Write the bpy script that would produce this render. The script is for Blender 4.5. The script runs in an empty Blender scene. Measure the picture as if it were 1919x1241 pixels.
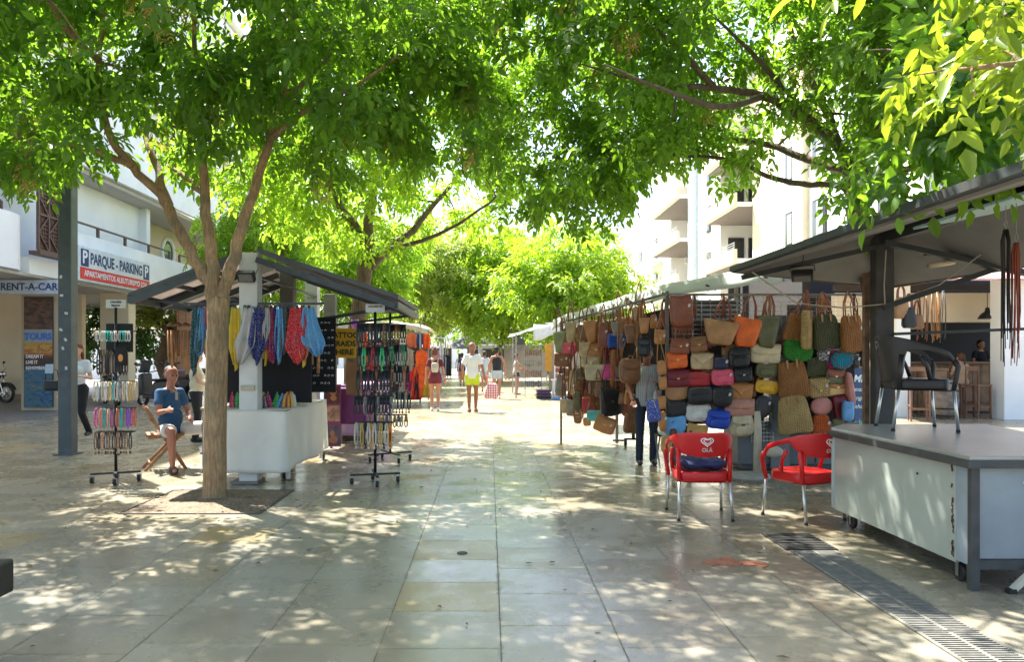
import bpy, bmesh, math, random
import numpy as np
from mathutils import Vector, Matrix, Euler
R = math.radians
PI = math.pi
rnd = random.Random(7)
SC = bpy.context.scene
COL = SC.collection
# ---------------------------------------------------------------- camera
cam = bpy.data.cameras.new('camera')
cam.sensor_width = 36; cam.lens = 26.26
cam.shift_x = 0.0221; cam.shift_y = 0.0247
cam.clip_start = 0.05; cam.clip_end = 900
camo = bpy.data.objects.new('camera', cam); COL.objects.link(camo)
camo.location = (0, 0, 1.5); camo.rotation_euler = (R(90), 0, 0)
SC.camera = camo
# ---------------------------------------------------------------- sky, sun, exposure
SUN = Vector((-0.365, 0.408, 0.8387)).normalized()
w = bpy.data.worlds.new("World"); SC.world = w; w.use_nodes = True
nt = w.node_tree; bg = nt.nodes['Background']
sky = nt.nodes.new('ShaderNodeTexSky'); sky.sky_type = 'NISHITA'; sky.sun_disc = False
sky.sun_elevation = math.asin(SUN.z); sky.sun_rotation = math.atan2(SUN.x, SUN.y) % (2*PI)
sky.air_density = 1.0; sky.dust_density = 3.0; sky.ozone_density = 0.6
nt.links.new(sky.outputs[0], bg.inputs[0]); bg.inputs[1].default_value = 0.12
sl = bpy.data.lights.new('sun', 'SUN'); sl.energy = 5.0; sl.angle = R(0.53); sl.color = (1.0, 0.965, 0.91)
so = bpy.data.objects.new('sun', sl); COL.objects.link(so); so.location = SUN*60
so.rotation_euler = (-SUN).to_track_quat('-Z', 'Y').to_euler()
SC.view_settings.view_transform = 'Standard'; SC.view_settings.look = 'None'
SC.view_settings.exposure = 2.05; SC.view_settings.gamma = 1
SC.render.engine = 'CYCLES'
SC.cycles.max_bounces = 8; SC.cycles.diffuse_bounces = 4; SC.cycles.glossy_bounces = 3
SC.cycles.transmission_bounces = 6; SC.cycles.transparent_max_bounces = 6
SC.cycles.use_denoising = True
SC.cycles.sample_clamp_indirect = 8
# ---------------------------------------------------------------- picture helpers: level camera at 1.5 m, vanishing point at (917, 668)
S = 1400.0
def P(px, py, Y): return Vector(((px-917)/S*Y, Y, 1.5-(py-668)/S*Y))
def G(px, py):
    Y = 2100.0/(py-668); return Vector(((px-917)/S*Y, Y, 0))
# ---------------------------------------------------------------- materials
MATS = {}
def mat(name, col, rough=0.6, metal=0.0, var=0.12, scale=8.0, bump=0.0, bscale=60.0, spec=0.5, trans=0.0, dirt=0.0, dcol=(0.12,0.09,0.06), emit=0.0, coat=0.0, extra=None, coord='Object'):
    if name in MATS: return MATS[name]
    m = bpy.data.materials.new(name); m.use_nodes = True
    N = m.node_tree.nodes; L = m.node_tree.links
    b = N['Principled BSDF']
    tc = N.new('ShaderNodeTexCoord')
    no = N.new('ShaderNodeTexNoise'); no.inputs['Scale'].default_value = scale; no.inputs['Detail'].default_value = 5
    L.new(tc.outputs[coord], no.inputs['Vector'])
    mp = N.new('ShaderNodeMapRange'); mp.inputs[1].default_value = 0.3; mp.inputs[2].default_value = 0.7
    mp.inputs[3].default_value = 1-var; mp.inputs[4].default_value = 1+var
    L.new(no.outputs['Fac'], mp.inputs[0])
    sc = N.new('ShaderNodeVectorMath'); sc.operation = 'SCALE'
    sc.inputs[0].default_value = col[:3]; L.new(mp.outputs[0], sc.inputs['Scale'])
    out = sc.outputs[0]
    if dirt > 0:
        n2 = N.new('ShaderNodeTexNoise'); n2.inputs['Scale'].default_value = scale*0.35; n2.inputs['Detail'].default_value = 8
        n2.inputs['Roughness'].default_value = 0.7
        L.new(tc.outputs[coord], n2.inputs['Vector'])
        r2 = N.new('ShaderNodeMapRange'); r2.inputs[1].default_value = 0.52; r2.inputs[2].default_value = 0.72
        r2.inputs[3].default_value = 0; r2.inputs[4].default_value = dirt; L.new(n2.outputs['Fac'], r2.inputs[0])
        mx = N.new('ShaderNodeMix'); mx.data_type = 'RGBA'; L.new(r2.outputs[0], mx.inputs[0])
        L.new(out, mx.inputs[6]); mx.inputs[7].default_value = (*dcol, 1); out = mx.outputs[2]
    L.new(out, b.inputs['Base Color'])
    b.inputs['Roughness'].default_value = rough; b.inputs['Metallic'].default_value = metal
    b.inputs['Specular IOR Level'].default_value = spec
    b.inputs['Coat Weight'].default_value = coat
    if bump > 0:
        n3 = N.new('ShaderNodeTexNoise'); n3.inputs['Scale'].default_value = bscale; n3.inputs['Detail'].default_value = 3
        L.new(tc.outputs[coord], n3.inputs['Vector'])
        bp = N.new('ShaderNodeBump'); bp.inputs['Strength'].default_value = bump; bp.inputs['Distance'].default_value = 0.01
        L.new(n3.outputs['Fac'], bp.inputs['Height']); L.new(bp.outputs[0], b.inputs['Normal'])
    if emit > 0:
        b.inputs['Emission Color'].default_value = (*col[:3], 1); b.inputs['Emission Strength'].default_value = emit
    if trans > 0:   # thin cloth or canvas: light passes through
        o = N['Material Output']; t = N.new('ShaderNodeBsdfTranslucent'); L.new(out, t.inputs[0])
        ms = N.new('ShaderNodeMixShader'); ms.inputs[0].default_value = trans
        L.new(b.outputs[0], ms.inputs[1]); L.new(t.outputs[0], ms.inputs[2]); L.new(ms.outputs[0], o.inputs[0])
    if extra: extra(m, N, L, b, tc, out)
    MATS[name] = m
    return m
def weave(scale=55.0, depth=0.6, dist=0.01):
    def f(m, N, L, b, tc, out):
        wv = N.new('ShaderNodeTexWave'); wv.inputs['Scale'].default_value = scale; wv.inputs['Distortion'].default_value = 2.5
        wv.bands_direction = 'Z'; wv.inputs['Detail Scale'].default_value = 3
        L.new(tc.outputs['Object'], wv.inputs['Vector'])
        w2 = N.new('ShaderNodeTexWave'); w2.inputs['Scale'].default_value = scale*0.7; w2.bands_direction = 'X'
        w2.inputs['Distortion'].default_value = 3
        L.new(tc.outputs['Object'], w2.inputs['Vector'])
        ad = N.new('ShaderNodeMath'); ad.operation = 'MULTIPLY'; L.new(wv.outputs['Fac'], ad.inputs[0]); L.new(w2.outputs['Fac'], ad.inputs[1])
        bp = N.new('ShaderNodeBump'); bp.inputs['Strength'].default_value = depth; bp.inputs['Distance'].default_value = dist
        L.new(ad.outputs[0], bp.inputs['Height']); L.new(bp.outputs[0], b.inputs['Normal'])
        mp = N.new('ShaderNodeMapRange'); mp.inputs[3].default_value = 0.65; mp.inputs[4].default_value = 1.15; L.new(ad.outputs[0], mp.inputs[0])
        sc = N.new('ShaderNodeVectorMath'); sc.operation = 'SCALE'; L.new(out, sc.inputs[0]); L.new(mp.outputs[0], sc.inputs['Scale'])
        L.new(sc.outputs[0], b.inputs['Base Color'])
    return f
def spots(col2=(0.85,0.85,0.85), scale=38.0, thr=0.2):
    """small printed motifs of a second colour (bandana prints)"""
    def f(m, N, L, b, tc, out):
        v = N.new('ShaderNodeTexVoronoi'); v.inputs['Scale'].default_value = scale
        L.new(tc.outputs['Object'], v.inputs['Vector'])
        c = N.new('ShaderNodeMath'); c.operation = 'LESS_THAN'; c.inputs[1].default_value = thr
        L.new(v.outputs['Distance'], c.inputs[0])
        v2 = N.new('ShaderNodeTexVoronoi'); v2.feature = 'DISTANCE_TO_EDGE'; v2.inputs['Scale'].default_value = scale*0.8
        L.new(tc.outputs['Object'], v2.inputs['Vector'])
        c2 = N.new('ShaderNodeMath'); c2.operation = 'LESS_THAN'; c2.inputs[1].default_value = 0.03
        L.new(v2.outputs['Distance'], c2.inputs[0])
        a = N.new('ShaderNodeMath'); a.operation = 'MAXIMUM'; L.new(c.outputs[0], a.inputs[0]); L.new(c2.outputs[0], a.inputs[1])
        k = N.new('ShaderNodeMath'); k.operation = 'MULTIPLY'; k.inputs[1].default_value = 0.42; L.new(a.outputs[0], k.inputs[0])
        mx = N.new('ShaderNodeMix'); mx.data_type = 'RGBA'; L.new(k.outputs[0], mx.inputs[0]); L.new(out, mx.inputs[6]); mx.inputs[7].default_value = (*col2, 1)
        L.new(mx.outputs[2], b.inputs['Base Color'])
        for n in N:
            if n.bl_idname == 'ShaderNodeBsdfTranslucent': L.new(mx.outputs[2], n.inputs[0])
    return f
# ---------------------------------------------------------------- mesh builder
class MB:
    def __init__(s): s.v = []; s.f = []
    def add(s, vs, fs, M=None):
        o = len(s.v)
        if M is not None: vs = [M @ Vector(v) for v in vs]
        s.v.extend([tuple(v) for v in vs]); s.f.extend([tuple(i+o for i in f) for f in fs]); return s
    def box(s, c, d, rz=0, rx=0, ry=0, M=None):
        x, y, z = [k/2 for k in d]
        T = Matrix.Translation(c) @ Euler((rx, ry, rz)).to_matrix().to_4x4()
        if M is not None: T = M @ T
        vs = [(-x,-y,-z),(x,-y,-z),(x,y,-z),(-x,y,-z),(-x,-y,z),(x,-y,z),(x,y,z),(-x,y,z)]
        return s.add(vs, [(0,3,2,1),(4,5,6,7),(0,1,5,4),(1,2,6,5),(2,3,7,6),(3,0,4,7)], T)
    def bar(s, a, b, w, d=None, roll=0):
        """square bar from a to b"""
        a = Vector(a); b = Vector(b); d = d or w; L = (b-a).length
        q = (b-a).to_track_quat('Z', 'Y')
        T = Matrix.Translation((a+b)/2) @ q.to_matrix().to_4x4() @ Matrix.Rotation(roll, 4, 'Z')
        return s.box((0,0,0), (w, d, L), M=T)
    def tube(s, pts, r, n=8, cap=True, closed=False):
        pts = [Vector(p) for p in pts]; k = len(pts)
        rs = r if isinstance(r, (list, tuple)) else [r]*k
        up = Vector((0.13, 0.21, 1)).normalized(); vs = []; prev = None
        for i, p in enumerate(pts):
            if closed: t = pts[(i+1) % k]-pts[i-1]
            else: t = pts[min(i+1, k-1)]-pts[max(i-1, 0)]
            if t.length < 1e-9: t = Vector((0,0,1))
            t.normalize()
            if prev is None:
                u = t.cross(up)
                if u.length < 0.1: u = t.cross(Vector((1,0,0)))
            else:
                u = prev - t*prev.dot(t)
                if u.length < 1e-4: u = t.cross(up)
            u.normalize(); prev = u; vv = t.cross(u)
            for j in range(n):
                a = 2*PI*j/n; vs.append(p + (u*math.cos(a)+vv*math.sin(a))*rs[i])
        fs = []
        for i in range(k if closed else k-1):
            for j in range(n):
                a = i*n+j; b = i*n+(j+1) % n; c = ((i+1) % k)*n+(j+1) % n; d = ((i+1) % k)*n+j
                fs.append((a, b, c, d))
        if cap and not closed:
            fs.append(tuple(range(n))[::-1]); fs.append(tuple((k-1)*n+j for j in range(n)))
        return s.add(vs, fs)
    def lathe(s, prof, n=20, c=(0,0,0), M=None, cap=True):
        vs = []; k = len(prof)
        for r, z in prof:
            for j in range(n):
                a = 2*PI*j/n; vs.append((c[0]+r*math.cos(a), c[1]+r*math.sin(a), c[2]+z))
        fs = [(i*n+j, i*n+(j+1) % n, (i+1)*n+(j+1) % n, (i+1)*n+j) for i in range(k-1) for j in range(n)]
        if cap: fs.append(tuple(range(n))[::-1]); fs.append(tuple((k-1)*n+j for j in range(n)))
        return s.add(vs, fs, M)
    def ell(s, c, r, n=12, m=8, M=None):
        T = Matrix.Translation(c) if M is None else M @ Matrix.Translation(c)
        vs = []; fs = []
        for i in range(1, m):
            a = PI*i/m
            for j in range(n):
                b = 2*PI*j/n; vs.append((r[0]*math.sin(a)*math.cos(b), r[1]*math.sin(a)*math.sin(b), r[2]*math.cos(a)))
        vs += [(0,0,r[2]), (0,0,-r[2])]; t = len(vs)-2
        for i in range(m-2):
            for j in range(n): fs.append((i*n+j, (i+1)*n+j, (i+1)*n+(j+1) % n, i*n+(j+1) % n))
        for j in range(n):
            fs.append((t, j, (j+1) % n)); fs.append((t+1, (m-2)*n+(j+1) % n, (m-2)*n+j))
        return s.add(vs, fs, T)
    def prism(s, poly, y0, y1, M=None):
        """outline given in (x, z), extruded along y"""
        n = len(poly)
        vs = [(x, y0, z) for x, z in poly]+[(x, y1, z) for x, z in poly]
        fs = [tuple(range(n)), tuple(range(2*n-1, n-1, -1))]+[(i, i+n, (i+1) % n+n, (i+1) % n) for i in range(n)]
        return s.add(vs, fs, M)
    def slab(s, poly, z0, z1, M=None):
        """outline in (x, y), extruded along z"""
        n = len(poly)
        vs = [(x, y, z0) for x, y in poly]+[(x, y, z1) for x, y in poly]
        fs = [tuple(range(n-1, -1, -1)), tuple(range(n, 2*n))]+[(i, (i+1) % n, (i+1) % n+n, i+n) for i in range(n)]
        return s.add(vs, fs, M)
    def plate(s, pts, t):
        """flat polygon in space given a thickness t along its normal"""
        pts = [Vector(p) for p in pts]; n = len(pts)
        nn = (pts[1]-pts[0]).cross(pts[2]-pts[0]).normalized()*t
        vs = pts+[p-nn for p in pts]
        fs = [tuple(range(n)), tuple(range(2*n-1, n-1, -1))]+[(i, i+n, (i+1) % n+n, (i+1) % n) for i in range(n)]
        return s.add(vs, fs)
    def grid(s, fn, nu, nv):
        o = len(s.v)
        for i in range(nu+1):
            for j in range(nv+1): s.v.append(tuple(fn(i/nu, j/nv)))
        for i in range(nu):
            for j in range(nv):
                a = o+i*(nv+1)+j; s.f.append((a, a+nv+1, a+nv+2, a+1))
        return s
    def build(s, name, m, parent=None, smooth=False, bevel=0, solid=0, recalc=True, sub=0):
        me = bpy.data.meshes.new(name); me.from_pydata(s.v, [], s.f)
        if recalc:
            bm = bmesh.new(); bm.from_mesh(me); bmesh.ops.recalc_face_normals(bm, faces=bm.faces); bm.to_mesh(me); bm.free()
        me.materials.append(m)
        if smooth: me.polygons.foreach_set('use_smooth', [True]*len(me.polygons))
        o = bpy.data.objects.new(name, me); COL.objects.link(o)
        if parent: o.parent = parent
        if solid:
            d = o.modifiers.new('s', 'SOLIDIFY'); d.thickness = solid; d.offset = 0
        if bevel:
            d = o.modifiers.new('b', 'BEVEL'); d.width = bevel; d.segments = 2; d.limit_method = 'ANGLE'; d.angle_limit = R(40)
        if sub:
            d = o.modifiers.new('u', 'SUBSURF'); d.levels = sub; d.render_levels = sub
        return o
KIDS = {}
def tag(o, label=None, cat=None, group=None, kind=None):
    if label: o['label'] = label
    if cat: o['category'] = cat
    if group: o['group'] = group
    if kind: o['kind'] = kind
    return o
def empty(name, loc=(0,0,0), rz=0, label=None, cat=None, group=None):
    o = bpy.data.objects.new(name, None); COL.objects.link(o); o.empty_display_size = 0.1
    o.location = loc; o.rotation_euler = (0, 0, rz)
    return tag(o, label, cat, group)
def kids(o): return [c for c in COL.objects if c.parent == o]
def copy_tree(o, loc=None, rz=None, label=None, group=None, parent=None, ch=None):
    c = o.copy(); COL.objects.link(c)
    if parent: c.parent = parent
    for k in (ch if ch is not None else kids(o)): copy_tree(k, parent=c)
    if loc is not None: c.location = loc
    if rz is not None: c.rotation_euler = (0, 0, rz)
    if label: c['label'] = label
    if group: c['group'] = group
    return c
def text_mesh(body, size, m, parent, loc, rot=(R(90),0,0), depth=0.002, align='CENTER', bold=0.0, name='lettering', sx=1.0, shear=0):
    cu = bpy.data.curves.new('t', 'FONT'); cu.body = body; cu.size = size; cu.extrude = depth; cu.align_x = align; cu.align_y = 'CENTER'
    cu.offset = bold; cu.resolution_u = 3; cu.shear = shear
    to = bpy.data.objects.new('t', cu); COL.objects.link(to)
    bpy.context.view_layer.update()
    me = bpy.data.meshes.new_from_object(to.evaluated_get(bpy.context.evaluated_depsgraph_get()))
    bpy.data.objects.remove(to); bpy.data.curves.remove(cu)
    me.materials.clear(); me.materials.append(m); me.name = name
    o = bpy.data.objects.new(name, me); COL.objects.link(o)
    if parent: o.parent = parent
    o.location = loc; o.rotation_euler = rot; o.scale = (sx, 1, 1)
    return o
# ================================================================ GROUND
def floor_extra(m, N, L, b, tc, out):
    sep = N.new('ShaderNodeSeparateXYZ'); L.new(tc.outputs['Object'], sep.inputs[0])
    def M(op, a, b_=None, c=None):
        n = N.new('ShaderNodeMath'); n.operation = op
        for i, x in enumerate((a, b_, c)):
            if x is None: continue
            if isinstance(x, (int, float)): n.inputs[i].default_value = x
            else: L.new(x, n.inputs[i])
        return n.outputs[0]
    u = M('DIVIDE', M('SUBTRACT', sep.outputs[0], 0.06), 0.627)
    cu = M('FLOOR', u); fu = M('FRACT', u)
    wn0 = N.new('ShaderNodeTexWhiteNoise'); wn0.noise_dimensions = '1D'; L.new(cu, wn0.inputs['W'])
    v = M('ADD', M('DIVIDE', sep.outputs[1], 0.56), wn0.outputs['Value'])
    cv = M('FLOOR', v); fv = M('FRACT', v)
    cmb = N.new('ShaderNodeCombineXYZ'); L.new(cu, cmb.inputs[0]); L.new(cv, cmb.inputs[1])
    wn = N.new('ShaderNodeTexWhiteNoise'); wn.noise_dimensions = '2D'; L.new(cmb.outputs[0], wn.inputs['Vector'])
    cr = N.new('ShaderNodeValToRGB'); L.new(wn.outputs['Value'], cr.inputs[0]); e = cr.color_ramp; e.interpolation = 'LINEAR'
    cols = [(0.0,(0.25,0.217,0.152)),(0.3,(0.28,0.25,0.182)),(0.6,(0.295,0.272,0.205)),(0.9,(0.272,0.24,0.17)),(0.965,(0.32,0.235,0.095)),(1.0,(0.30,0.275,0.20))]
    e.elements[0].position = 0; e.elements[0].color = (*cols[0][1],1); e.elements[1].position = 1; e.elements[1].color = (*cols[-1][1],1)
    for p_, c_ in cols[1:-1]:
        q = e.elements.new(p_); q.color = (*c_, 1)
    n1 = N.new('ShaderNodeTexNoise'); n1.inputs['Scale'].default_value = 2.2; n1.inputs['Detail'].default_value = 8; n1.inputs['Roughness'].default_value = 0.65
    L.new(tc.outputs['Object'], n1.inputs['Vector'])
    r1 = N.new('ShaderNodeMapRange'); r1.inputs[1].default_value=0.3; r1.inputs[2].default_value=0.7; r1.inputs[3].default_value=0.90; r1.inputs[4].default_value=1.09; L.new(n1.outputs['Fac'], r1.inputs[0])
    # large worn lanes, tinted warmer
    n2 = N.new('ShaderNodeTexNoise'); n2.inputs['Scale'].default_value = 0.35; n2.inputs['Detail'].default_value = 3
    L.new(tc.outputs['Object'], n2.inputs['Vector'])
    r2 = N.new('ShaderNodeMapRange'); r2.inputs[1].default_value=0.42; r2.inputs[2].default_value=0.62; L.new(n2.outputs['Fac'], r2.inputs[0])
    warm = N.new('ShaderNodeMix'); warm.data_type='RGBA'; warm.blend_type='MULTIPLY'; L.new(r2.outputs[0], warm.inputs[0]); L.new(cr.outputs[0], warm.inputs[6]); warm.inputs[7].default_value=(0.95,0.88,0.75,1)
    sc = N.new('ShaderNodeVectorMath'); sc.operation='SCALE'; L.new(warm.outputs[2], sc.inputs[0]); L.new(r1.outputs[0], sc.inputs['Scale'])
    # joints
    n4j = N.new('ShaderNodeTexNoise'); n4j.inputs['Scale'].default_value = 14; n4j.inputs['Detail'].default_value = 4; L.new(tc.outputs['Object'], n4j.inputs['Vector'])
    ju = M('MINIMUM', fu, M('SUBTRACT', 1.0, fu)); jv = M('MINIMUM', fv, M('SUBTRACT', 1.0, fv))
    j = M('MAXIMUM', M('LESS_THAN', ju, M('ADD', 0.003, M('MULTIPLY', n4j.outputs['Fac'], 0.006))), M('MULTIPLY', M('LESS_THAN', jv, 0.0045), 0.6))
    # small dark specks: gum and chips
    vo = N.new('ShaderNodeTexVoronoi'); vo.inputs['Scale'].default_value = 2.3; L.new(tc.outputs['Object'], vo.inputs['Vector'])
    n4 = N.new('ShaderNodeTexNoise'); n4.inputs['Scale'].default_value = 30; L.new(tc.outputs['Object'], n4.inputs['Vector'])
    sp = M('LESS_THAN', M('ADD', vo.outputs['Distance'], M('MULTIPLY', n4.outputs['Fac'], 0.09)), 0.078)
    n5 = N.new('ShaderNodeTexNoise'); n5.inputs['Scale'].default_value = 9; n5.inputs['Detail'].default_value=10; n5.inputs['Roughness'].default_value=0.8; L.new(tc.outputs['Object'], n5.inputs['Vector'])
    scr = M('MULTIPLY', M('GREATER_THAN', n5.outputs['Fac'], 0.655), 0.35)
    grit = M('MULTIPLY', M('MULTIPLY', M('LESS_THAN', M('MINIMUM', ju, jv), M('MULTIPLY', n4j.outputs['Fac'], 0.05)), M('GREATER_THAN', n5.outputs['Fac'], 0.52)), 0.22)
    n6 = N.new('ShaderNodeTexNoise'); n6.inputs['Scale'].default_value = 95; n6.inputs['Detail'].default_value = 3; L.new(tc.outputs['Object'], n6.inputs['Vector'])
    scr = M('MAXIMUM', scr, M('MAXIMUM', grit, M('MULTIPLY', M('GREATER_THAN', n6.outputs['Fac'], 0.66), 0.4)))
    dk = M('MAXIMUM', M('MULTIPLY', j, 0.8), M('MAXIMUM', M('MULTIPLY', sp, 0.7), scr))
    fin = N.new('ShaderNodeMix'); fin.data_type='RGBA'; L.new(dk, fin.inputs[0]); L.new(sc.outputs[0], fin.inputs[6]); fin.inputs[7].default_value=(0.05,0.045,0.03,1)
    L.new(fin.outputs[2], b.inputs['Base Color'])
    rr = N.new('ShaderNodeMapRange'); rr.inputs[1].default_value=0.35; rr.inputs[2].default_value=0.7; rr.inputs[3].default_value=0.15; rr.inputs[4].default_value=0.34; L.new(n1.outputs['Fac'], rr.inputs[0])
    L.new(M('ADD', rr.outputs[0], M('ADD', M('MULTIPLY', wn.outputs['Value'], 0.07), M('MULTIPLY', dk, 0.5))), b.inputs['Roughness'])
    bp = N.new('ShaderNodeBump'); bp.inputs['Strength'].default_value=0.25; bp.inputs['Distance'].default_value=0.004
    L.new(M('SUBTRACT', M('MULTIPLY', n1.outputs['Fac'], 0.35), j), bp.inputs['Height']); L.new(bp.outputs[0], b.inputs['Normal'])
m_floor = mat('polished_limestone', (0.36,0.34,0.27), 0.25, spec=0.75, extra=floor_extra)
gm = MB().grid(lambda u, v: (-160+320*u, -12+400*v, 0), 8, 8)
tag(gm.build('ground', m_floor), kind='structure')
# darker paving of the arcade on the left, one kerb step up
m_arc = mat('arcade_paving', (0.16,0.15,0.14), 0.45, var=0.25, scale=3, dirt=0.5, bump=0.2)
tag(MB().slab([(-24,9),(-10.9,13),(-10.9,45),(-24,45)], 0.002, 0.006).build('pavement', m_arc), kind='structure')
m_asph = mat('parking_asphalt', (0.20,0.19,0.18), 0.8, var=0.3, scale=30, bump=0.4)
tag(MB().slab([(-60,45.2),(-10.9,45.2),(-10.9,90),(-60,90)], 0.002, 0.006).build('parking_ground', m_asph), kind='structure')
# soil square around the left tree
def soil_x(m, N, L, b, tc, out):
    v = N.new('ShaderNodeTexVoronoi'); v.inputs['Scale'].default_value = 60; L.new(tc.outputs['Object'], v.inputs['Vector'])
    r_ = N.new('ShaderNodeMapRange'); r_.inputs[3].default_value=0.45; r_.inputs[4].default_value=1.7; L.new(v.outputs['Color'], r_.inputs[0])
    s_ = N.new('ShaderNodeVectorMath'); s_.operation='SCALE'; L.new(out, s_.inputs[0]); L.new(r_.outputs[0], s_.inputs['Scale']); L.new(s_.outputs[0], b.inputs['Base Color'])
    bp = N.new('ShaderNodeBump'); bp.inputs['Strength'].default_value=1; bp.inputs['Distance'].default_value=0.015; L.new(v.outputs['Distance'], bp.inputs['Height']); L.new(bp.outputs[0], b.inputs['Normal'])
m_soil = mat('gravelly_soil', (0.19,0.14,0.09), 0.95, var=0.3, scale=5, extra=soil_x)
pit = MB().grid(lambda u, v: (-3.50+1.30*u, 7.10+1.2*v, 0.006+0.022*math.exp(-((u-0.47)**2+(v-0.62)**2)*12)+0.003*math.sin(u*40+v*13)*math.sin(v*37)), 30, 28)
tag(pit.build('soil_bed', m_soil, smooth=True), kind='structure')
m_edge = mat('bed_edging', (0.10,0.09,0.08), 0.8)
e = MB(); 
for a, b_ in (((-3.52,7.08),(-2.18,7.08)),((-2.18,7.08),(-2.18,8.32)),((-2.18,8.32),(-3.52,8.32)),((-3.52,8.32),(-3.52,7.08))):
    e.bar((*a,0.005),(*b_,0.005),0.012)
tag(e.build('bed_edging', m_edge), kind='structure')
# drain channel on the right: slotted grate sections
m_gr = mat('galvanised_grate', (0.19,0.185,0.16), 0.65, metal=0.2, var=0.25, scale=20, dirt=0.4)
m_void = mat('drain_void', (0.012,0.011,0.01), 0.95)
tag(MB().slab([(2.31,1.5),(2.66,1.5),(2.66,5.75),(2.31,5.75)], 0.001, 0.004).build('drain_channel', m_void), kind='structure')
gp = None
for i in range(5):
    y0 = 1.52+i*0.845
    if gp is None:
        q = MB()
        for x in (-0.165, 0.0, 0.165): q.box((x, 0.415, 0.007), (0.022, 0.83, 0.006))
        for k in range(31):
            q.box((-0.0825, 0.008+k*0.0272, 0.0065), (0.143, 0.013, 0.005)); q.box((0.0825, 0.008+k*0.0272, 0.0065), (0.143, 0.013, 0.005))
        gp = q.build('drain_grate', m_gr)
        gp.location = (2.485, y0, 0); g_ = gp
    else:
        g_ = gp.copy(); COL.objects.link(g_); g_.location = (2.485, y0, 0)
    tag(g_, ('slotted metal drain grate, ' + ['nearest one, outside the bottom edge','one cut by the bottom edge of the photo','middle one in front of the grey counter','one beside the counter corner','farthest one next to the dark drain cover'][i]), 'drain grate', 'slotted drain grates in a line')
q = MB().box((0,0,0.006),(0.40,0.52,0.008))
for k in range(9): q.box((0,-0.22+k*0.055,0.012),(0.36,0.02,0.005))
o = q.build('drain_cover', mat('cast_iron', (0.035,0.034,0.03), 0.75, metal=0.4, var=0.3, scale=30, bump=0.5)); o.location=(2.49,6.02,0)
tag(o, 'dark cast iron drain cover set in the paving by the counter wheel', 'drain cover')
o = MB().lathe([(0.04,0),(0.04,0.006),(0.034,0.008)], 16).build('floor_stud', m_edge); o.location=G(866,1038); o.location.z=0.0
tag(o, 'small round metal stud let into the pale floor tiles', 'floor stud')
m_lit = mat('dry_leaf', (0.13,0.085,0.03), 0.8, var=0.4, scale=3)
q = MB(); rl = random.Random(12)
for k in range(150):
    if k < 60: x, y = rl.gauss(-2.9,0.7), rl.gauss(7.4,0.6)
    else: x, y = rl.uniform(-4.5,3.0), rl.uniform(3.2,11)
    a = rl.uniform(0,6.28); l = rl.uniform(0.012,0.035); w_ = l*0.38; c_, s_ = math.cos(a), math.sin(a)
    pt = [(-l,0),(0,w_),(l,0),(0,-w_)]; z0 = 0.006 if k >= 60 else 0.03
    q.add([(x+c_*px-s_*py, y+s_*px+c_*py, z0+0.006*abs(py)/w_+rl.uniform(0,0.004)) for px, py in pt], [(0,1,2),(0,2,3)])
tag(q.build('leaf_litter', m_lit, solid=0.0015), 'small dry leaves scattered thinly over the paving and soil', 'leaf litter', kind='stuff')
# orange paint mark on the paving
m_op = mat('orange_paint', (0.36,0.12,0.06), 0.6, var=0.3, scale=12)
c0 = G(1378,1056); q = MB(); rr = random.Random(3)
for k in range(9):
    a = k*0.7; pts=[]
    cx = c0.x-0.16+0.04*k+rr.uniform(-.02,.02); cy = c0.y+rr.uniform(-.10,.10)
    for j in range(10):
        t = 2*PI*j/10; pts.append((cx+0.055*math.cos(t)*rr.uniform(.6,1.2), cy+0.075*math.sin(t)*rr.uniform(.5,1.2)))
    q.slab(pts, 0.001, 0.004+0.0003*k)
tag(q.build('paint_mark', m_op), 'splash of orange paint sprayed on the floor tiles', 'paint mark')
# ================================================================ TREES
def leaf_mat(name, hue_a, hue_b, tcol, tw=0.5, rough=0.42):
    m = bpy.data.materials.new(name); m.use_nodes = True; N = m.node_tree.nodes; L = m.node_tree.links
    b = N['Principled BSDF']; o = N['Material Output']
    g = N.new('ShaderNodeNewGeometry')
    cr = N.new('ShaderNodeValToRGB'); L.new(g.outputs['Random Per Island'], cr.inputs[0])
    cr.color_ramp.elements[0].color = (*hue_a, 1); cr.color_ramp.elements[1].color = (*hue_b, 1)
    L.new(cr.outputs[0], b.inputs['Base Color']); b.inputs['Roughness'].default_value = rough; b.inputs['Specular IOR Level'].default_value = 0.5
    t = N.new('ShaderNodeBsdfTranslucent')
    c2 = N.new('ShaderNodeValToRGB'); L.new(g.outputs['Random Per Island'], c2.inputs[0])
    c2.color_ramp.elements[0].color = (*[k*0.75 for k in tcol], 1); c2.color_ramp.elements[1].color = (*[min(1, k*1.2) for k in tcol], 1)
    L.new(c2.outputs[0], t.inputs[0])
    ms = N.new('ShaderNodeMixShader'); ms.inputs[0].default_value = tw
    L.new(b.outputs[0], ms.inputs[1]); L.new(t.outputs[0], ms.inputs[2]); L.new(ms.outputs[0], o.inputs[0])
    return m
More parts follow.
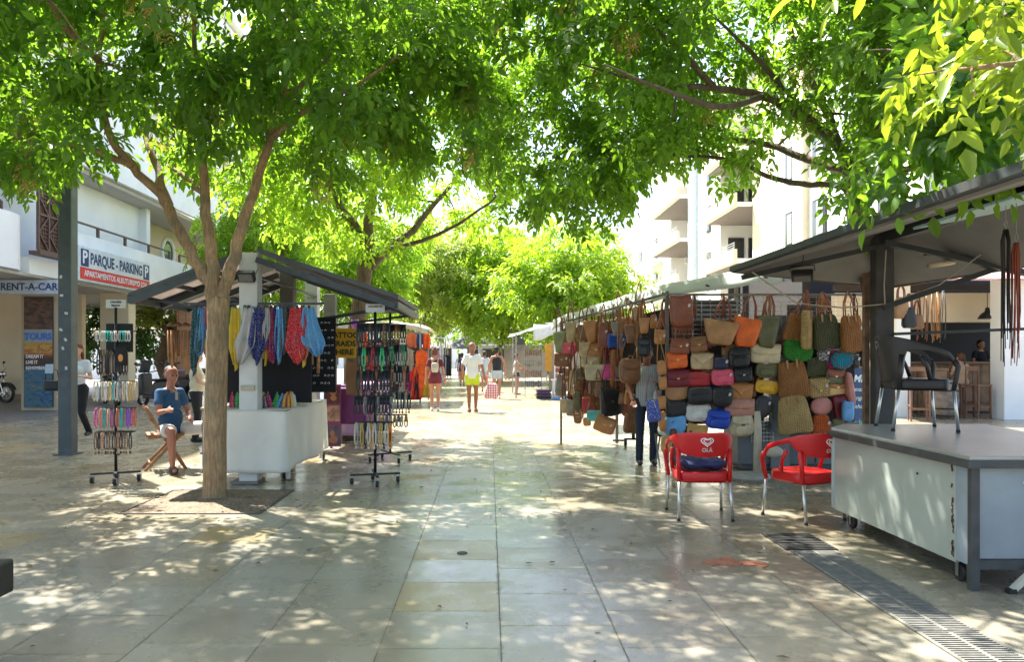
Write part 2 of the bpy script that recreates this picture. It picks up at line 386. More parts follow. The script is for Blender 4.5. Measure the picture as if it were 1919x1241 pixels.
LM = {'near': leaf_mat('leaves_maple', (0.045,0.12,0.016), (0.10,0.21,0.024), (0.26,0.48,0.024), 0.55),
      'bright': leaf_mat('leaves_sun_tinted', (0.09,0.17,0.012), (0.18,0.28,0.02), (0.44,0.58,0.03), 0.5, 0.38),  # lighter leaf colours with the sunlight on the near bough put in
      'sun': leaf_mat('leaves_far_sun_tinted', (0.12,0.24,0.02), (0.24,0.38,0.03), (0.45,0.66,0.03), 0.5),  # lit version of the far leaves, sunshine put into the colours
      'far': leaf_mat('leaves_far', (0.07,0.16,0.014), (0.16,0.29,0.025), (0.44,0.70,0.04), 0.57),
      'olive': leaf_mat('leaves_olive', (0.14,0.21,0.04), (0.24,0.33,0.06), (0.48,0.60,0.09), 0.5),
      'dark': leaf_mat('leaves_dark', (0.02,0.06,0.012), (0.045,0.11,0.02), (0.10,0.25,0.03), 0.35)}
def bark_x(m, N, L, b, tc, out):
    mp = N.new('ShaderNodeMapping'); mp.inputs['Scale'].default_value = (1,1,0.16); L.new(tc.outputs['Object'], mp.inputs[0])
    n = N.new('ShaderNodeTexNoise'); n.inputs['Scale'].default_value = 45; n.inputs['Detail'].default_value = 8; n.inputs['Roughness'].default_value=0.7; L.new(mp.outputs[0], n.inputs['Vector'])
    r_ = N.new('ShaderNodeMapRange'); r_.inputs[1].default_value=0.3; r_.inputs[2].default_value=0.7; r_.inputs[3].default_value=0.45; r_.inputs[4].default_value=1.35; L.new(n.outputs['Fac'], r_.inputs[0])
    s_ = N.new('ShaderNodeVectorMath'); s_.operation='SCALE'; L.new(out, s_.inputs[0]); L.new(r_.outputs[0], s_.inputs['Scale'])
    n2 = N.new('ShaderNodeTexNoise'); n2.inputs['Scale'].default_value = 5; n2.inputs['Detail'].default_value=4; L.new(tc.outputs['Object'], n2.inputs['Vector'])
    r2 = N.new('ShaderNodeMapRange'); r2.inputs[1].default_value=0.5; r2.inputs[2].default_value=0.68; r2.inputs[4].default_value=0.55; L.new(n2.outputs['Fac'], r2.inputs[0])
    mx = N.new('ShaderNodeMix'); mx.data_type='RGBA'; L.new(r2.outputs[0], mx.inputs[0]); L.new(s_.outputs[0], mx.inputs[6]); mx.inputs[7].default_value=(0.14,0.14,0.085,1)
    L.new(mx.outputs[2], b.inputs['Base Color'])
    bp = N.new('ShaderNodeBump'); bp.inputs['Strength'].default_value=0.9; bp.inputs['Distance'].default_value=0.018; L.new(n.outputs['Fac'], bp.inputs['Height']); L.new(bp.outputs[0], b.inputs['Normal'])
m_bark = mat('bark_tan', (0.36,0.235,0.12), 0.85, var=0.25, scale=6, extra=bark_x)
m_bark2 = mat('bark_brown', (0.17,0.115,0.075), 0.9, var=0.3, scale=6, extra=bark_x)
m_seed = mat('maple_keys', (0.55,0.38,0.12), 0.7, trans=0.4, var=0.3, scale=9)

def leaves_mesh(name, centers, outward, spread, nsprig, size, m, seed, droop=0.55, wr=0.52, parent=None, stuff=False):
    """sprigs of five leaflets around every twig end; each leaflet is a folded blade of two quads"""
    g = np.random.default_rng(seed)
    C = np.repeat(centers, nsprig, axis=0); O = np.repeat(outward, nsprig, axis=0); n = len(C)
    off = g.normal(0, 1, (n, 3)); off /= np.linalg.norm(off, axis=1)[:, None]; off *= (g.random(n)**0.45)[:, None]
    pos = C + off*np.array(spread)
    d = O*0.55 + off*0.55 + g.normal(0, 0.35, (n, 3)); d[:, 2] -= droop; d /= np.linalg.norm(d, axis=1)[:, None]
    up = np.tile([0, 0, 1.0], (n, 1)) + g.normal(0, 0.55, (n, 3))
    s = np.cross(d, up); s /= np.linalg.norm(s, axis=1)[:, None]+1e-9; nn = np.cross(s, d)
    sz = size*g.uniform(0.55, 1.45, n)
    V = []
    spec = [(1.0, 0.0, 1.0), (0.45, 0.95, 0.85), (0.45, -0.95, 0.85), (0.05, 1.15, 0.7), (0.05, -1.15, 0.7)]
    for (along, ang, k) in spec:
        a_ = ang + g.normal(0, 0.18, n); tw = g.normal(0, 0.35, n)
        dd = d*np.cos(a_)[:, None] + s*np.sin(a_)[:, None] + nn*(g.normal(0, 0.2, n))[:, None]; dd[:, 2] -= 0.18
        dd /= np.linalg.norm(dd, axis=1)[:, None]
        ss = np.cross(dd, nn); ss /= np.linalg.norm(ss, axis=1)[:, None]+1e-9; n2 = np.cross(ss, dd)
        ss = ss*np.cos(tw)[:, None]+n2*np.sin(tw)[:, None]; n2 = np.cross(ss, dd)
        l = (sz*k)[:, None]; base = pos + d*(sz*along*1.0)[:, None]; w = l*wr
        f = 0.14*w
        vs = np.stack([base, base+dd*l*0.30+ss*w*0.46+n2*f, base+dd*l*0.68+ss*w*0.34+n2*f-n2*l*0.05, base+dd*l-n2*l*0.14,
                       base+dd*l*0.68-ss*w*0.34+n2*f-n2*l*0.05, base+dd*l*0.30-ss*w*0.46+n2*f], axis=1)
        V.append(vs)
    V = np.concatenate(V, axis=0); k = len(V); V = V.reshape(-1, 3)
    base = (np.arange(k)*6)[:, None]
    F = np.concatenate([base+np.array([[0,1,2,3]]), base+np.array([[0,3,4,5]])], axis=1).reshape(-1)
    me = bpy.data.meshes.new(name); me.vertices.add(len(V)); me.vertices.foreach_set('co', V.astype(np.float32).ravel())
    me.loops.add(len(F)); me.loops.foreach_set('vertex_index', F.astype(np.int32))
    npoly = len(F)//4; me.polygons.add(npoly)
    me.polygons.foreach_set('loop_start', np.arange(0, len(F), 4, dtype=np.int32))
    me.polygons.foreach_set('loop_total', np.full(npoly, 4, dtype=np.int32))
    me.update(calc_edges=True); me.materials.append(m)
    o = bpy.data.objects.new(name, me); COL.objects.link(o)
    if parent: o.parent = parent
    return o

def make_tree(name, label, base, trunk_r, limbs, blobs, nattr, leafmat, leafsize, nsprig, seed, bark, spread=0.34, keys=0, cat='tree', group=None, trunk_pts=None, gap=None, twig=0.028, wr=0.52, droop=0.55):
    """limbs: list of (points, r0, r1) in world space. blobs: ellipsoids (centre, radii) the crown fills. gap(p) True drops a twig end."""
    g = random.Random(seed)
    root = empty(name, base, 0, label, cat, group); bv = Vector(base)
    t = MB(); nodes = []
    def curve(pts, r0, r1, n=9, sub=4, wob=0.0):
        P_ = [Vector(p)-bv for p in pts]; out = []
        for i in range(len(P_)-1):
            p0 = P_[max(i-1,0)]; p1 = P_[i]; p2 = P_[i+1]; p3 = P_[min(i+2, len(P_)-1)]
            for k in range(sub):
                u = k/sub
                out.append(0.5*((2*p1)+(p2-p0)*u+(2*p0-5*p1+4*p2-p3)*u*u+(3*p1-p0-3*p2+p3)*u**3))
        out.append(P_[-1]); m_ = len(out)
        if wob: out = [o_ if i_ in (0,) else o_+Vector((g.gauss(0,wob),g.gauss(0,wob),g.gauss(0,wob))) for i_, o_ in enumerate(out)]
        rs = [r0+(r1-r0)*i/(m_-1) for i in range(m_)]
        if n >= 12:   # the trunk: flare at the foot, uneven girth
            rs = [r_*(1+0.35*math.exp(-i*1.5)+g.uniform(-0.03,0.03)) for i, r_ in enumerate(rs)]
        t.tube(out, rs, n)
        for o_, r_ in zip(out, rs): nodes.append((o_, r_))
    if trunk_pts: curve(trunk_pts, trunk_r, trunk_r*0.86, 14)
    for pts, r0, r1 in limbs: curve(pts, r0, r1, 9, wob=r1*0.5)
    nodes = nodes[(6 if trunk_pts else 0):]
    # twig ends
    att = []; tot = sum(b[1][0]*b[1][1]*b[1][2] for b in blobs)
    for c, r in blobs:
        k = max(9, int(nattr*r[0]*r[1]*r[2]/tot)); got = 0; tries = 0
        while got < k and tries < k*20:
            tries += 1
            v = Vector((g.gauss(0,1), g.gauss(0,1), g.gauss(0,1))).normalized()*(g.random()**0.5)
            p = Vector((c[0]+v.x*r[0], c[1]+v.y*r[1], c[2]+v.z*r[2]))
            if gap and gap(p): continue
            out = Vector((v.x/r[0], v.y/r[1], v.z/r[2])).normalized() if v.length > 0 else Vector((0,0,1))
            att.append((p-bv, out)); got += 1
    ctr = sum((n_[0] for n_ in nodes), Vector())/len(nodes)
    att.sort(key=lambda a: min((a[0]-n_[0]).length_squared for n_ in nodes[::3]))
    for p, out in att:
        best = min(nodes, key=lambda n_: (p-n_[0]).length_squared + (0.15 if n_[0].z > p.z+0.5 else 0))
        q, r_ = best; L_ = (p-q).length
        if L_ < 0.06: continue
        r0 = min(r_*0.7, 0.008+0.017*L_ + twig*0.25); mid = q.lerp(p, 0.5)+Vector((g.gauss(0,.08),g.gauss(0,.08),g.gauss(0,.05)+0.06))*L_
        pts = [q, q.lerp(mid, 0.5)+Vector((g.gauss(0,.02),g.gauss(0,.02),0.02))*L_, mid, mid.lerp(p,0.5), p]
        t.tube(pts, [r0, r0*0.85, r0*0.65, r0*0.45, 0.004], 5, cap=False)
        nodes.append((mid, r0*0.65)); nodes.append((p, max(0.004, r0*0.35))); nodes.append((pts[1], r0*0.85))
    t.build('trunk', bark, root, smooth=True)
    C = np.array([a[0][:] for a in att]); O = np.array([a[1][:] for a in att])
    sp = (spread, spread, spread*0.8)
    leaves_mesh('crown', C, O, sp, nsprig, leafsize, leafmat, seed, parent=root, wr=wr, droop=droop)
    if keys:
        idx = np.random.default_rng(seed+5).choice(len(C), keys, replace=False)
        lowest = C[idx] - np.array([0,0,0.12])
        leaves_mesh('seed_keys', lowest, O[idx]*0, (0.14,0.14,0.20), 34, 0.042, m_seed, seed+9, droop=1.3, wr=0.33, parent=root)
    return root
Y1 = 7.85
# --- T1: the tan trunk by the scarf stall
t1 = (-2.88, 7.85, 0.0)
def q1(px, py, Y=7.85): return P(px, py, Y)
left_limbs = [([q1(408,610), q1(402,560), q1(372,500), q1(335,430), q1(300,365), q1(245,310,7.6), q1(200,240,7.2), q1(185,120,6.9), q1(190,20,6.6)], 0.080, 0.02),
    ([q1(322,405), q1(305,350,7.9), q1(282,285,8.1), q1(262,240,8.4)], 0.05, 0.03),
    ([q1(405,610), q1(402,560), q1(398,480), q1(388,400), q1(382,320), q1(380,240,7.9), q1(372,140,8.0), q1(360,20,8.1)], 0.080, 0.022),
    ([q1(386,368), q1(350,335,8.0), q1(315,312,8.2)], 0.035, 0.018),
    ([q1(405,610), q1(414,560), q1(440,480), q1(458,410), q1(482,335), q1(505,260,7.7), q1(530,190,7.5), q1(545,90,7.2), q1(560,-40,7.0)], 0.080, 0.02),
    ([q1(505,262,7.7), q1(570,210,7.4), q1(650,170,7.3), q1(740,110,7.3)], 0.035, 0.012),
    ([q1(385,260,7.9), q1(300,200,8.4), q1(200,150,9.0), q1(90,100,9.4)], 0.035, 0.012),
    ([q1(245,310,7.6), q1(170,280,7.2), q1(80,270,6.8), q1(0,250,6.6)], 0.04, 0.012),
    ([q1(190,120,6.9), q1(130,60,6.2), q1(80,-20,5.8)], 0.03, 0.012),
    ([q1(520,210,7.6), q1(600,120,8.2), q1(680,40,8.8)], 0.035, 0.012)]
def gap1(p):
    # keep the boughs clear below the photo's ragged leaf line
    px = 917+S*p.x/p.y; py = 668-S*(p.z-1.5)/p.y
    if p.y > 1:
        line = 385 if px < 60 else (350 if px < 220 else (275 if px < 330 else (325 if px<560 else 340)))
        if py > line-16: return True
    s_ = math.sin(p.x*1.7+1.0)*math.sin(p.y*1.6+0.4)*math.sin(p.z*1.5+0.6)
    return s_ > 0.15 and p.y > 7.0
make_tree('maple_tree', 'tan trunked tree in the soil square, splitting into three limbs left of the scarf stall', t1, 0.122, left_limbs,
    [((-3.1,7.6,5.2),(3.1,2.8,2.2)), ((-4.9,7.0,4.2),(1.7,1.9,1.5)), ((-1.4,7.2,4.4),(1.6,1.8,1.3)), ((-3.0,6.3,4.25),(2.1,0.9,0.9)), ((-0.6,8.2,4.9),(1.0,1.4,1.2)), ((-5.6,5.8,4.5),(1.6,1.6,1.2)), ((-3.0,4.3,5.3),(2.6,1.3,0.9)), ((-2.9,7.9,6.8),(2.6,2.4,1.1))],
    560, LM['near'], 0.105, 25, 11, m_bark, spread=0.28, keys=70, group='broad leaved trees lining the street',
    trunk_pts=[(-2.89,7.85,-0.05),(-2.885,7.85,0.25),(-2.88,7.85,0.9),(-2.86,7.85,1.5),(-2.85,7.85,1.9),(-2.84,7.85,2.12)], gap=gap1)
make_tree('maple_tree', 'street tree at the far left, only its hanging leaves reaching in at the upper corner', (-8.4,9.4,0), 0.14,
    [([(-8.3,9.4,2.4),(-7.8,9.3,3.4),(-7.0,9.2,4.3),(-6.3,9.2,4.9)], 0.08, 0.02), ([(-8.3,9.4,2.4),(-8.5,9.0,3.6),(-8.3,8.4,5.0)], 0.08, 0.02), ([(-8.3,9.4,2.4),(-8.7,9.9,3.8),(-8.5,10.4,5.2)], 0.08, 0.02)],
    [((-8.0,9.4,5.2),(2.3,2.3,1.7)), ((-6.9,9.0,4.4),(1.3,1.5,1.1))], 240, LM['near'], 0.105, 25, 15, m_bark, spread=0.28, keys=20, group='broad leaved trees lining the street',
    trunk_pts=[(-8.4,9.4,-0.05),(-8.38,9.4,0.8),(-8.33,9.4,1.7),(-8.3,9.4,2.4)], gap=gap1)
# --- T2: second trunk behind the jewellery racks
def q2(px, py, Y=13.6): return P(px, py, Y)
def gap2(p):
    px = 917+S*p.x/p.y; py = 668-S*(p.z-1.5)/p.y
    if py > 430 and px < 600: return True
    if py > 415 and px < 690: return py > 470
    if py > 470: return True
    return math.sin(p.x*1.7)*math.sin(p.y*1.7+1)*math.sin(p.z*1.9) > 0.28
make_tree('maple_tree', 'grey brown tree with a forked trunk behind the two crowded jewellery racks', (-2.6,13.6,0), 0.16,
    [([q2(688,490), q2(672,440), q2(650,405), q2(612,350), q2(560,300,12.8), q2(520,240,12.0)], 0.11, 0.03),
     ([q2(690,490), q2(690,420), q2(700,340), q2(700,250), q2(720,120)], 0.11, 0.035),
     ([q2(695,500), q2(730,465), q2(775,430,13.8), q2(830,360,14.2), q2(900,290,14.8)], 0.10, 0.025),
     ([q2(730,465), q2(790,452,13.2), q2(860,420,12.6), q2(930,370,12.0)], 0.05, 0.015)],
    [((-2.4,13.4,5.2),(2.9,2.7,2.0)), ((-0.6,13.2,4.8),(1.7,2.0,1.3)), ((-3.9,12.4,5.0),(1.8,1.7,1.5)), ((-1.7,11.8,6.4),(2.5,2.0,1.4)), ((0.2,12.0,6.4),(1.9,1.8,1.5)), ((0.3,13.4,5.0),(1.1,1.4,1.0)), ((-2.5,12.6,7.6),(2.6,2.2,1.0))],
    340, LM['far'], 0.12, 22, 12, m_bark2, spread=0.33, keys=20, group='broad leaved trees lining the street',
    trunk_pts=[(-2.55,13.6,-0.05),(-2.52,13.6,0.8),(-2.45,13.6,1.8),(-2.33,13.6,2.6),(-2.25,13.6,3.2)], gap=gap2)
# --- T3: right tree behind the kiosk post, boughs fanning left over the street
def q3(px, py, Y=8.4): return P(px, py, Y)
def gap3(p):
    px = 917+S*p.x/p.y; py = 668-S*(p.z-1.5)/p.y
    if p.y < 5.2 and p.z < 3.4: return py > 462 or px < 1605 or (px < 1700 and py < 300)
    if p.y > 1:
        line = 395 if px < 980 else (445 if px < 1140 else (395 if px < 1300 else (385 if px < 1420 else (370 if px < 1500 else (350 if px<1580 else 450)))))
        if py > line-18: return True
    return p.x < 3.3 and math.sin(p.x*1.6+0.5)*math.sin(p.y*1.6)*math.sin(p.z*1.5+1) > 0.14
make_tree('maple_tree', 'leaning brown tree behind the dark kiosk post, boughs fanning out over the street', (4.15,8.5,0), 0.135,
    [([q3(1604,385), q3(1598,335), q3(1570,270), q3(1500,215,8.1), q3(1430,180,7.9), q3(1340,165,7.7), q3(1200,150,7.4), q3(1090,120,7.2)], 0.095, 0.007),
     ([q3(1606,400), q3(1580,350,8.5), q3(1500,345,8.6), q3(1440,330,8.7), q3(1370,300,8.9), q3(1260,290,9.2), q3(1150,275,9.5)], 0.045, 0.012),
     ([q3(1590,320), q3(1520,300,8.8), q3(1430,270,9.2), q3(1300,255,9.6), q3(1180,245,10.0), q3(1040,240,10.4)], 0.055, 0.012),
     ([q3(1500,215,8.1), q3(1455,150,8.0), q3(1400,90,7.9), q3(1330,20,7.6)], 0.045, 0.009),
     ([q3(1580,280), q3(1540,190,8.6), q3(1500,100,8.9), q3(1460,0,9.2)], 0.055, 0.02),
     ([q3(1608,370), q3(1625,300), q3(1640,220,8.2), q3(1660,120,8.0), q3(1690,0,7.8)], 0.07, 0.025),
     ([q3(1612,400), q3(1660,340,8.3), q3(1730,300,8.1), q3(1800,240,7.9), q3(1870,120,7.6)], 0.05, 0.018),
     ([q3(1625,300), (3.9,7.2,4.1), (3.4,6.0,3.9), (2.9,5.0,3.5), (2.6,4.5,3.1)], 0.04, 0.010),
     ([q3(1340,165,7.7), q3(1250,70,7.2), q3(1150,0,6.8)], 0.035, 0.008),
     ([q3(1430,180,7.9), q3(1350,200,7.0), q3(1250,170,6.3), q3(1130,120,5.8)], 0.04, 0.006)],
    [((2.9,8.0,5.1),(2.4,2.2,1.6)), ((1.2,8.6,4.7),(1.7,2.0,1.3)), ((0.3,9.2,5.3),(1.6,2.0,1.4)), ((5.0,8.0,4.9),(1.9,2.0,1.6)), ((2.6,6.3,5.2),(2.0,1.2,0.7)), ((0.9,6.4,5.0),(1.4,1.2,0.7)), ((2.7,9.4,4.35),(1.7,0.9,0.75)), ((1.3,9.6,4.3),(1.2,0.9,0.9)), ((4.3,6.3,4.4),(1.5,1.3,1.1)), ((1.6,10.3,4.9),(1.5,1.2,1.2)), ((1.0,9.6,4.0),(1.5,1.6,0.9)), ((4.5,7.7,3.5),(1.3,0.7,0.8)), ((3.7,7.3,4.4),(1.3,0.7,0.8)), ((2.4,7.0,4.5),(1.3,0.5,0.6)), ((2.38,4.35,2.78),(0.42,0.4,0.5)), ((2.75,4.6,3.1),(0.5,0.4,0.5)), ((2.6,7.9,6.6),(2.8,2.2,1.1)), ((1.4,5.0,5.4),(2.4,1.2,0.9)), ((4.2,4.9,5.0),(1.6,1.3,0.9))],
    650, LM['near'], 0.105, 24, 13, m_bark2, spread=0.28, keys=50, group='broad leaved trees lining the street',
    trunk_pts=[(4.52,8.5,-0.05),(4.48,8.48,0.6),(4.44,8.45,1.4),(4.34,8.42,2.2),(4.2,8.4,2.8),(4.12,8.4,3.2)], gap=gap3)
# --- T4: sunlit bough from a tree just outside the frame on the right
def gap4(p):
    px = 917+S*p.x/p.y; py = 668-S*(p.z-1.5)/p.y
    return py > 320-max(0,(1919-px))*0.30 or px < 1470
make_tree('maple_tree', 'sunlit bough of large pale green leaves hanging in at the upper right corner', (3.3,2.2,0), 0.12,
    [([(3.2,2.3,2.9),(2.7,2.6,2.75),(2.2,2.75,2.62),(1.85,2.85,2.6)], 0.035, 0.008),
     ([(3.2,2.3,2.9),(2.8,2.5,3.1),(2.3,2.7,3.1),(1.7,2.9,3.0)], 0.04, 0.008),
     ([(3.2,2.3,2.9),(2.9,3.0,2.8),(2.5,3.3,2.7)], 0.03, 0.008)],
    [((1.95,2.8,2.72),(0.55,0.35,0.42)), ((2.4,3.0,2.85),(0.5,0.45,0.5)), ((1.6,2.9,3.05),(0.4,0.3,0.3))],
    40, LM['bright'], 0.10, 6, 14, m_bark, spread=0.17, group='broad leaved trees lining the street', wr=0.46,
    trunk_pts=[(3.35,2.2,-0.05),(3.33,2.2,0.8),(3.3,2.2,1.8),(3.2,2.3,2.9)], gap=gap4, twig=0.01)
# --- trees farther down the street
def far_tree(label, x, y, h, r, seed, lm='far', low=1.9, nat=110, size=0.17, ns=16, trunk=0.16, nm='street_tree', group='broad leaved trees lining the street'):
    c = (x, y, (h+low)/2+0.1); g = random.Random(seed)
    blobs = [(c, (r*0.8, r*0.8, (h-low)/2))]
    for k in range(5):
        a = k*1.26+seed; blobs.append(((x+r*0.55*math.cos(a), y+r*0.55*math.sin(a), c[2]+g.uniform(-0.35,0.2)*(h-low)*0.5), (r*0.5, r*0.5, (h-low)*0.3)))
    lim = []
    for k in range(5):
        a = k*1.26+seed*2; lim.append(([(x,y,low*0.95),(x+0.2*r*math.cos(a),y+0.2*r*math.sin(a),low+(h-low)*0.25),(x+0.55*r*math.cos(a),y+0.55*r*math.sin(a),low+(h-low)*0.55)], trunk*0.6, 0.03))
    return make_tree(nm, label, (x,y,0), trunk, lim, blobs, nat, LM[lm], size, ns, seed, m_bark2, spread=0.11*r+0.22,
        trunk_pts=[(x,y,-0.05),(x+0.03,y,low*0.5),(x,y,low)], group=group)
far_tree('big bright green tree behind the bag stall, beyond the far right awnings', 4.1, 37.0, 8.2, 3.7, 21, lm='sun', low=1.7, nat=300, size=0.22, ns=24)
far_tree('bright green tree nearer the middle of the street, behind the grey umbrella', 0.6, 43.0, 9.0, 3.9, 22, lm='sun', low=2.0, nat=240, size=0.26, ns=22)
far_tree('pale olive tree over the left stalls, farthest down the street', -4.3, 43.0, 9.4, 4.4, 23, lm='olive', low=2.2, nat=230, size=0.24, ns=22)
far_tree('light green tree rising behind the clothes stall awning', -5.6, 32.0, 8.0, 2.9, 24, lm='far', low=2.6, nat=260, size=0.17, ns=22)
far_tree('tree with yellowish leaves in the row behind the forked trunk', -7.5, 24.5, 7.6, 2.2, 25, low=3.0, nat=230, size=0.135, ns=20)
far_tree('leafy street tree showing between the limbs of the tan trunk', -8.0, 29.0, 8.6, 2.8, 28, low=3.0, nat=130, size=0.15, ns=20)
far_tree('tall tree closing the end of the street at the centre', -1.6, 62.0, 14.0, 6.5, 26, low=2.2, nat=200, size=0.38, ns=20)
far_tree('tall tree filling the gap above the walkers, over the street end', 5.2, 66.0, 14.5, 6.5, 29, low=2.2, nat=200, size=0.38, ns=20)
far_tree('dense dark green tree seen under the balcony beyond the arcade', -17.0, 34.0, 4.9, 3.0, 27, lm='dark', low=0.6, nat=110, size=0.2)
# ================================================================ BUILDINGS
m_white = mat('white_render', (0.88,0.88,0.86), 0.85, var=0.05, scale=1.2, dirt=0.12, dcol=(0.5,0.48,0.42), bump=0.15, bscale=40)
m_cream = mat('cream_render', (0.66,0.56,0.40), 0.85, var=0.06, scale=1.5, dirt=0.15, dcol=(0.4,0.34,0.25))
m_beigew = mat('beige_wall', (0.55,0.44,0.30), 0.85, var=0.08, scale=1.5)
m_soff = mat('soffit_paint', (0.50,0.48,0.44), 0.9, var=0.05)
m_brown = mat('brown_stained_wood', (0.13,0.075,0.055), 0.6, var=0.2, scale=14)
m_glass = mat('window_glass', (0.03,0.035,0.04), 0.08, spec=0.8, var=0.05)
m_dkframe = mat('dark_frame', (0.035,0.03,0.028), 0.5)
m_curtain = mat('curtain_cloth', (0.62,0.66,0.70), 0.8, var=0.2, scale=10)
m_railm = mat('rail_metal', (0.30,0.30,0.30), 0.5, metal=0.3)
m_tile = mat('skirting_tile', (0.30,0.20,0.13), 0.6)
Bl = empty('arcade_building', (-12, 20, 0), 0, 'white building on the left with long curved balcony parapets over an open arcade', 'building')
def bl(mb, name, m, **k):
    mb.v = [(x+12, y-20, z) for x, y, z in mb.v]; return mb.build(name, m, Bl, **k)
# parapets, ends rounded in plan
def parapet(y0, y1, z0, z1, X=-12.0, t=0.16, r0=0, r1=0):
    out = [(X-r0-0.5, y0-0.0)] if r0 else []
    if r0: out += [(X-r0+r0*math.sin(a), y0+r0-r0*math.cos(a)) for a in [PI/2*i/8 for i in range(9)]]
    else: out += [(X, y0)]
    if r1: out += [(X-r1+r1*math.cos(a), y1-r1+r1*math.sin(a)) for a in [PI/2*i/8 for i in range(9)]]
    else: out += [(X, y1)]
    mb = MB(); n = len(out); vs = []
    for i, (x, y) in enumerate(out):
        a = Vector(out[max(i-1,0)]); b = Vector(out[min(i+1,n-1)]); d = (b-a).normalized(); nn = Vector((-d.y, d.x))
        for (ox, z) in ((0,z0),(t,z0),(t,z1),(0,z1)): vs.append((x+nn.x*ox, y+nn.y*ox, z))
    fs = [(i*4+j, i*4+(j+1)%4, (i+1)*4+(j+1)%4, (i+1)*4+j) for i in range(n-1) for j in range(4)]+[(0,1,2,3),((n-1)*4+3,(n-1)*4+2,(n-1)*4+1,(n-1)*4)]
    return mb.add(vs, fs)
bl(parapet(9.5,19.75,3.72,5.13,r1=0.9), 'parapet', m_white)
bl(parapet(21.1,38.5,3.67,5.13), 'parapet', m_white)
bl(parapet(9.5,39,7.35,8.7,X=-12.4), 'parapet', m_white)
bl(MB().box((-12.25,20.4,3.9),(0.3,1.5,0.45)), 'parapet', m_white)
bl(MB().slab([(-24,9.4),(-12.18,9.4),(-12.18,38.4),(-24,38.4)],3.62,3.7), 'floor_slab', m_soff)
bl(MB().slab([(-24,9.4),(-12.6,9.4),(-12.6,38.8),(-24,38.8)],7.2,7.34), 'floor_slab', m_soff)
bl(MB().box((-13.55,19.0,5.47),(0.2,19.8,3.44)).box((-13.4,28.8,5.47),(0.5,0.3,3.44)), 'wall', m_white)
w2 = MB().box((-14.6,33.8,5.47),(0.2,9.3,3.44)); bl(w2, 'wall', m_cream)
bl(MB().box((-13.0,38.2,5.2),(2.2,0.25,3.0)), 'wall', m_white)
# round opening with a white rim in the far bay
rg = MB().tube([(-14.46,33.6+0.62*math.cos(a),6.15+0.62*math.sin(a)) for a in [2*PI*i/24 for i in range(24)]],0.09,8,closed=True)
bl(rg, 'round_window_rim', m_white, smooth=True)
bl(MB().lathe([(0.58,0),(0.58,0.03)],24,M=Matrix.Translation((-14.5,33.6,6.15))@Matrix.Rotation(R(90),4,'Y')), 'round_window', m_glass)
bl(MB().box((-18.3,24.2,13.1),(11.4,29.0,8.8)), 'shading_upper_wall', m_white)  # mostly unseen storeys up to the roof, added to shade the left paving
bl(parapet(9.5,39,14.0,15.2,X=-12.3), 'parapet', m_white)
bl(parapet(9.5,39,10.6,11.9,X=-12.3), 'parapet', m_white)
bl(MB().box((-18.2,24.2,17.8),(11.8,29.6,0.3)), 'roof', m_white)
# windows and doors on the recessed wall
for y in (12.5, 15.5, 18.2):
    wf = bl(MB().box((-13.42,y,4.9),(0.06,1.5,2.1)), 'window', m_dkframe)
    g_ = MB().box((-13.385+12,y-20,4.9),(0.02,1.3,1.9)).build('pane', m_glass, wf)
wf = bl(MB().box((-14.45,31,4.8),(0.06,1.3,2.1)), 'window', m_dkframe); MB().box((-14.41+12,11,4.8),(0.02,1.1,1.9)).build('pane', m_glass, wf)
# ground floor: pillars and back walls of the arcade
bl(MB().box((-12.37,20.85,1.81),(1.13,0.42,3.62)), 'pillar', m_beigew)
bl(MB().box((-12.58,25.3,1.81),(0.95,0.5,3.62)), 'pillar', m_cream)
bl(MB().box((-12.15,30.0,1.81),(0.6,0.5,3.62)), 'pillar', mat('terracotta_render', (0.62,0.33,0.20), 0.8))
bl(MB().box((-12.3,37.6,1.81),(0.6,0.5,3.62)), 'pillar', m_white)
bl(MB().box((-19.4,25.6,1.81),(11.0,0.25,3.62)), 'wall', m_cream)
bl(MB().box((-12.5,13.8,1.81),(0.5,0.5,3.62)), 'pillar', m_white)
bl(MB().box((-16.2,25.46,0.11),(5.0,0.03,0.2)), 'skirting', m_tile)
# handrails on top of the parapets
for (y0,y1) in ((21.4,28.3),(29.2,37.8)):
    r_ = MB().box((-12.12,(y0+y1)/2,5.46),(0.06,y1-y0,0.05)); k=y0
    while k < y1+0.01: r_.box((-12.12,k,5.29),(0.07,0.09,0.32)); k += (y1-y0)/4
    bl(r_, 'handrail', m_brown)
r_ = MB().box((-12.3,14.3,5.42),(0.06,9.0,0.06)); [r_.box((-12.3,10+2.2*k,5.27),(0.07,0.07,0.30)) for k in range(5)]; bl(r_, 'handrail', m_brown)
# lattice shutters: boards, diagonals and louvre triangles
def shutter(y0, y1, z0, z1, X):
    q = MB(); cy=(y0+y1)/2; W_=y1-y0; H_=z1-z0; q.box((X-0.05,cy,(z0+z1)/2),(0.03,W_-0.04,H_-0.04))
    for y in (y0,y1,cy): q.box((X,y,(z0+z1)/2),(0.06,0.05,H_))
    for k in range(4): q.box((X+0.003,cy,z0+H_*k/3),(0.06,W_,0.05))
    for s_ in (-1,1):
        for k in range(3):
            za=z0+H_*k/3; zb=za+H_/3; ya=cy if s_<0 else y1; yb=y0 if s_<0 else cy
            q.bar((X+0.01,ya,za),(X+0.01,yb,(za+zb)/2),0.035); q.bar((X+0.01,yb,(za+zb)/2),(X+0.01,ya,zb),0.035)
            for j in range(9):
                z=za+H_/3*(j+0.5)/9; t=1-abs(j-4)/4.5
                yy0 = ya; yy1 = ya+(yb-ya)*t; q.box((X-0.012,(yy0+yy1)/2,z),(0.03,abs(yy1-yy0)+0.01,0.022))
    for k in range(12): q.box((X-0.03,y0+W_*(k+0.5)/12,(z0+z1)/2),(0.02,0.018,H_))
    return q
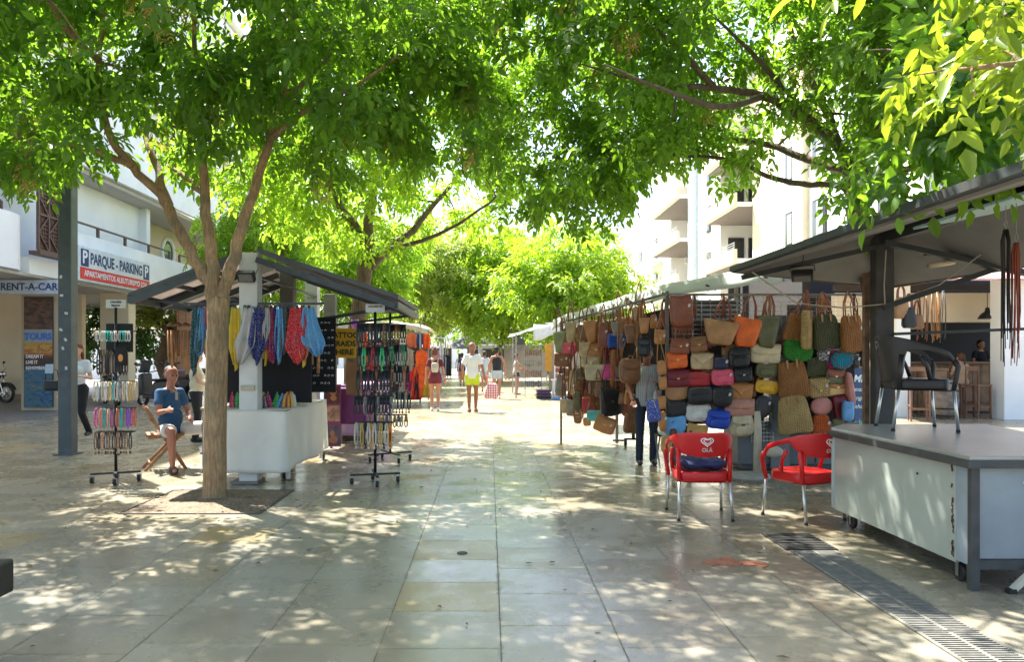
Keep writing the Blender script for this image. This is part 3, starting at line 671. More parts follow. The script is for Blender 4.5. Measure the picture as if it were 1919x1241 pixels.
bl(shutter(19.45,20.35,4.28,7.1,-11.75), 'shutter', m_brown)
bl(shutter(20.40,21.05,4.28,7.1,-11.75), 'shutter', m_brown)
bl(MB().box((-11.8,20.25,4.2),(0.3,1.75,0.1)), 'shutter_rail', m_brown)
# ---- signs
m_navy = mat('navy_paint', (0.02,0.05,0.16), 0.5); m_signw = mat('sign_white', (0.72,0.74,0.76), 0.45, var=0.05)
m_redp = mat('sign_red', (0.70,0.05,0.05), 0.45); m_lwhite = mat('letter_white', (0.85,0.85,0.85), 0.5)
def signface(root, w, h, m, name, y=-0.004, x=0, z=0, t=0.004): return MB().box((x,y,z),(w,t,h)).build(name, m, root)
# parking sign, lying along the parapet (faces the street)
YA, YB = 21.25, 25.75; W_ = YB-YA
ps = empty('parking_sign', (-11.78,(YA+YB)/2,4.18), R(90), 'white and red lightbox sign reading PARQUE - PARKING on the balcony parapet', 'sign')
MB().box((0,0.09,0),(W_,0.36,1.02)).build('box', mat('sign_casing',(0.66,0.74,0.74),0.5), ps, bevel=0.02)
signface(ps, W_-0.12, 0.92, m_signw, 'panel', -0.094)
signface(ps, W_-0.14, 0.34, m_redp, 'red_band', -0.100, z=-0.28)
for sx in (-1,1):
    b_ = signface(ps, 0.42, 0.50, m_navy, 'parking_symbol', -0.100, x=sx*(W_/2-0.32), z=0.17)
    text_mesh('P', 0.52, m_lwhite, b_, (sx*(W_/2-0.32),-0.104,0.17), bold=0.012)
text_mesh('PARQUE - PARKING', 0.46, m_navy, ps, (0,-0.102,0.17), bold=0.012, sx=0.80)
text_mesh('APARTAMENTOS ALBUTURISMO LDA', 0.24, m_lwhite, ps, (0,-0.106,-0.28), bold=0.004, sx=0.98)
rs = empty('rental_sign', (-12.7,20.30,3.38), 0, 'white hanging sign reading RENT-A-CAR under the balcony beside the grey pole', 'sign')
MB().box((0,0,0),(2.3,0.10,0.38)).build('panel', mat('sign_bluewhite',(0.55,0.62,0.72),0.5), rs, bevel=0.01)
text_mesh('RENT-A-CAR', 0.27, m_navy, rs, (0.22,-0.054,0.0), bold=0.006, sx=1.0)
# ---- banner on the pillar: layered picture bands
bn = empty('tour_banner', (-12.43,20.60,1.62), 0, 'tall pull up banner with sunset and sea pictures and the word TOURS on the pillar', 'banner')
MB().box((0,0,0),(0.80,0.03,3.05)).build('panel', mat('banner_dark',(0.05,0.04,0.035),0.5), bn)
def picmat(nm, cols, scale=3.0, rot=0.5):
    """printed picture: soft blobs of several inks"""
    def f(m, N, L, b, tc, out):
        n = N.new('ShaderNodeTexNoise'); n.inputs['Scale'].default_value = scale; n.inputs['Detail'].default_value = 7; n.inputs['Distortion'].default_value = rot
        mp = N.new('ShaderNodeMapping'); mp.inputs['Scale'].default_value = (0.8,1,2.0); L.new(tc.outputs['Object'], mp.inputs[0]); L.new(mp.outputs[0], n.inputs['Vector'])
        cr = N.new('ShaderNodeValToRGB'); L.new(n.outputs['Fac'], cr.inputs[0]); e = cr.color_ramp
        e.elements[0].position = 0.3; e.elements[0].color = (*cols[0],1); e.elements[1].position = 0.7; e.elements[1].color = (*cols[-1],1)
        for i, c in enumerate(cols[1:-1]): q = e.elements.new(0.3+0.4*(i+1)/(len(cols)-1)); q.color = (*c,1)
        L.new(cr.outputs[0], b.inputs['Base Color'])
    return mat('pic_'+nm, cols[0], 0.45, extra=f)
def band(z, h, cols, nm, sc=3.0, rot=0.5): return MB().box((0,-0.018,z),(0.78,0.006,h)).build(nm, picmat(nm,cols,sc,rot), bn)
band(1.05,0.85,[(0.02,0.015,0.012),(0.06,0.03,0.02),(0.16,0.07,0.04),(0.03,0.02,0.02)],'night_picture',4)
band(0.44,0.36,[(0.22,0.27,0.30),(0.30,0.32,0.33),(0.18,0.24,0.30)],'title_band',2)
band(0.08,0.36,[(0.40,0.15,0.02),(0.55,0.33,0.06),(0.35,0.07,0.02),(0.6,0.4,0.15)],'sunset_picture',3,1.5)
band(-0.30,0.39,[(0.02,0.015,0.015),(0.06,0.02,0.015),(0.35,0.09,0.03)],'dusk_picture',3)
band(-1.02,1.03,[(0.01,0.03,0.08),(0.015,0.08,0.18),(0.05,0.17,0.25),(0.05,0.10,0.08),(0.25,0.20,0.10)],'sea_picture',4,2.0)
text_mesh('TOURS', 0.25, mat('sky_blue_letters',(0.03,0.16,0.55),0.5), bn, (0,-0.026,0.42), bold=0.010, sx=0.95)
for k, t in enumerate(('DREAM IT','LIVE IT','REMEMBER IT !')):
    text_mesh(t, 0.13, m_lwhite, bn, (-0.34,-0.026,-0.13-0.16*k), align='LEFT', bold=0.003, sx=0.85)
# white pole in the foreground of the arcade
m_pole = mat('pole_blue_grey', (0.075,0.092,0.10), 0.55, metal=0.2, var=0.15, scale=6, dirt=0.2, dcol=(0.3,0.3,0.28))
pl = empty('street_pole', (-6.42,11.38,0), 0, 'square blue grey street pole standing on the paving left of the jewellery rack', 'pole')
MB().box((0,0,2.9),(0.20,0.20,5.8)).build('post', m_pole, pl, bevel=0.015)
MB().box((0,0,0.012),(0.30,0.30,0.024)).build('base_plate', m_pole, pl)
lab = mat('sticker_paper',(0.6,0.6,0.58),0.7)
for k,(dx,z) in enumerate(((-0.04,2.42),(0.03,2.15),(-0.05,1.9),(0.02,1.75),(-0.02,1.62),(0.03,1.32),(-0.05,2.7))):
    MB().box((dx,-0.102,z),(0.05,0.004,0.035), ry=0.3*k).build('sticker', lab, pl)
# ---- apartment block on the right
Ba = empty('apartment_building', (14, 45, 0), 0, 'cream and white apartment block with recessed balconies on the right of the street', 'building')
m_apt = mat('apartment_white', (0.82,0.80,0.74), 0.85, var=0.05, scale=0.6, dirt=0.12, dcol=(0.55,0.5,0.42))
m_apty = mat('apartment_cream', (0.76,0.66,0.45), 0.85, var=0.06, scale=0.8)
m_aptb = mat('apartment_pale_blue', (0.55,0.64,0.68), 0.8)
def ba(mb, name, m, **k):
    mb.v = [(x-14, y-45, z) for x, y, z in mb.v]; return mb.build(name, m, Ba, **k)
def awin(X, y, z, w, h, curtain=False, nm='window'):
    f = ba(MB().box((X-0.03,y,z+h/2),(0.10,w,h)), nm, m_dkframe)
    MB().box((X-0.09-14,y-45,z+h/2),(0.02,w-0.22,h-0.2)).build('pane', m_glass, f)
    if curtain:
        q = MB().grid(lambda u,v:(X-0.105-14+0.012*math.sin(u*40), y-45-w*0.36+w*0.5*u, z+0.12+(h-0.24)*v), 26, 1); q.build('curtain', m_curtain, f, solid=0.004)
FL = [3.7,6.7,9.7,12.7]
TOP = 17.2
ba(MB().box((17.0,30.4,TOP/2),(6,12.8,TOP)), 'wall', m_apt)                # Y 24..36.8
ba(MB().box((13.9,33.3,9.3),(0.32,1.1,15.6)), 'pier', m_apty)
ba(MB().box((13.8,29.0,9.3),(0.4,1.7,15.6)), 'pier', m_aptb)
ba(MB().box((17.0,38.2,TOP/2),(6.1,2.8,TOP-0.06)), 'wall', m_apty)
for f in FL:
    awin(14.0,31.6,f-0.15,1.25,1.65,True); awin(14.0,34.7,f-0.1,0.95,1.6,True); awin(14.0,26.2,f-0.1,1.2,1.6)
    awin(14.0,47.6,f-0.3,0.8,1.7)
    # loggias
    for (a,b_) in ((39.6,45.3),(51.7,60.1)):
        m_=(a+b_)/2; L_=b_-a
        ba(MB().box((15.2,m_,f-0.12),(4.2,L_-0.02,0.24)), 'balcony_slab', m_apt)
        ba(MB().box((13.02,m_,f+0.13),(0.2,L_+0.1,0.72)), 'balcony_parapet', m_apty)
        q = MB(); 
        for zz in (0.60,0.72,0.84): q.box((13.0,m_,f+zz),(0.035,L_,0.035))
        for k in range(6): q.box((13.0,a+0.1+(L_-0.2)*k/5,f+0.66),(0.04,0.04,0.42))
        ba(q, 'balcony_railing', m_railm)
        awin(16.78,m_-0.9,f+0.02,1.7,2.15,nm='balcony_door'); awin(16.78,m_+1.6,f+0.02,1.0,2.15,nm='balcony_door')
for (a,b_) in ((39.6,45.3),(51.7,60.1)):
    m_=(a+b_)/2; L_=b_-a
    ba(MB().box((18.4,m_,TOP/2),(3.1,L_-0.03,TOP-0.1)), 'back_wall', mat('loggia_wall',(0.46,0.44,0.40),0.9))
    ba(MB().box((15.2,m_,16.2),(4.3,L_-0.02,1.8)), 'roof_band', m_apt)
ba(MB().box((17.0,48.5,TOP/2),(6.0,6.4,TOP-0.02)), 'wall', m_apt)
ba(MB().box((13.85,50.9,TOP/2),(0.3,1.3,TOP-0.4)), 'pier', m_aptb)
ba(MB().box((17.3,69,7.6),(5.4,17.8,15.2)), 'wall', m_apt)
for f in FL[:-1]:
    ba(MB().box((14.0,65.0,f-0.1),(1.5,4.2,0.2)), 'balcony_slab', m_apt)
    q=MB().box((13.3,65,f+0.95),(0.04,4.2,0.05)); [q.box((13.3,63.0+0.25*k,f+0.45),(0.025,0.025,0.95)) for k in range(17)]
    ba(q,'balcony_railing',m_railm); awin(14.6,65.5,f,1.4,2.1); awin(14.6,72.0,f+0.4,1.2,1.4)
ac = ba(MB().box((16.1,59.85,9.3),(0.9,0.35,0.7)).lathe([(0.24,0),(0.24,0.02)],16,M=Matrix.Translation((16.1,59.66,9.3))@Matrix.Rotation(R(90),4,'X')), 'air_conditioner', m_white)
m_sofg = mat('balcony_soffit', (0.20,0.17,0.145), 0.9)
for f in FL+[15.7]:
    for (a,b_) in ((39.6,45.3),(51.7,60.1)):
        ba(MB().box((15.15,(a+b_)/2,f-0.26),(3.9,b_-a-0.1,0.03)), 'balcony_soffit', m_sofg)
    if f<15:
        for x,w_ in ((14.95,0.95),(16.1,0.8)):
            d_=ba(MB().box((x,45.28,f+1.0),(w_,0.08,1.95)),'balcony_door',m_dkframe); MB().box((x-14,45.22-45,f+1.0),(w_-0.18,0.02,1.75)).build('pane',m_glass,d_)
# far closing buildings
bf = empty('far_building', (0,95,0), 0, 'low pale building closing the far end of the street behind the trees', 'building')
MB().box((0,3,3.2),(46,6,6.4)).build('wall', m_white, bf)
for k in range(12):
    f_=MB().box((-20+3.6*k,-0.03,1.5),(1.6,0.1,2.2)).build('window', m_dkframe, bf); MB().box((-20+3.6*k,-0.09,1.5),(1.4,0.02,2.0)).build('pane', m_glass, f_)
bw = empty('parking_wall', (-21,50,0), 0, 'pale boundary building behind the parked scooters, seen past the arcade', 'building')
MB().box((0,0,1.6),(19,0.4,3.2)).build('wall', m_white, bw)
MB().box((0,-0.25,2.95),(19.2,0.3,0.18)).build('coping', m_cream, bw)
for k in range(5):
    f_=MB().box((-6+3.2*k,-0.22,1.7),(0.7,0.06,0.9)).build('window', m_dkframe, bw); MB().box((-6+3.2*k,-0.26,1.7),(0.55,0.02,0.75)).build('pane', m_glass, bw)
# ---- bar on the right
Bb = empty('bar_building', (11,20,0), 0, 'open fronted bar with white pillars and a pinkish tiled roof behind the kiosk', 'building')
def bb(mb, name, m, **k):
    mb.v = [(x-11, y-20, z) for x, y, z in mb.v]; return mb.build(name, m, Bb, **k)
m_wood = mat('oak_planks', (0.22,0.13,0.07), 0.65, var=0.35, scale=5, extra=None)
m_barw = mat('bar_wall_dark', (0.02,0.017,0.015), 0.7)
bb(MB().box((12.48,17.9,1.7),(0.62,0.5,3.4)), 'pillar', m_white)
bb(MB().box((10.2,18.6,1.7),(0.34,0.4,3.4)), 'pillar', m_white)
bb(MB().box((15.9,17.9,1.7),(0.62,0.5,3.4)), 'pillar', m_white)
bb(MB().box((12.6,19.3,2.75),(7.4,0.3,0.75)), 'fascia', m_cream)
bb(MB().box((12.6,19.1,3.25),(7.6,0.12,0.14)), 'fascia_trim', m_dkframe)
rf = MB()
for k in range(44): rf.bar((8.4+0.2*k,17.3,3.28),(8.4+0.2*k,20.6,4.25),0.19,0.05)
bb(rf,'roof', mat('pinkish_roof_tile',(0.52,0.32,0.31),0.8,var=0.2,scale=9))
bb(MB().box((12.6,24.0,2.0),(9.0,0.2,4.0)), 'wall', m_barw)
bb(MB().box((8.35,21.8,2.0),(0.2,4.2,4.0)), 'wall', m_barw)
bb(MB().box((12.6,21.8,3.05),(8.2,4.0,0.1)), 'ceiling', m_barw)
cnt = MB()
for k in range(22): cnt.box((10.35+0.22*k,19.62,0.68),(0.214,0.10,1.24))
bb(cnt,'counter', m_wood, bevel=0.006); bb(MB().box((12.6,19.75,1.33),(5.2,0.6,0.06)), 'counter_top', mat('bar_top',(0.16,0.08,0.045),0.3), bevel=0.01)
bb(MB().box((11.7,23.7,1.9),(3.4,0.35,0.04)).box((11.7,23.7,2.35),(3.4,0.35,0.04)), 'shelf', m_wood)
for k in range(16):
    c = [(0.75,0.4,0.05),(0.55,0.2,0.04),(0.10,0.25,0.08),(0.7,0.65,0.5)][k%4]
    o = MB().lathe([(0.04,0),(0.04,0.2),(0.015,0.26),(0.015,0.33)],10).build('bottle', mat('bottle_%d'%(k%4),c,0.12), smooth=True)
    o.location = (10.3+0.17*k, 23.68, 1.92); tag(o, ['amber','brown','green','pale'][k%4]+' bottle, %s from the left on the back shelf of the bar'%['first','second','third','fourth','fifth','sixth','seventh','eighth','ninth','tenth','eleventh','twelfth','thirteenth','fourteenth','fifteenth','sixteenth'][k], 'bottle', 'bottles behind the bar')
pm = mat('lamp_metal',(0.03,0.03,0.03),0.4,metal=0.6)
la = empty('pendant_lamp', (12.2,18.3,2.42), 0, 'dark metal pendant lamp hanging by a thin cord inside the open bar', 'lamp')
MB().lathe([(0.21,0),(0.20,0.03),(0.14,0.12),(0.06,0.18),(0.045,0.26),(0.02,0.28)],20).build('shade', pm, la, smooth=True)
MB().tube([(0,0,0.28),(0,0,0.9)],0.008,6).build('cord', pm, la)
# barrel
ba_ = empty('barrel', (10.95,17.95,0), 0, 'weathered wooden barrel used as a table in front of the bar', 'barrel')
MB().lathe([(0.24,0),(0.28,0.2),(0.30,0.45),(0.28,0.72),(0.25,0.93)],20).build('staves', mat('barrel_wood',(0.20,0.155,0.12),0.7,var=0.4,scale=7), ba_, smooth=True)
for z,r in ((0.08,0.262),(0.25,0.29),(0.68,0.287),(0.86,0.262)): MB().lathe([(r,-0.02),(r+0.004,0),(r,0.02)],20,c=(0,0,z)).build('hoop', pm, ba_)
tb = empty('crate_table', (10.95,18.5,0), 0, 'pale wooden crate table just behind the barrel at the bar', 'table')
MB().box((0,0,1.18),(0.62,0.4,0.05)).box((0,0,1.0),(0.56,0.34,0.28)).build('top', m_wood, tb)
for x in (-0.24,0.24):
    for y in (-0.14,0.14): MB().box((x,y,0.43),(0.05,0.05,0.86)).build('leg', m_wood, tb)
st = empty('bar_stool', (11.78,18.0,0), R(195), 'tall wooden bar stool with a low back right of the barrel', 'stool')
m_st = mat('stool_wood',(0.20,0.10,0.06),0.5,var=0.2)
MB().box((0,0,0.80),(0.42,0.40,0.04)).build('seat', m_st, st, bevel=0.01)
for x in (-0.19,0.19):
    MB().bar((x,-0.17,0.0),(x*0.95,-0.17,1.26),0.035).build('leg', m_st, st); MB().bar((x,0.17,0.0),(x*0.95,0.17,0.8),0.035).build('leg', m_st, st)
MB().box((0,-0.17,1.2),(0.36,0.025,0.10)).build('backrest', m_st, st)
MB().box((0,0.17,0.28),(0.36,0.03,0.03)).box((0,-0.17,0.28),(0.36,0.03,0.03)).box((-0.19,0,0.36),(0.03,0.34,0.03)).box((0.19,0,0.36),(0.03,0.34,0.03)).build('footrest', m_st, st)
copy_tree(st, (9.95,17.3,0), R(160), 'tall wooden bar stool partly hidden behind the black chair')
for o_ in (st,): o_['group']='wooden bar stools'
SC.objects['bar_stool.001']['group']='wooden bar stools'
# chalkboard
cb = empty('chalkboard', (6.02,12.2,0), R(8), 'blue chalkboard with handwritten drinks menu standing right of the bags', 'chalkboard')
MB().box((0,0,0.78),(0.52,0.03,1.1)).build('frame', m_wood, cb, bevel=0.005); MB().box((0,-0.018,0.78),(0.46,0.008,1.03)).build('board', mat('blue_board',(0.015,0.05,0.14),0.6,var=0.2), cb)
chalk = mat('chalk',(0.6,0.68,0.72),0.9); cg = mat('chalk_green',(0.2,0.65,0.5),0.9)
text_mesh('Mix', 0.17, chalk, cb, (0.02,-0.026,1.13), bold=0.003, shear=0.3)
for k,t in enumerate(('canas 1','sangria','vinho 2')): text_mesh(t, 0.10, chalk, cb, (0,-0.026,0.96-0.14*k), shear=0.3)
text_mesh('Cocktails', 0.11, cg, cb, (0,-0.026,0.42), shear=0.3)
# ================================================================ LEFT KIOSK
m_roofd = mat('kiosk_roof_dark', (0.075,0.08,0.082), 0.6, var=0.25, scale=5, dirt=0.3, dcol=(0.15,0.13,0.11))
m_beam = mat('kiosk_beam', (0.06,0.07,0.075), 0.5, metal=0.3, var=0.2)
m_postw = mat('kiosk_post_white', (0.60,0.60,0.56), 0.7, var=0.08, scale=4, dirt=0.25, dcol=(0.35,0.32,0.26))
m_postg = mat('kiosk_post_grey', (0.17,0.16,0.14), 0.7, var=0.2, scale=5, dirt=0.3)
m_strip = mat('roof_light_strip', (0.62,0.55,0.52), 0.7, trans=0.3)
KL = empty('market_kiosk', (-2.83,10.4,0), 0, 'dark gabled kiosk roof on white posts over the scarf stall on the left', 'kiosk')
def kl(mb, name, m, **k):
    mb.v = [(x+2.83, y-10.4, z) for x, y, z in mb.v]; return mb.build(name, m, KL, **k)
kl(MB().box((-2.83,8.86,1.36),(0.215,0.2,2.72)), 'post', m_postw, bevel=0.01)
kl(MB().box((-2.86,8.86,0.02),(0.32,0.30,0.03)), 'post_base', m_postg)
kl(MB().box((-2.83,10.5,1.36),(0.18,0.18,2.70)), 'post', m_postg, bevel=0.01)
kl(MB().box((-2.83,11.95,1.36),(0.20,0.2,2.70)), 'post', m_postw, bevel=0.01)
kl(MB().box((-2.83,13.3,1.3),(0.20,0.2,2.6)), 'post', m_postg, bevel=0.01)
y0,y1=8.72,11.2
kl(MB().plate([(-2.72,y0,2.72),(-1.07,y0,2.17),(-1.07,y1,2.17),(-2.72,y1,2.72)],-0.05), 'roof_panel', m_roofd)
n=7
for k in range(n):   # left slope in bays, pale ones stand in for light through gaps between dark panels
    a=y0+(y1-y0)*k/n; b_=y0+(y1-y0)*(k+1)/n
    kl(MB().plate([(-4.22,a,2.24),(-2.94,a,2.72),(-2.94,b_-0.005,2.72),(-4.22,b_-0.005,2.24)],0.05), 'roof_panel', m_strip if k in (1,4) else m_roofd)
q=MB()
for yy in (8.72,9.55,10.4,11.18):
    q.bar((-2.72,yy,2.63),(-1.10,yy,2.09),0.055,0.07); q.bar((-2.94,yy,2.63),(-4.2,yy,2.15),0.07,0.09)
q.bar((-1.09,y0,2.10),(-1.09,y1,2.10),0.05,0.08); q.bar((-4.2,y0,2.17),(-4.2,y1,2.17),0.06,0.1)
for xx in (-1.5,-2.1): q.bar((xx,y0,2.17+(-1.07-xx)*0.333-0.07),(xx,y1,2.17+(-1.07-xx)*0.333-0.07),0.04,0.05)
for xx in (-3.3,-3.75): q.bar((xx,y0,2.24+(xx+4.22)*0.375-0.07),(xx,y1,2.24+(xx+4.22)*0.375-0.07),0.04,0.05)
kl(q,'rafters',m_beam)
q=MB()
q.bar((-2.75,10.4,1.95),(-1.2,10.4,2.2),0.045); q.bar((-2.75,11.0,1.9),(-1.2,11.1,2.1),0.035); q.bar((-2.75,8.9,2.45),(-2.75,11.9,2.45),0.03)
q.bar((-2.9,8.95,1.95),(-4.1,8.95,2.2),0.035); q.bar((-2.9,10.5,1.95),(-4.1,10.5,2.2),0.035)
q.bar((-3.6,8.8,2.12),(-1.95,8.8,2.12),0.025)
kl(q,'braces',m_beam)
def flood(loc, rz, tilt, label):
    r_=empty('flood_light',loc,rz,label,'light')
    T=Matrix.Rotation(tilt,4,'X')
    MB().box((0,-0.05,0),(0.20,0.07,0.13),M=T).build('housing',mat('lamp_black',(0.02,0.02,0.02),0.4),r_,bevel=0.012)
    MB().box((0,-0.088,0),(0.155,0.006,0.09),M=T).build('glass',mat('lamp_glass',(0.16,0.16,0.15),0.12),r_)
    MB().tube([(-0.11,-0.05,0),(-0.11,0.03,0.06),(0.11,0.03,0.06),(0.11,-0.05,0)],0.006,6).tube([(0,0.03,0.05),(0.01,0.05,0.22)],0.005,6).build('bracket',MATS['lamp_black'],r_)
    return r_
flood((-2.83,8.74,2.46),0,R(35),'small black flood light with a wire on the white kiosk post')
m_pap=mat('paper_notice',(0.55,0.55,0.5),0.8)
o=MB().box((0,0,0),(0.13,0.004,0.07)).build('kiosk_number_plate',m_pap); o.location=(-2.83,11.84,2.42); tag(o,'small pale plate with printed number high on the second white post','plate')
text_mesh('3 7 5',0.05,m_dkframe,o,(0,-0.004,0))
o=MB().box((0,0,0),(0.16,0.02,0.06)).build('junction_box',mat('buff_plastic',(0.45,0.40,0.28),0.6)); o.location=(-2.83,8.745,1.13); tag(o,'small buff box fixed across the white kiosk post above the cloth','box')
# stall table under the white cloth
T1 = empty('stall_table', (-2.85,9.9,0), 0, 'wheeled stall table hidden under the white cloth', 'table')
MB().box((0,0,0.83),(0.88,1.9,0.05)).build('table_top', m_postg, T1)
for x in (-0.4,0.42):
    for y in (-0.88,0.9): MB().box((x,y,0.42),(0.045,0.045,0.80)).build('leg', m_postw, T1)
MB().box((0,-0.88,0.22),(0.84,0.04,0.04)).box((0.42,0,0.22),(0.04,1.8,0.04)).build('frame_bar', m_postw, T1)
def caster(parent, x, y, r=0.045, m=None):
    c_=MB().lathe([(r*0.9,-0.016),(r,-0.008),(r,0.008),(r*0.9,0.016)],14,M=Matrix.Translation((x,y,r))@Matrix.Rotation(R(90),4,'Y')).build('wheel', mat('rubber',(0.015,0.015,0.015),0.6), parent, smooth=False)
    MB().box((x-0.022,y,r*1.3),(0.005,0.03,r*1.5)).box((x+0.022,y,r*1.3),(0.005,0.03,r*1.5)).box((x,y,r*2.15),(0.05,0.035,0.008)).build('fork', mat('zinc',(0.3,0.3,0.3),0.4,metal=0.8), c_)
for x,y in ((0.36,-0.8),(0.44,0.95)): caster(T1,x,y,0.06)
# cloth: skirt around the table, soft vertical folds, ragged hem
m_clothw = mat('white_cloth', (0.92,0.89,0.80), 0.85, trans=0.35, var=0.05, scale=3, dirt=0.12, dcol=(0.4,0.35,0.27), bump=0.2, bscale=8)
def skirt(path, z1, z0, amp, folds, flare, hem=None, nu=120, nv=16):
    path=[Vector(p) for p in path]; seg=[0]
    for i in range(len(path)-1): seg.append(seg[-1]+(path[i+1]-path[i]).length)
    def fn(u,v):
        d=u*seg[-1]; i=max(0,min(len(path)-2,sum(1 for s_ in seg[1:-1] if d>=s_))); t=(d-seg[i])/(seg[i+1]-seg[i])
        p=path[i].lerp(path[i+1],t); e=(path[i+1]-path[i]).normalized(); nn=Vector((e.y,-e.x))
        k=v*(amp*(0.6*math.sin(d*folds)+0.4*math.sin(d*folds*2.3+1.7)))+flare*v
        p=p+nn*k; z=z1+(z0-z1)*v+(hem(u)*v if hem else 0)+0.008*math.sin(d*7)*(1-v)
        return (p.x,p.y,z)
    return MB().grid(fn,nu,nv)
ck=skirt([(-3.24,9.4),(-3.24,8.70),(-2.37,8.70),(-2.38,10.90)],0.865,0.16,0.022,9.0,0.03,hem=lambda u:(0.0+0.02*math.sin(u*14)) )
ck.grid(lambda u,v:(-3.25+0.88*u, 8.69+2.21*v, 0.868+0.004*math.sin(u*20)*math.sin(v*9)),20,20)
ck=ck.build('tablecloth', m_clothw, smooth=True, solid=0.003, recalc=False); tag(ck,'creamy white cloth draped to the ground around the scarf stall table','cloth')
# back board and counter bandanas
o=MB().box((0,0,0),(1.28,0.03,1.15)).build('display_board',mat('black_cloth_board',(0.012,0.012,0.013),0.85)); o.location=(-2.88,9.42,1.49); tag(o,'black cloth board behind the hanging scarves','board')
# ================================================================ SCARVES
SCOL={'light blue':(0.13,0.40,0.68),'pink':(0.70,0.20,0.38),'navy':(0.02,0.03,0.20),'yellow':(0.80,0.58,0.02),'green':(0.03,0.42,0.06),'white':(0.62,0.60,0.58),'red':(0.62,0.015,0.025),'black':(0.02,0.02,0.022),'turquoise':(0.15,0.50,0.62),'crimson':(0.50,0.02,0.08),'grey':(0.12,0.13,0.12),'teal':(0.02,0.12,0.14),'rose':(0.62,0.05,0.16)}
def scmat(c): return mat('bandana_'+c.replace(' ','_'), SCOL[c], 0.8, trans=0.25, var=0.12, scale=6, extra=spots((0.8,0.8,0.78) if c not in('white',) else (0.45,0.42,0.45)))
def scarf_mesh(w, L, seed, lean=0.0):
    g=random.Random(seed); ph=g.uniform(0,6); fo=g.uniform(1.5,2.6); sk=g.uniform(-0.25,0.25)
    def fn(u,v):
        s_=u*2-1; wid=w*(0.46+0.62*min(1,v*1.15)**1.0)*0.5*(1-0.55*max(0,v-0.72)/0.28)
        ll=L*(1-0.13*abs(s_-sk)**1.3-0.05*math.sin(s_*3+ph))
        x=s_*wid*(1-0.25*max(0,v-0.75)*4*abs(s_)) + lean*v*v
        y=0.034*math.sin(s_*fo*4.2+ph)*(0.5+0.6*v)+0.01*math.sin(v*7+ph+s_*3)
        return (x, y, -ll*v+0.01*math.sin(s_*9+ph))
    return MB().grid(fn,14,16)
SN=[ # px centre, width px, bottom y, colour, label
 (366,17,700,'teal','dark teal patterned scarf, far left end of the rail beyond the trunk'),
 (377,17,672,'light blue','long light blue scarf hanging just left of the tree trunk'),
 (388,15,665,'pink','pink scarf between the light blue one and the trunk'),
 (396,15,650,'navy','violet navy scarf close behind the left edge of the trunk'),
 (391,13,682,'yellow','short yellow scarf tip showing low beside the left of the trunk'),
 (428,13,612,'green','green scarf high on the rail right of the trunk'),
 (440,24,690,'yellow','wide bright yellow scarf, first right of the tree trunk'),
 (459,15,640,'turquoise','turquoise scarf left of the white post'),
 (470,16,655,'pink','pink scarf in front of the white post'),
 (466,30,686,'white','white scarf flaring to the left in front of the white post'),
 (484,30,682,'navy','navy scarf with white print, right of the white scarf'),
 (497,15,684,'yellow','narrow yellow scarf right of the navy printed one'),
 (501,12,640,'white','thin pale scarf behind the narrow yellow one'),
 (508,13,687,'crimson','crimson scarf in the middle of the rail'),
 (516,12,678,'navy','slim dark navy scarf right of the crimson one'),
 (524,15,681,'light blue','blue scarf left of the grey paisley one'),
 (533,15,668,'grey','grey black paisley scarf in the rail'),
 (541,12,660,'black','slim black scarf just left of the big red bandana'),
 (557,36,686,'red','big red bandana with white motifs hanging to a point'),
 (568,22,684,'yellow','yellow scarf edge showing behind the big red bandana'),
 (566,10,640,'black','black scarf between the red and the last blue scarf'),
 (579,32,672,'light blue','bright blue paisley bandana, rightmost on the rail')]
YS=8.74
for i,(px,wp,yb,c,lb) in enumerate(SN):
    Y=YS+(-0.03 if c in('white','red') or wp>28 else 0.015*(i%3))
    a=P(px,576,Y); L_=(yb-576)/S*Y
    r_=empty('scarf',a,rnd.uniform(-0.15,0.15),lb,'scarf','scarves hanging along the kiosk rail')
    ln={'white':-0.10,'red':0.03}.get(c,rnd.uniform(-0.03,0.03)) if wp>=28 else rnd.uniform(-0.02,0.02)
    if i==21: ln=0.10
    scarf_mesh(wp/S*Y*1.42,L_,i,ln).build('cloth',scmat(c),r_,smooth=True,solid=0.003)
    MB().box((0,0,0.006),(0.03,0.02,0.035)).build('peg',m_dkframe,r_)
BC=[('crimson',435),('green',442),('light blue',451),('grey',487),('yellow',494),('navy',499),('rose',506),('green',513),('light blue',520),('navy',527),('yellow',534),('crimson',540),('yellow',545),('white',551)]
for i,(c,px) in enumerate(BC):
    a=P(px,772,9.12); 
    q=MB().grid(lambda u,v:((u-0.5)*0.06*(1.3-0.6*v)+0.02*v*math.sin(i), 0.012*math.sin(u*6+i)+0.03*v*v, 0.20*v*(1-0.25*abs(u-0.5))+0.02*math.sin(u*5+i)*v),6,8)
    o=q.build('folded_bandana',scmat(c),smooth=True,solid=0.006); o.location=(a.x,a.y,0.872); o.rotation_euler=(R(-14),rnd.uniform(-.2,.2),rnd.uniform(-.3,.3))
    tag(o,'%s folded bandana %s in the row standing on the white cloth'%(c,'left of the post' if i<3 else ['near the post','near the post','left of centre','left of centre','at the centre','at the centre','right of centre','right of centre','third from right','second from right','at the right end'][i-3]),'bandana','folded bandanas along the cloth')
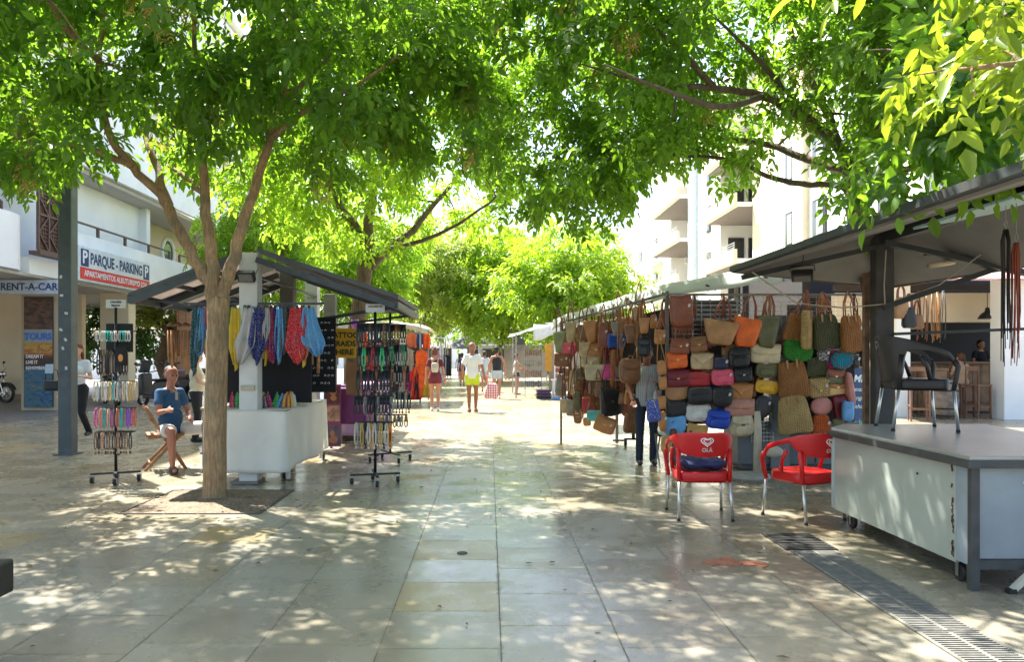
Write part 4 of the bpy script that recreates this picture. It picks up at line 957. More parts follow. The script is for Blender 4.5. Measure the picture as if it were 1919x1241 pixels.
# bead board with bracelets, wooden flutes
o=empty('bracelet_board',(-2.28,9.95,1.52),R(8),'tall black board covered with rows of small silver bracelets','display board')
MB().box((0,0,0),(0.46,0.03,1.0)).build('board',MATS['black_cloth_board'],o)
m_silv=mat('silver',(0.5,0.5,0.5),0.25,metal=0.9)
for r_i in range(9):
    q=MB()
    for k in range(9):
        if (k*7+r_i*3)%4==0: continue
        x=-0.19+0.047*k; z=0.42-0.10*r_i
        q.tube([(x+0.014*math.cos(t),-0.022,z+0.014*math.sin(t)) for t in [2*PI*j/8 for j in range(8)]],0.0035,4,closed=True)
    q.build('bracelet_row',m_silv,o)
m_bam=mat('bamboo',(0.55,0.30,0.15),0.5,var=0.3,scale=20)
for k,(px,ya,yb,Y) in enumerate(((578,662,697,9.7),(585,664,684,9.7),(597,625,700,9.7),(592,610,640,9.7))):
    a=P(px,ya,Y); b_=P(px-1,yb,Y); o=MB().tube([(0,0,0),(-0.005,0,-(a.z-b_.z))],0.021,10).build('wooden_flute',m_bam,smooth=True); o.location=a
    tag(o,['short pale wooden flute under the blue bandana','smaller pale flute beside the short one','long reddish wooden flute on the black board','stubby brown flute above the long one'][k],'flute','wooden flutes hanging by the bead board')
# TATTOO sign
m_yel=mat('yellow_card',(0.66,0.38,0.008),0.7,var=0.06)
ts=empty('tattoo_sign',(-2.25,11.45,1.70),R(4),'yellow card sign reading TATTOO BRAIDS HERE in black capitals','sign')
MB().box((0,0,0),(0.41,0.006,0.45)).build('card',m_yel,ts)
for k,t in enumerate(('TATTOO','BRAIDS','HERE')): text_mesh(t,0.115,m_dkframe,ts,(0.02 if k<2 else 0.03,-0.005,0.12-0.13*k),bold=0.004,sx=0.95 if k<2 else 1.0)
o=MB().box((0,0,0),(0.22,0.05,0.5)).build('cardboard_panel',mat('cardboard',(0.20,0.11,0.055),0.8)); o.location=(-2.13,11.7,1.15); tag(o,'brown cardboard panel below the yellow tattoo sign','panel')
m_hair=mat('brown_braid',(0.13,0.07,0.035),0.8)
for k in range(5):
    o=MB().tube([(0,0,0),(0.01*math.sin(k),0,-0.3),(0.015,0,-0.6-0.05*k)],[0.012,0.016,0.006],6).build('hair_braid',m_hair,smooth=True); o.location=(-2.50+0.03*k,11.3,1.95); tag(o,'brown braid, %s of the five hanging left of the yellow sign'%['first','second','third','fourth','fifth'][k],'braid','hair braids by the tattoo sign')
# henna picture stand and purple tables
m_pur=mat('purple_cloth',(0.22,0.05,0.19),0.8,trans=0.2,var=0.1)
m_lil=mat('lilac_cloth',(0.55,0.36,0.56),0.8,trans=0.3,var=0.1)
hs=empty('picture_stand',(-2.52,12.0,0),R(2),'stand with three framed henna pictures beside the purple cloth','picture stand')
MB().box((0,0,0.55),(0.27,0.03,1.0)).build('frame',mat('magenta_frame',(0.28,0.05,0.16),0.6),hs,bevel=0.004)
for k,(c,z) in enumerate((((0.10,0.03,0.03),0.88),((0.45,0.25,0.18),0.58),((0.12,0.10,0.16),0.24))):
    h=0.29 if k!=1 else 0.25
    p_=MB().box((0,-0.018,z),(0.235,0.006,h)).build('picture',mat('picture_%d'%k,c,0.4,var=0.5,scale=12),hs)
    sk=mat('picture_skin',(0.50,0.20,0.10),0.5)
    if k==0:
        q=MB().ell((0.02,-0.023,z-0.05),(0.05,0.004,0.045)); 
        for j in range(5): q.tube([(0.02,-0.023,z-0.03),(0.075-0.035*j,-0.023,z+0.09-0.012*abs(j-2))],[0.012,0.005],6)
        q.build('henna_hand',sk,p_)
    if k==1: MB().tube([(-0.03,-0.022,z-0.08),(0.02,-0.022,z),(-0.02,-0.022,z+0.05),(0.03,-0.022,z+0.08)],0.004,5).build('henna_line',m_dkframe,p_)
    if k==2: MB().ell((0,-0.023,z+0.02),(0.035,0.004,0.05)).ell((0.02,-0.023,z-0.08),(0.07,0.004,0.06)).build('portrait',sk,p_)
def tabl(name,lab,x0,x1,y0_,y1_,h,cm,hemz,clab):
    t_=empty(name,((x0+x1)/2,(y0_+y1_)/2,0),0,lab,'table'); MB().box((0,0,h-0.02),(x1-x0-0.04,y1_-y0_-0.04,0.03)).build('table_top',m_postg,t_)
    for sx in(-1,1):
        for sy in(-1,1): MB().box((sx*(x1-x0-0.1)/2,sy*(y1_-y0_-0.1)/2,h/2-0.02),(0.035,0.035,h-0.04)).build('leg',m_postg,t_)
    ck=skirt([(x0,y1_),(x0,y0_),(x1,y0_),(x1,y1_)],h+0.004,hemz,0.02,13,0.02,hem=lambda u:0.05*math.sin(u*9),nu=70,nv=10)
    ck.grid(lambda u,v:(x0+(x1-x0)*u,y0_+(y1_-y0_)*v,h+0.006),6,6); c_=ck.build('tablecloth',cm,smooth=True,solid=0.003,recalc=False); tag(c_,clab,'cloth')
tabl('market_table','small table under the purple cloth by the henna pictures',-2.62,-2.02,12.1,13.0,0.96,m_pur,0.45,'deep purple cloth hanging over the small table by the pictures')
tabl('market_table','long table under the lilac cloth behind the purple one',-2.75,-2.0,13.2,15.2,0.98,m_lil,0.14,'pale lilac sheet over the long table farther back')
o=MB().lathe([(0.05,0),(0.07,0.12),(0.06,0.16)],14).build('bucket',mat('violet_plastic',(0.35,0.12,0.5),0.4),smooth=True); o.location=(-2.25,12.5,1.96); tag(o,'small violet pot hanging above the yellow sign','pot')
# ================================================================ RIGHT KIOSK (over the grey counter)
m_kg=mat('kiosk_panel_grey',(0.15,0.145,0.13),0.65,var=0.12,scale=3,dirt=0.35,dcol=(0.22,0.14,0.09),bump=0.1)
m_kd=mat('kiosk_edge_dark',(0.035,0.042,0.045),0.6,metal=0.2,dirt=0.3)
m_kpost=mat('kiosk_column_dark',(0.05,0.048,0.045),0.65,var=0.3,scale=5,dirt=0.3,dcol=(0.14,0.11,0.09))
KR=empty('market_kiosk',(3.9,6.5,0),0,'grey panelled kiosk roof on a dark square post over the metal counter','kiosk')
def kr(mb,name,m,**k):
    mb.v=[(x-3.9,y-6.5,z) for x,y,z in mb.v]; return mb.build(name,m,KR,**k)
ap=(3.94,7.5,2.78)
kr(MB().plate([(2.47,2.6,2.35),(2.45,7.4,2.35),ap,(3.94,2.6,2.78)],-0.035),'roof_panel',m_kg)
kr(MB().plate([ap,(4.95,7.1,2.36),(5.0,2.6,2.36),(3.94,2.6,2.78)][::-1],0.035),'roof_panel',m_kg)
kr(MB().plate([(2.45,7.4,2.35),(4.8,8.95,2.35),ap],-0.03),'roof_panel',m_kg)
kr(MB().plate([(4.8,8.95,2.35),(4.95,7.1,2.36),ap],-0.03),'roof_panel',m_kg)
kr(MB().bar((2.45,2.6,2.36),(2.43,7.42,2.36),0.09,0.05),'eave',m_kd)
q=MB().bar((2.43,7.42,2.36),(4.8,8.98,2.34),0.05,0.06).bar((4.8,8.98,2.34),(4.97,7.1,2.35),0.05).bar((4.97,7.1,2.35),(5.02,2.6,2.35),0.05)
kr(q,'eave',mat('rusty_edge',(0.12,0.06,0.035),0.8,var=0.4,scale=15))
q=MB().bar((3.94,2.6,2.68),(3.94,7.45,2.68),0.08,0.1).bar((3.88,7.35,2.62),(6.3,6.9,1.98),0.10,0.05).bar((3.9,7.4,1.98),(5.1,7.2,2.42),0.05).bar((3.9,7.6,2.6),(4.75,8.85,2.3),0.06).bar((3.9,7.5,2.6),(2.5,7.38,2.28),0.05)
q.bar((4.0,7.4,1.72),(6.6,7.2,1.82),0.028)
kr(q,'beams',m_kd)
kr(MB().box((3.97,7.55,1.36),(0.185,0.12,2.72)),'post',m_kpost,bevel=0.008)
kr(MB().box((3.85,7.64,1.2),(0.045,0.06,2.3)).box((4.10,7.62,0.75),(0.05,0.05,1.5)),'side_plank',mat('old_plank',(0.16,0.10,0.06),0.85,var=0.4,scale=12))
kr(MB().plate([(3.35,4.1,2.52),(3.35,5.9,2.50),(3.95,5.9,2.62),(3.95,4.1,2.64)],0.02),'flap_panel',mat('pale_teal_paint',(0.30,0.48,0.47),0.6,dirt=0.3))
kr(MB().tube([(2.5,7.1,2.3),(3.0,7.3,2.02),(3.5,7.4,1.98),(3.95,7.4,2.02),(4.4,7.3,2.2),(4.6,7.0,2.45)],0.007,6).tube([(3.93,7.4,2.55),(3.90,7.38,2.2),(3.92,7.4,2.0)],0.006,6),'cable',mat('cream_cable',(0.4,0.36,0.28),0.6))
flood((3.06,7.3,2.33),R(-25),R(60),'black flood light hanging under the left corner of the kiosk roof')
o=empty('tube_light',(4.42,7.3,2.40),R(10),'short cream tube lamp fixed under the roof right of the post','light')
MB().tube([(-0.14,0,-0.02),(0.14,0,0.03)],0.028,12).build('tube',mat('aged_cream',(0.55,0.46,0.32),0.5),o,smooth=True); MB().bar((-0.16,0.03,0.10),(0.16,0.03,0.06),0.03).build('bracket',m_kd,o)
# counter
m_cp=mat('counter_panel',(0.40,0.44,0.385),0.38,metal=0.15,var=0.08,scale=2.5,dirt=0.3,dcol=(0.25,0.26,0.23))
m_cpb=mat('counter_panel_blue',(0.30,0.35,0.38),0.45,metal=0.15,var=0.12,scale=3,dirt=0.35,dcol=(0.12,0.12,0.12))
m_ct=mat('counter_top',(0.40,0.40,0.37),0.3,metal=0.3,var=0.1,scale=3)
m_ce=mat('counter_frame',(0.075,0.08,0.08),0.5,metal=0.4,var=0.2)
CK=empty('metal_counter',(3.7,5.9,0),0,'large grey painted metal counter on wheels under the right kiosk','counter')
def ck_(mb,name,m,**k):
    mb.v=[(x-3.7,y-5.9,z) for x,y,z in mb.v]; return mb.build(name,m,CK,**k)
pl_=[(3.05,4.74),(3.75,4.74),(4.30,5.35),(4.66,7.0),(3.3,6.98),(3.05,6.66)]
ck_(MB().slab(pl_,0.835,0.865),'counter_top',m_ct,bevel=0.004)
ck_(MB().bar((3.045,4.72,0.815),(3.04,6.66,0.815),0.05,0.05).bar((3.02,4.735,0.815),(3.76,4.735,0.815),0.05,0.05).bar((3.75,4.74,0.815),(4.30,5.35,0.815),0.05,0.05),'edge_rail',m_ce)
ck_(MB().slab([(3.07,4.92),(3.10,4.92),(3.095,6.63),(3.065,6.63)],0.14,0.80),'side_panel',m_cp,bevel=0.004)
ck_(MB().slab([(3.072,4.80),(3.10,4.80),(3.10,4.915),(3.068,4.915)],0.16,0.80),'corner_strip',m_cpb)
ck_(MB().box((3.10,4.785,0.42),(0.055,0.05,0.84)),'corner_post',m_ce,bevel=0.003)
ck_(MB().slab([(3.13,4.79),(3.74,4.79),(3.74,4.81),(3.13,4.81)],0.20,0.80),'front_panel',m_cpb)
ck_(MB().slab([(3.75,4.80),(4.25,5.38),(4.24,5.40),(3.74,4.82)],0.20,0.80),'front_panel',m_cpb)
ck_(MB().box((3.43,4.785,0.165),(0.6,0.03,0.06)),'bottom_rail',m_ce); ck_(MB().box((3.75,4.80,0.42),(0.05,0.05,0.84)),'corner_post',m_ce)
ck_(MB().slab([(3.07,6.64),(3.32,6.92),(4.6,6.93),(4.6,6.95),(3.3,6.95),(3.05,6.66)],0.15,0.80),'back_panel',m_cp)
ck_(MB().slab([(3.12,4.9),(3.7,4.9),(4.2,5.45),(4.5,6.9),(3.32,6.9),(3.12,6.6)],0.15,0.17),'bottom_panel',m_ce)
m_rust=mat('rust',(0.11,0.05,0.022),0.95,var=0.4,scale=25)
q=MB(); g=random.Random(4)
for k in range(34):
    z=0.17+0.63*g.random()**0.8; w_=g.uniform(0.006,0.018); q.box((3.0655,4.945+g.uniform(-0.010,0.010),z),(0.0035,w_*0.6,g.uniform(0.008,0.035)),rx=g.uniform(-.4,.4))
ck_(q,'rust_stain',m_rust)
ck_(MB().lathe([(0.009,0),(0.009,0.004)],10,M=Matrix.Translation((3.066,5.35,0.66))@Matrix.Rotation(R(-90),4,'Y')),'bolt_hole',m_void)
ck_(MB().box((3.44,4.787,0.68),(0.05,0.004,0.02),ry=R(40)),'sticker',lab)
for x,y in ((3.14,4.98),(3.16,6.50),(4.3,6.7)): caster(CK,x-3.7,y-5.9,0.065)
# white leg of something standing outside the frame at the right
o=empty('folding_table',(3.95,4.15,0),0,'pale metal leg of a folding table cut off by the right photo edge','table')
MB().bar((-1.03+0.0,0.42,0.02),(-0.6,0.42,0.42),0.035).build('leg',mat('cream_metal',(0.55,0.53,0.42),0.5),o); MB().box((-1.04,0.42,0.015),(0.05,0.045,0.03)).build('foot',MATS['rubber'],o)
MB().box((-0.1,0.2,0.44),(1.0,0.5,0.03)).build('table_top',m_kg,o)
o.location=(4.335,4.3,0)
# leather whips hanging from hooks
m_lea=mat('red_brown_leather',(0.26,0.055,0.025),0.5,var=0.3,scale=10); m_leb=mat('black_leather',(0.02,0.015,0.015),0.45)
for k,(px,yt,yb,mm,lb) in enumerate(((1885,430,655,m_leb,'bundle of thin black braided leather belts hanging at the right edge'),(1905,455,660,m_lea,'bundle of red brown leather belts hanging at the right edge'))):
    a=P(px,yt,5.3); o=empty('leather_belts',a,0,lb,'belts','leather belts hanging from the kiosk roof'); L_=(yb-yt)/S*5.3
    q=MB(); g=random.Random(k)
    for j in range(11):
        x=g.uniform(-0.028,0.028); y=g.uniform(-0.02,0.02); l=L_*g.uniform(0.75,1.15)
        q.tube([(x*0.2,y,0),(x,y,-0.08),(x+g.uniform(-.008,.008),y,-l*0.55),(x+g.uniform(-.02,.02),y,-l)],[0.006,0.006,0.005,0.003],5)
    q.build('straps',mm,o,smooth=True)
    MB().tube([(0,0,0),(0.012,0,0.04),(0,0,0.08),(-0.012,0,0.04)],0.0035,5,closed=True).tube([(0,0,0.08),(0,0,0.35)],0.003,5).build('hook',m_railm,o)
# dark block at the lower left edge (end of a bench)
o=empty('stone_bench',(-3.0,3.4,0),0,'dark block bench end cut off by the lower left photo edge','bench')
m_ds=mat('dark_stone',(0.02,0.019,0.016),0.5,var=0.3,scale=12)
MB().box((0,0,0.385),(1.16,0.82,0.17)).build('seat',m_ds,o,bevel=0.015); MB().box((-0.2,-0.1,0.15),(0.6,0.5,0.30)).build('base',m_ds,o)
# ================================================================ BAG STALL
m_cab=mat('cabinet_grey',(0.13,0.145,0.15),0.5,metal=0.2,var=0.12,scale=3,dirt=0.25)
m_canv=mat('canvas_pale_green',(0.72,0.75,0.68),0.8,trans=0.35,var=0.06,scale=2,dirt=0.2,dcol=(0.42,0.45,0.38),bump=0.2,bscale=4)
BS=empty('bag_stall',(3.6,10.2,0),0,'grey metal stall with a pale green canvas awning covered in handbags','stall')
def bs(mb,name,m,**k):
    mb.v=[(x-3.6,y-10.2,z) for x,y,z in mb.v]; return mb.build(name,m,BS,**k)
YB_=9.75
bs(MB().box((4.06,YB_+0.35,0.36),(1.60,0.6,0.56)),'cabinet',m_cab,bevel=0.006)
bs(MB().box((3.72,YB_+0.045,0.35),(0.006,0.02,0.5)).box((4.28,YB_+0.045,0.35),(0.006,0.02,0.5)),'cabinet_seam',m_ce)
bs(MB().box((4.06,YB_+0.3,0.045),(1.5,0.5,0.06)),'cabinet_base',m_ce)
bs(MB().box((3.79,YB_+0.07,1.34),(0.22,0.05,1.40)),'door_panel',m_cab)
bs(MB().box((3.80,YB_+0.02,0.9),(0.24,0.04,1.75)),'door_panel',mat('cabinet_grey_light',(0.19,0.21,0.215),0.5,metal=0.2,dirt=0.2))
bs(MB().box((4.35,YB_+0.09,1.15),(0.9,0.04,1.05)),'back_board',mat('stall_back_dark',(0.03,0.025,0.022),0.9))
bs(MB().box((2.95,YB_+0.14,1.25),(1.35,0.04,1.30)),'back_board',MATS['stall_back_dark'])
q=MB()
for k in range(8): q.box((3.42+0.04*k,YB_-0.01,0.62),(0.004,0.004,0.50))
for k in range(10): q.box((3.56,YB_-0.01,0.40+0.05*k),(0.30,0.004,0.004))
for k in range(22): q.box((2.42+0.115*k,YB_-0.02,2.0),(0.004,0.004,0.55))
for k in range(10): q.box((3.62,YB_-0.02,1.73+0.06*k),(2.45,0.004,0.004))
bs(q,'wire_grid',m_silv)
q=MB()
q.bar((2.3,9.7,2.30),(5.0,9.7,2.30),0.03); q.bar((2.32,9.75,0.0),(2.32,9.75,2.35),0.04); q.bar((1.2,12.7,2.06),(2.32,9.75,2.32),0.03)
q.bar((1.2,12.7,1.15),(2.32,10.1,1.15),0.025); q.bar((1.22,12.7,0.0),(1.22,12.7,2.1),0.035)
q.bar((2.28,12.4,0.1),(2.05,12.4,0.1),0.03); q.bar((2.3,9.7,1.65),(4.95,9.7,1.65),0.02); q.bar((4.95,9.75,0.6),(4.95,9.75,2.5),0.05)
q.bar((1.3,12.9,1.9),(3.0,12.9,2.3),0.03); q.bar((3.8,11.5,0),(3.8,11.5,2.6),0.05); q.bar((2.2,12.9,0),(2.2,12.9,2.3),0.05)
bs(q,'frame',m_postg)
bs(MB().plate([(1.62,13.25,0.75),(2.62,10.7,0.75),(2.62,10.7,2.2),(1.62,13.25,2.0)],0.01),'back_sheet',MATS['stall_back_dark'])  # added sheet, its near-black colour stands in for shade behind the wing
# awning sheet: front edge points then back edge
fe=[(3.62,9.15,2.46),(3.3,9.35,2.45),(2.50,10.25,2.36),(2.06,11.3,2.27),(1.55,12.4,2.13),(1.14,13.3,2.01)]
be=[(5.6,10.0,2.85),(5.2,11.0,2.85),(4.5,12.4,2.75),(4.0,13.2,2.65),(3.3,14.0,2.55),(2.6,14.6,2.45)]
def lerp_path(p,u):
    d=u*(len(p)-1); i=min(int(d),len(p)-2); return Vector(p[i]).lerp(Vector(p[i+1]),d-i)
q=MB().grid(lambda u,v: (lerp_path(fe,u)+Vector((0,0,0.15))).lerp(lerp_path(be,u),v)+Vector((0,0,-0.05*math.sin(PI*v)*abs(math.sin(PI*u*5))-0.01*math.sin(u*40))),60,12)
q.grid(lambda u,v: lerp_path(fe,u)+Vector((0.01*math.sin(u*50)*v-0.05*v,-0.04*v,0.15-(0.20+0.02*math.sin(u*31))*v-0.01*math.sin(u*40))),60,3)
bs(q,'awning',m_canv,smooth=True,solid=0.004,recalc=False)
bs(MB().bar((3.62,9.2,2.44),(5.0,9.7,2.5),0.04),'awning_pole',m_railm)
for i,u in enumerate((0.10,0.30,0.42,0.56,0.70,0.80,0.88)):
    p=lerp_path(fe,u); q=MB(); q.tube([p+Vector((-.07,-.02,0.03)),p+Vector((0,-.035,0)),p+Vector((.07,0,-0.035))],0.013,6); q.tube([p+Vector((-.045,-.02,-0.05)),p+Vector((0,-.03,0)),p+Vector((.035,-.02,0.04))],0.011,6)
    bs(q,'awning_tie',m_dkframe)
# far small awning at the street end of the bag stall
q=MB().grid(lambda u,v:(1.05+1.3*v, 15.2-0.6*v, 2.25+0.10*v-0.03*math.sin(PI*v)),2,8); 
o=MB().plate([(1.30,15.4,2.20),(2.9,15.4,2.30),(2.9,17.4,2.36),(1.30,17.4,2.28)],0.02).build('awning_sheet',mat('grey_tarp',(0.30,0.30,0.28),0.8,dirt=0.3)); tag(o,'flat grey tarpaulin roof just beyond the far end of the bag stall','awning')
# ---------------------------------------------------------------- bag builder
LE={'orange':(0.72,0.13,0.015),'beige':(0.52,0.38,0.21),'black':(0.014,0.013,0.014),'navy':(0.015,0.02,0.06),'maroon':(0.17,0.012,0.02),'red':(0.40,0.012,0.018),'pink':(0.72,0.09,0.16),'magenta':(0.70,0.05,0.25),'tan':(0.40,0.20,0.08),'dusty pink':(0.48,0.22,0.16),'white':(0.62,0.60,0.54),'cobalt':(0.012,0.06,0.42),'sky':(0.12,0.34,0.62),'mustard':(0.50,0.28,0.08),'cream':(0.58,0.48,0.30),'olive':(0.11,0.11,0.045),'yellow':(0.72,0.38,0.02),'charcoal':(0.05,0.045,0.045),'chestnut':(0.24,0.065,0.028),'brown':(0.23,0.095,0.035),'cognac':(0.46,0.19,0.055),'straw':(0.66,0.44,0.17),'green':(0.04,0.32,0.03),'turquoise':(0.01,0.32,0.46),'rose':(0.55,0.22,0.18),'teal':(0.08,0.40,0.38),'grey':(0.25,0.22,0.17),'sage':(0.28,0.30,0.14),'blue':(0.02,0.08,0.35)}
def lmat(c): return mat('leather_'+c.replace(' ','_'),LE[c],0.42,var=0.22,scale=9,bump=0.5,bscale=35)
def wmat(c): return mat('woven_'+c.replace(' ','_'),LE[c],0.8,var=0.15,scale=8,extra=weave(16,0.9,0.02))
m_brass=mat('brass',(0.55,0.38,0.12),0.3,metal=0.9)
def outline(kind,w,h,n=32):
    pts=[]
    for i in range(n):
        a=2*PI*i/n; c,s=math.cos(a),math.sin(a)
        def sup(p): return (math.copysign(abs(c)**p,c)*w/2, math.copysign(abs(s)**p,s)*h/2)
        if kind=='rect': x,z=sup(0.35)
        elif kind=='soft': x,z=sup(0.55)
        elif kind=='round': x,z=c*w/2,s*h/2
        elif kind=='totew': x,z=sup(0.28); x*=0.80+0.20*(z/h*2)
        elif kind=='slouch': x,z=sup(0.45); x*=0.88-0.16*(z/h*2)
        elif kind=='half': x,z=sup(0.6); z=z if s<0 else z*0.35; x*=1.0 if s>-0.2 else 1.0
        elif kind=='bucket': x,z=sup(0.3); x*=0.86-0.14*(z/h*2)
        pts.append((x,z))
    return pts
def pillow(mb,pts,d,z0=0,seed=0,wav=0.0,y0=0):
    n=len(pts); g=random.Random(seed); rings=[(1.0,0.25),(0.97,0.62),(0.88,0.86),(0.6,0.98),(0.25,1.0)]
    cx=sum(p[0] for p in pts)/n; cz=sum(p[1] for p in pts)/n
    hh=max(p[1] for p in pts)-min(p[1] for p in pts); ww=max(p[0] for p in pts)-min(p[0] for p in pts)
    sag=g.uniform(-0.02,0.10)*hh; sh=g.uniform(-0.10,0.10); lump=[g.uniform(0,6) for _ in range(3)]
    if y0==0: pts=[(x+sh*(z-cz)*0.6, z-(sag*math.cos(PI*x/ww) if z>cz else -sag*0.35*math.cos(PI*x/ww))+0.012*hh*math.sin(9*x/ww+lump[0])) for x,z in pts]
    vs=[]; fs=[]
    for side in (-1,1):
        for (k,dd) in rings:
            for i,(x,z) in enumerate(pts): vs.append((cx+(x-cx)*k, y0+side*d/2*dd*(1+wav*math.sin(i*1.7+seed+k*5)), z0+cz+(z-cz)*k))
    R_=len(rings)
    for sI in (0,1):
        o=sI*R_*n
        for r in range(R_-1):
            for i in range(n): fs.append((o+r*n+i,o+r*n+(i+1)%n,o+(r+1)*n+(i+1)%n,o+(r+1)*n+i))
        fs.append(tuple(o+(R_-1)*n+i for i in range(n)))
    for i in range(n): fs.append((i,(i+1)%n,R_*n+(i+1)%n,R_*n+i))
    mb.add(vs,fs); return mb
BAGN=0
def bag(kind,col,box,Y,label,rz=0,roll=0,hang=None,name=None,woven=False,group=None,flapc=None,zc=None):
    """box = (x0,y0,x1,y1) extent of the body in photo pixels, at distance Y"""
    global BAGN; BAGN+=1
    x0,y0,x1,y1=box; c=P((x0+x1)/2+rnd.uniform(-2.6,2.6),(y0+y1)/2+rnd.uniform(-2.6,2.6),Y+rnd.uniform(-.05,.05)); w=(x1-x0)/S*Y*rnd.uniform(0.88,1.14); h=(y1-y0)/S*Y*rnd.uniform(0.90,1.20)
    if rz: w=w/max(0.5,abs(math.cos(rz)))
    cat='basket bag' if woven else 'bag'
    nm=name or {'flap':'shoulder_bag','camera':'crossbody_bag','env':'clutch_bag','half':'saddle_bag','tote':'tote_bag','basket':'straw_basket','roundb':'round_bag','pack':'backpack','slouch':'hobo_bag','purse':'small_purse','drawstring':'drawstring_bag','fringe':'fringed_bag'}[kind]
    r=empty(nm,c,rz,label,cat,group or ('handbags hanging on the bag stall'))
    r.rotation_euler=(0,roll,rz)
    m=(wmat if woven else lmat)(col); mf=lmat(flapc) if flapc else m; tm=lmat('chestnut') if woven else m
    d=min(0.11,max(0.035,0.26*h)); ok={'flap':'rect','camera':'soft','env':'rect','half':'half','tote':'totew','basket':'bucket','roundb':'round','pack':'soft','slouch':'slouch','purse':'soft','drawstring':'bucket','fringe':'rect'}[kind]
    pts=outline(ok,w,h)
    if kind=='half': pts=[(x,z+h*0.16) for x,z in pts]; pts=[(x,z*1.45-h*0.0) for x,z in pts]
    wv=0.03 if not woven else 0.05
    pillow(MB(),pts,d,seed=BAGN,wav=wv).build('body',m,r,smooth=True)
    top=h/2
    if kind in('flap','env'):
        dep=0.55 if kind=='flap' else 0.72
        def fl(u,v):
            s_=u*2-1; zb=(1-dep*(1-(0.25*s_*s_ if kind=='flap' else abs(s_)*0.75))*v*1.0)
            z=h/2*1.02-(h*dep*(1-(0.22*abs(s_)**3 if kind=='flap' else abs(s_)*0.72)))*v
            y=-d/2*(0.25+0.85*min(1,v*2.2)**0.6)-0.006
            return (s_*w/2*0.97*(1-0.05*v),y,z)
        MB().grid(fl,16,7).grid(lambda u,v:((u*2-1)*w/2*0.97,d*0.3-(d*0.3+d*0.125+0.006)*v,h/2*1.02+0.006*math.sin(PI*v)),16,3).build('flap',mf,r,smooth=True,solid=0.006)
        MB().box((0,-d/2-0.016,h/2-h*dep*0.86),(0.03,0.008,0.018)).build('clasp',m_brass if col!='black' else m_silv,r)
    if kind=='camera':
        MB().tube([(-w*0.42,-d*0.40,h*0.36),(0,-d*0.46,h*0.40),(w*0.42,-d*0.40,h*0.36)],0.004,6).build('zip',m_brass if BAGN%2 else m_silv,r)
        pillow(MB(),outline('rect',w*0.66,h*0.42),0.02,z0=-h*0.12,y0=-d/2-0.004).build('pocket',m,r,smooth=True)
    if kind=='half': MB().tube([(-w*0.40,-d*0.42,h*0.26),(w*0.40,-d*0.42,h*0.26)],0.004,6).build('zip',m_brass,r)
    if kind=='roundb': MB().tube([(w*0.38*math.cos(a),-d*0.47,h*0.38*math.sin(a)) for a in [2*PI*i/24 for i in range(24)]],0.005,6,closed=True).build('piping',tm,r)
    if kind=='pack':
        pillow(MB(),outline('soft',w*0.72,h*0.45),0.05,z0=-h*0.2,y0=-d/2-0.01).build('front_pocket',m,r,smooth=True)
        MB().grid(lambda u,v:((u*2-1)*w*0.42,-d/2*(0.5+0.6*min(1,2*v))-0.01,h*0.48-h*0.42*v*(1-0.2*(u*2-1)**2)),10,5).build('flap',mf,r,smooth=True,solid=0.006)
        MB().box((0,-d/2-0.024,-h*0.05),(w*0.14,0.01,h*0.24)).build('buckle_strap',lmat('black') if col in('cream','white') else tm,r)
        MB().tube([(-0.03,0,h*0.48),(-0.025,0,h*0.58),(0.025,0,h*0.58),(0.03,0,h*0.48)],0.008,6).build('handle',tm,r)
    if kind=='fringe':
        q=MB(); g=random.Random(BAGN)
        for k in range(26):
            x=-w/2+w*(k+0.5)/26; q.tube([(x,-0.01,-h*0.46),(x+g.uniform(-.006,.006),-0.012,-h*0.5-0.05),(x+g.uniform(-.012,.012),-0.01,-h*0.5-g.uniform(0.1,0.15))],[0.004,0.004,0.002],4)
        q.build('fringe',tm,r)
    if kind=='drawstring': MB().tube([(w*0.36*math.cos(a),d*0.4*math.sin(a),h*0.36) for a in [2*PI*i/12 for i in range(12)]],0.006,6,closed=True).tube([(0,-d*0.5,h*0.36),(0.02,-d*0.55,h*0.1)],0.005,5).build('drawcord',lmat('white'),r)
    if kind=='purse': MB().tube([(-w*0.3,-d*0.45,h*0.2),(0,-d*0.52,h*0.12),(w*0.3,-d*0.45,h*0.2)],0.003,5).build('seam',m_brass,r)
    if kind=='basket' and h>0.3: MB().box((w*0.12,-d/2-0.006,h*0.40),(w*0.05,0.008,h*0.22)).box((-w*0.16,-d/2-0.006,h*0.40),(w*0.05,0.008,h*0.22)).build('leather_tab',lmat('tan'),r)
    if BAGN%4==1: MB().box((w*0.3,-d/2-0.02,h*0.12),(0.028,0.002,0.04),ry=0.4).build('price_tag',m_pap,r)
    # straps
    if hang is not None:
        H=(y0-hang)/S*Y
        if kind in('tote','basket','slouch','fringe','roundb'):
            for sy in(-1,1):
                a=w*0.22; MB().tube([(-a,sy*d*0.25,h/2-0.04),(-a*0.85,sy*d*0.2,h/2+H*0.5),(-a*0.25,sy*0.01,h/2+H*0.93),(0,0,h/2+H),(a*0.25,sy*0.01,h/2+H*0.93),(a*0.85,sy*d*0.2,h/2+H*0.5),(a,sy*d*0.25,h/2-0.04)],0.008,6).build('handle',lmat('chestnut') if col!='charcoal' else m,r,smooth=True)
        else:
            MB().tube([(-w*0.47,0,h*0.36),(-w*0.30,0,h/2+H*0.5),(-0.012,0,h/2+H),(0.012,0,h/2+H),(w*0.30,0,h/2+H*0.5),(w*0.47,0,h*0.36)],0.006,6).build('strap',tm if col not in('cream','blue','pink','magenta') else lmat('chestnut'),r,smooth=True)
    elif kind in('flap','camera','half','env'):
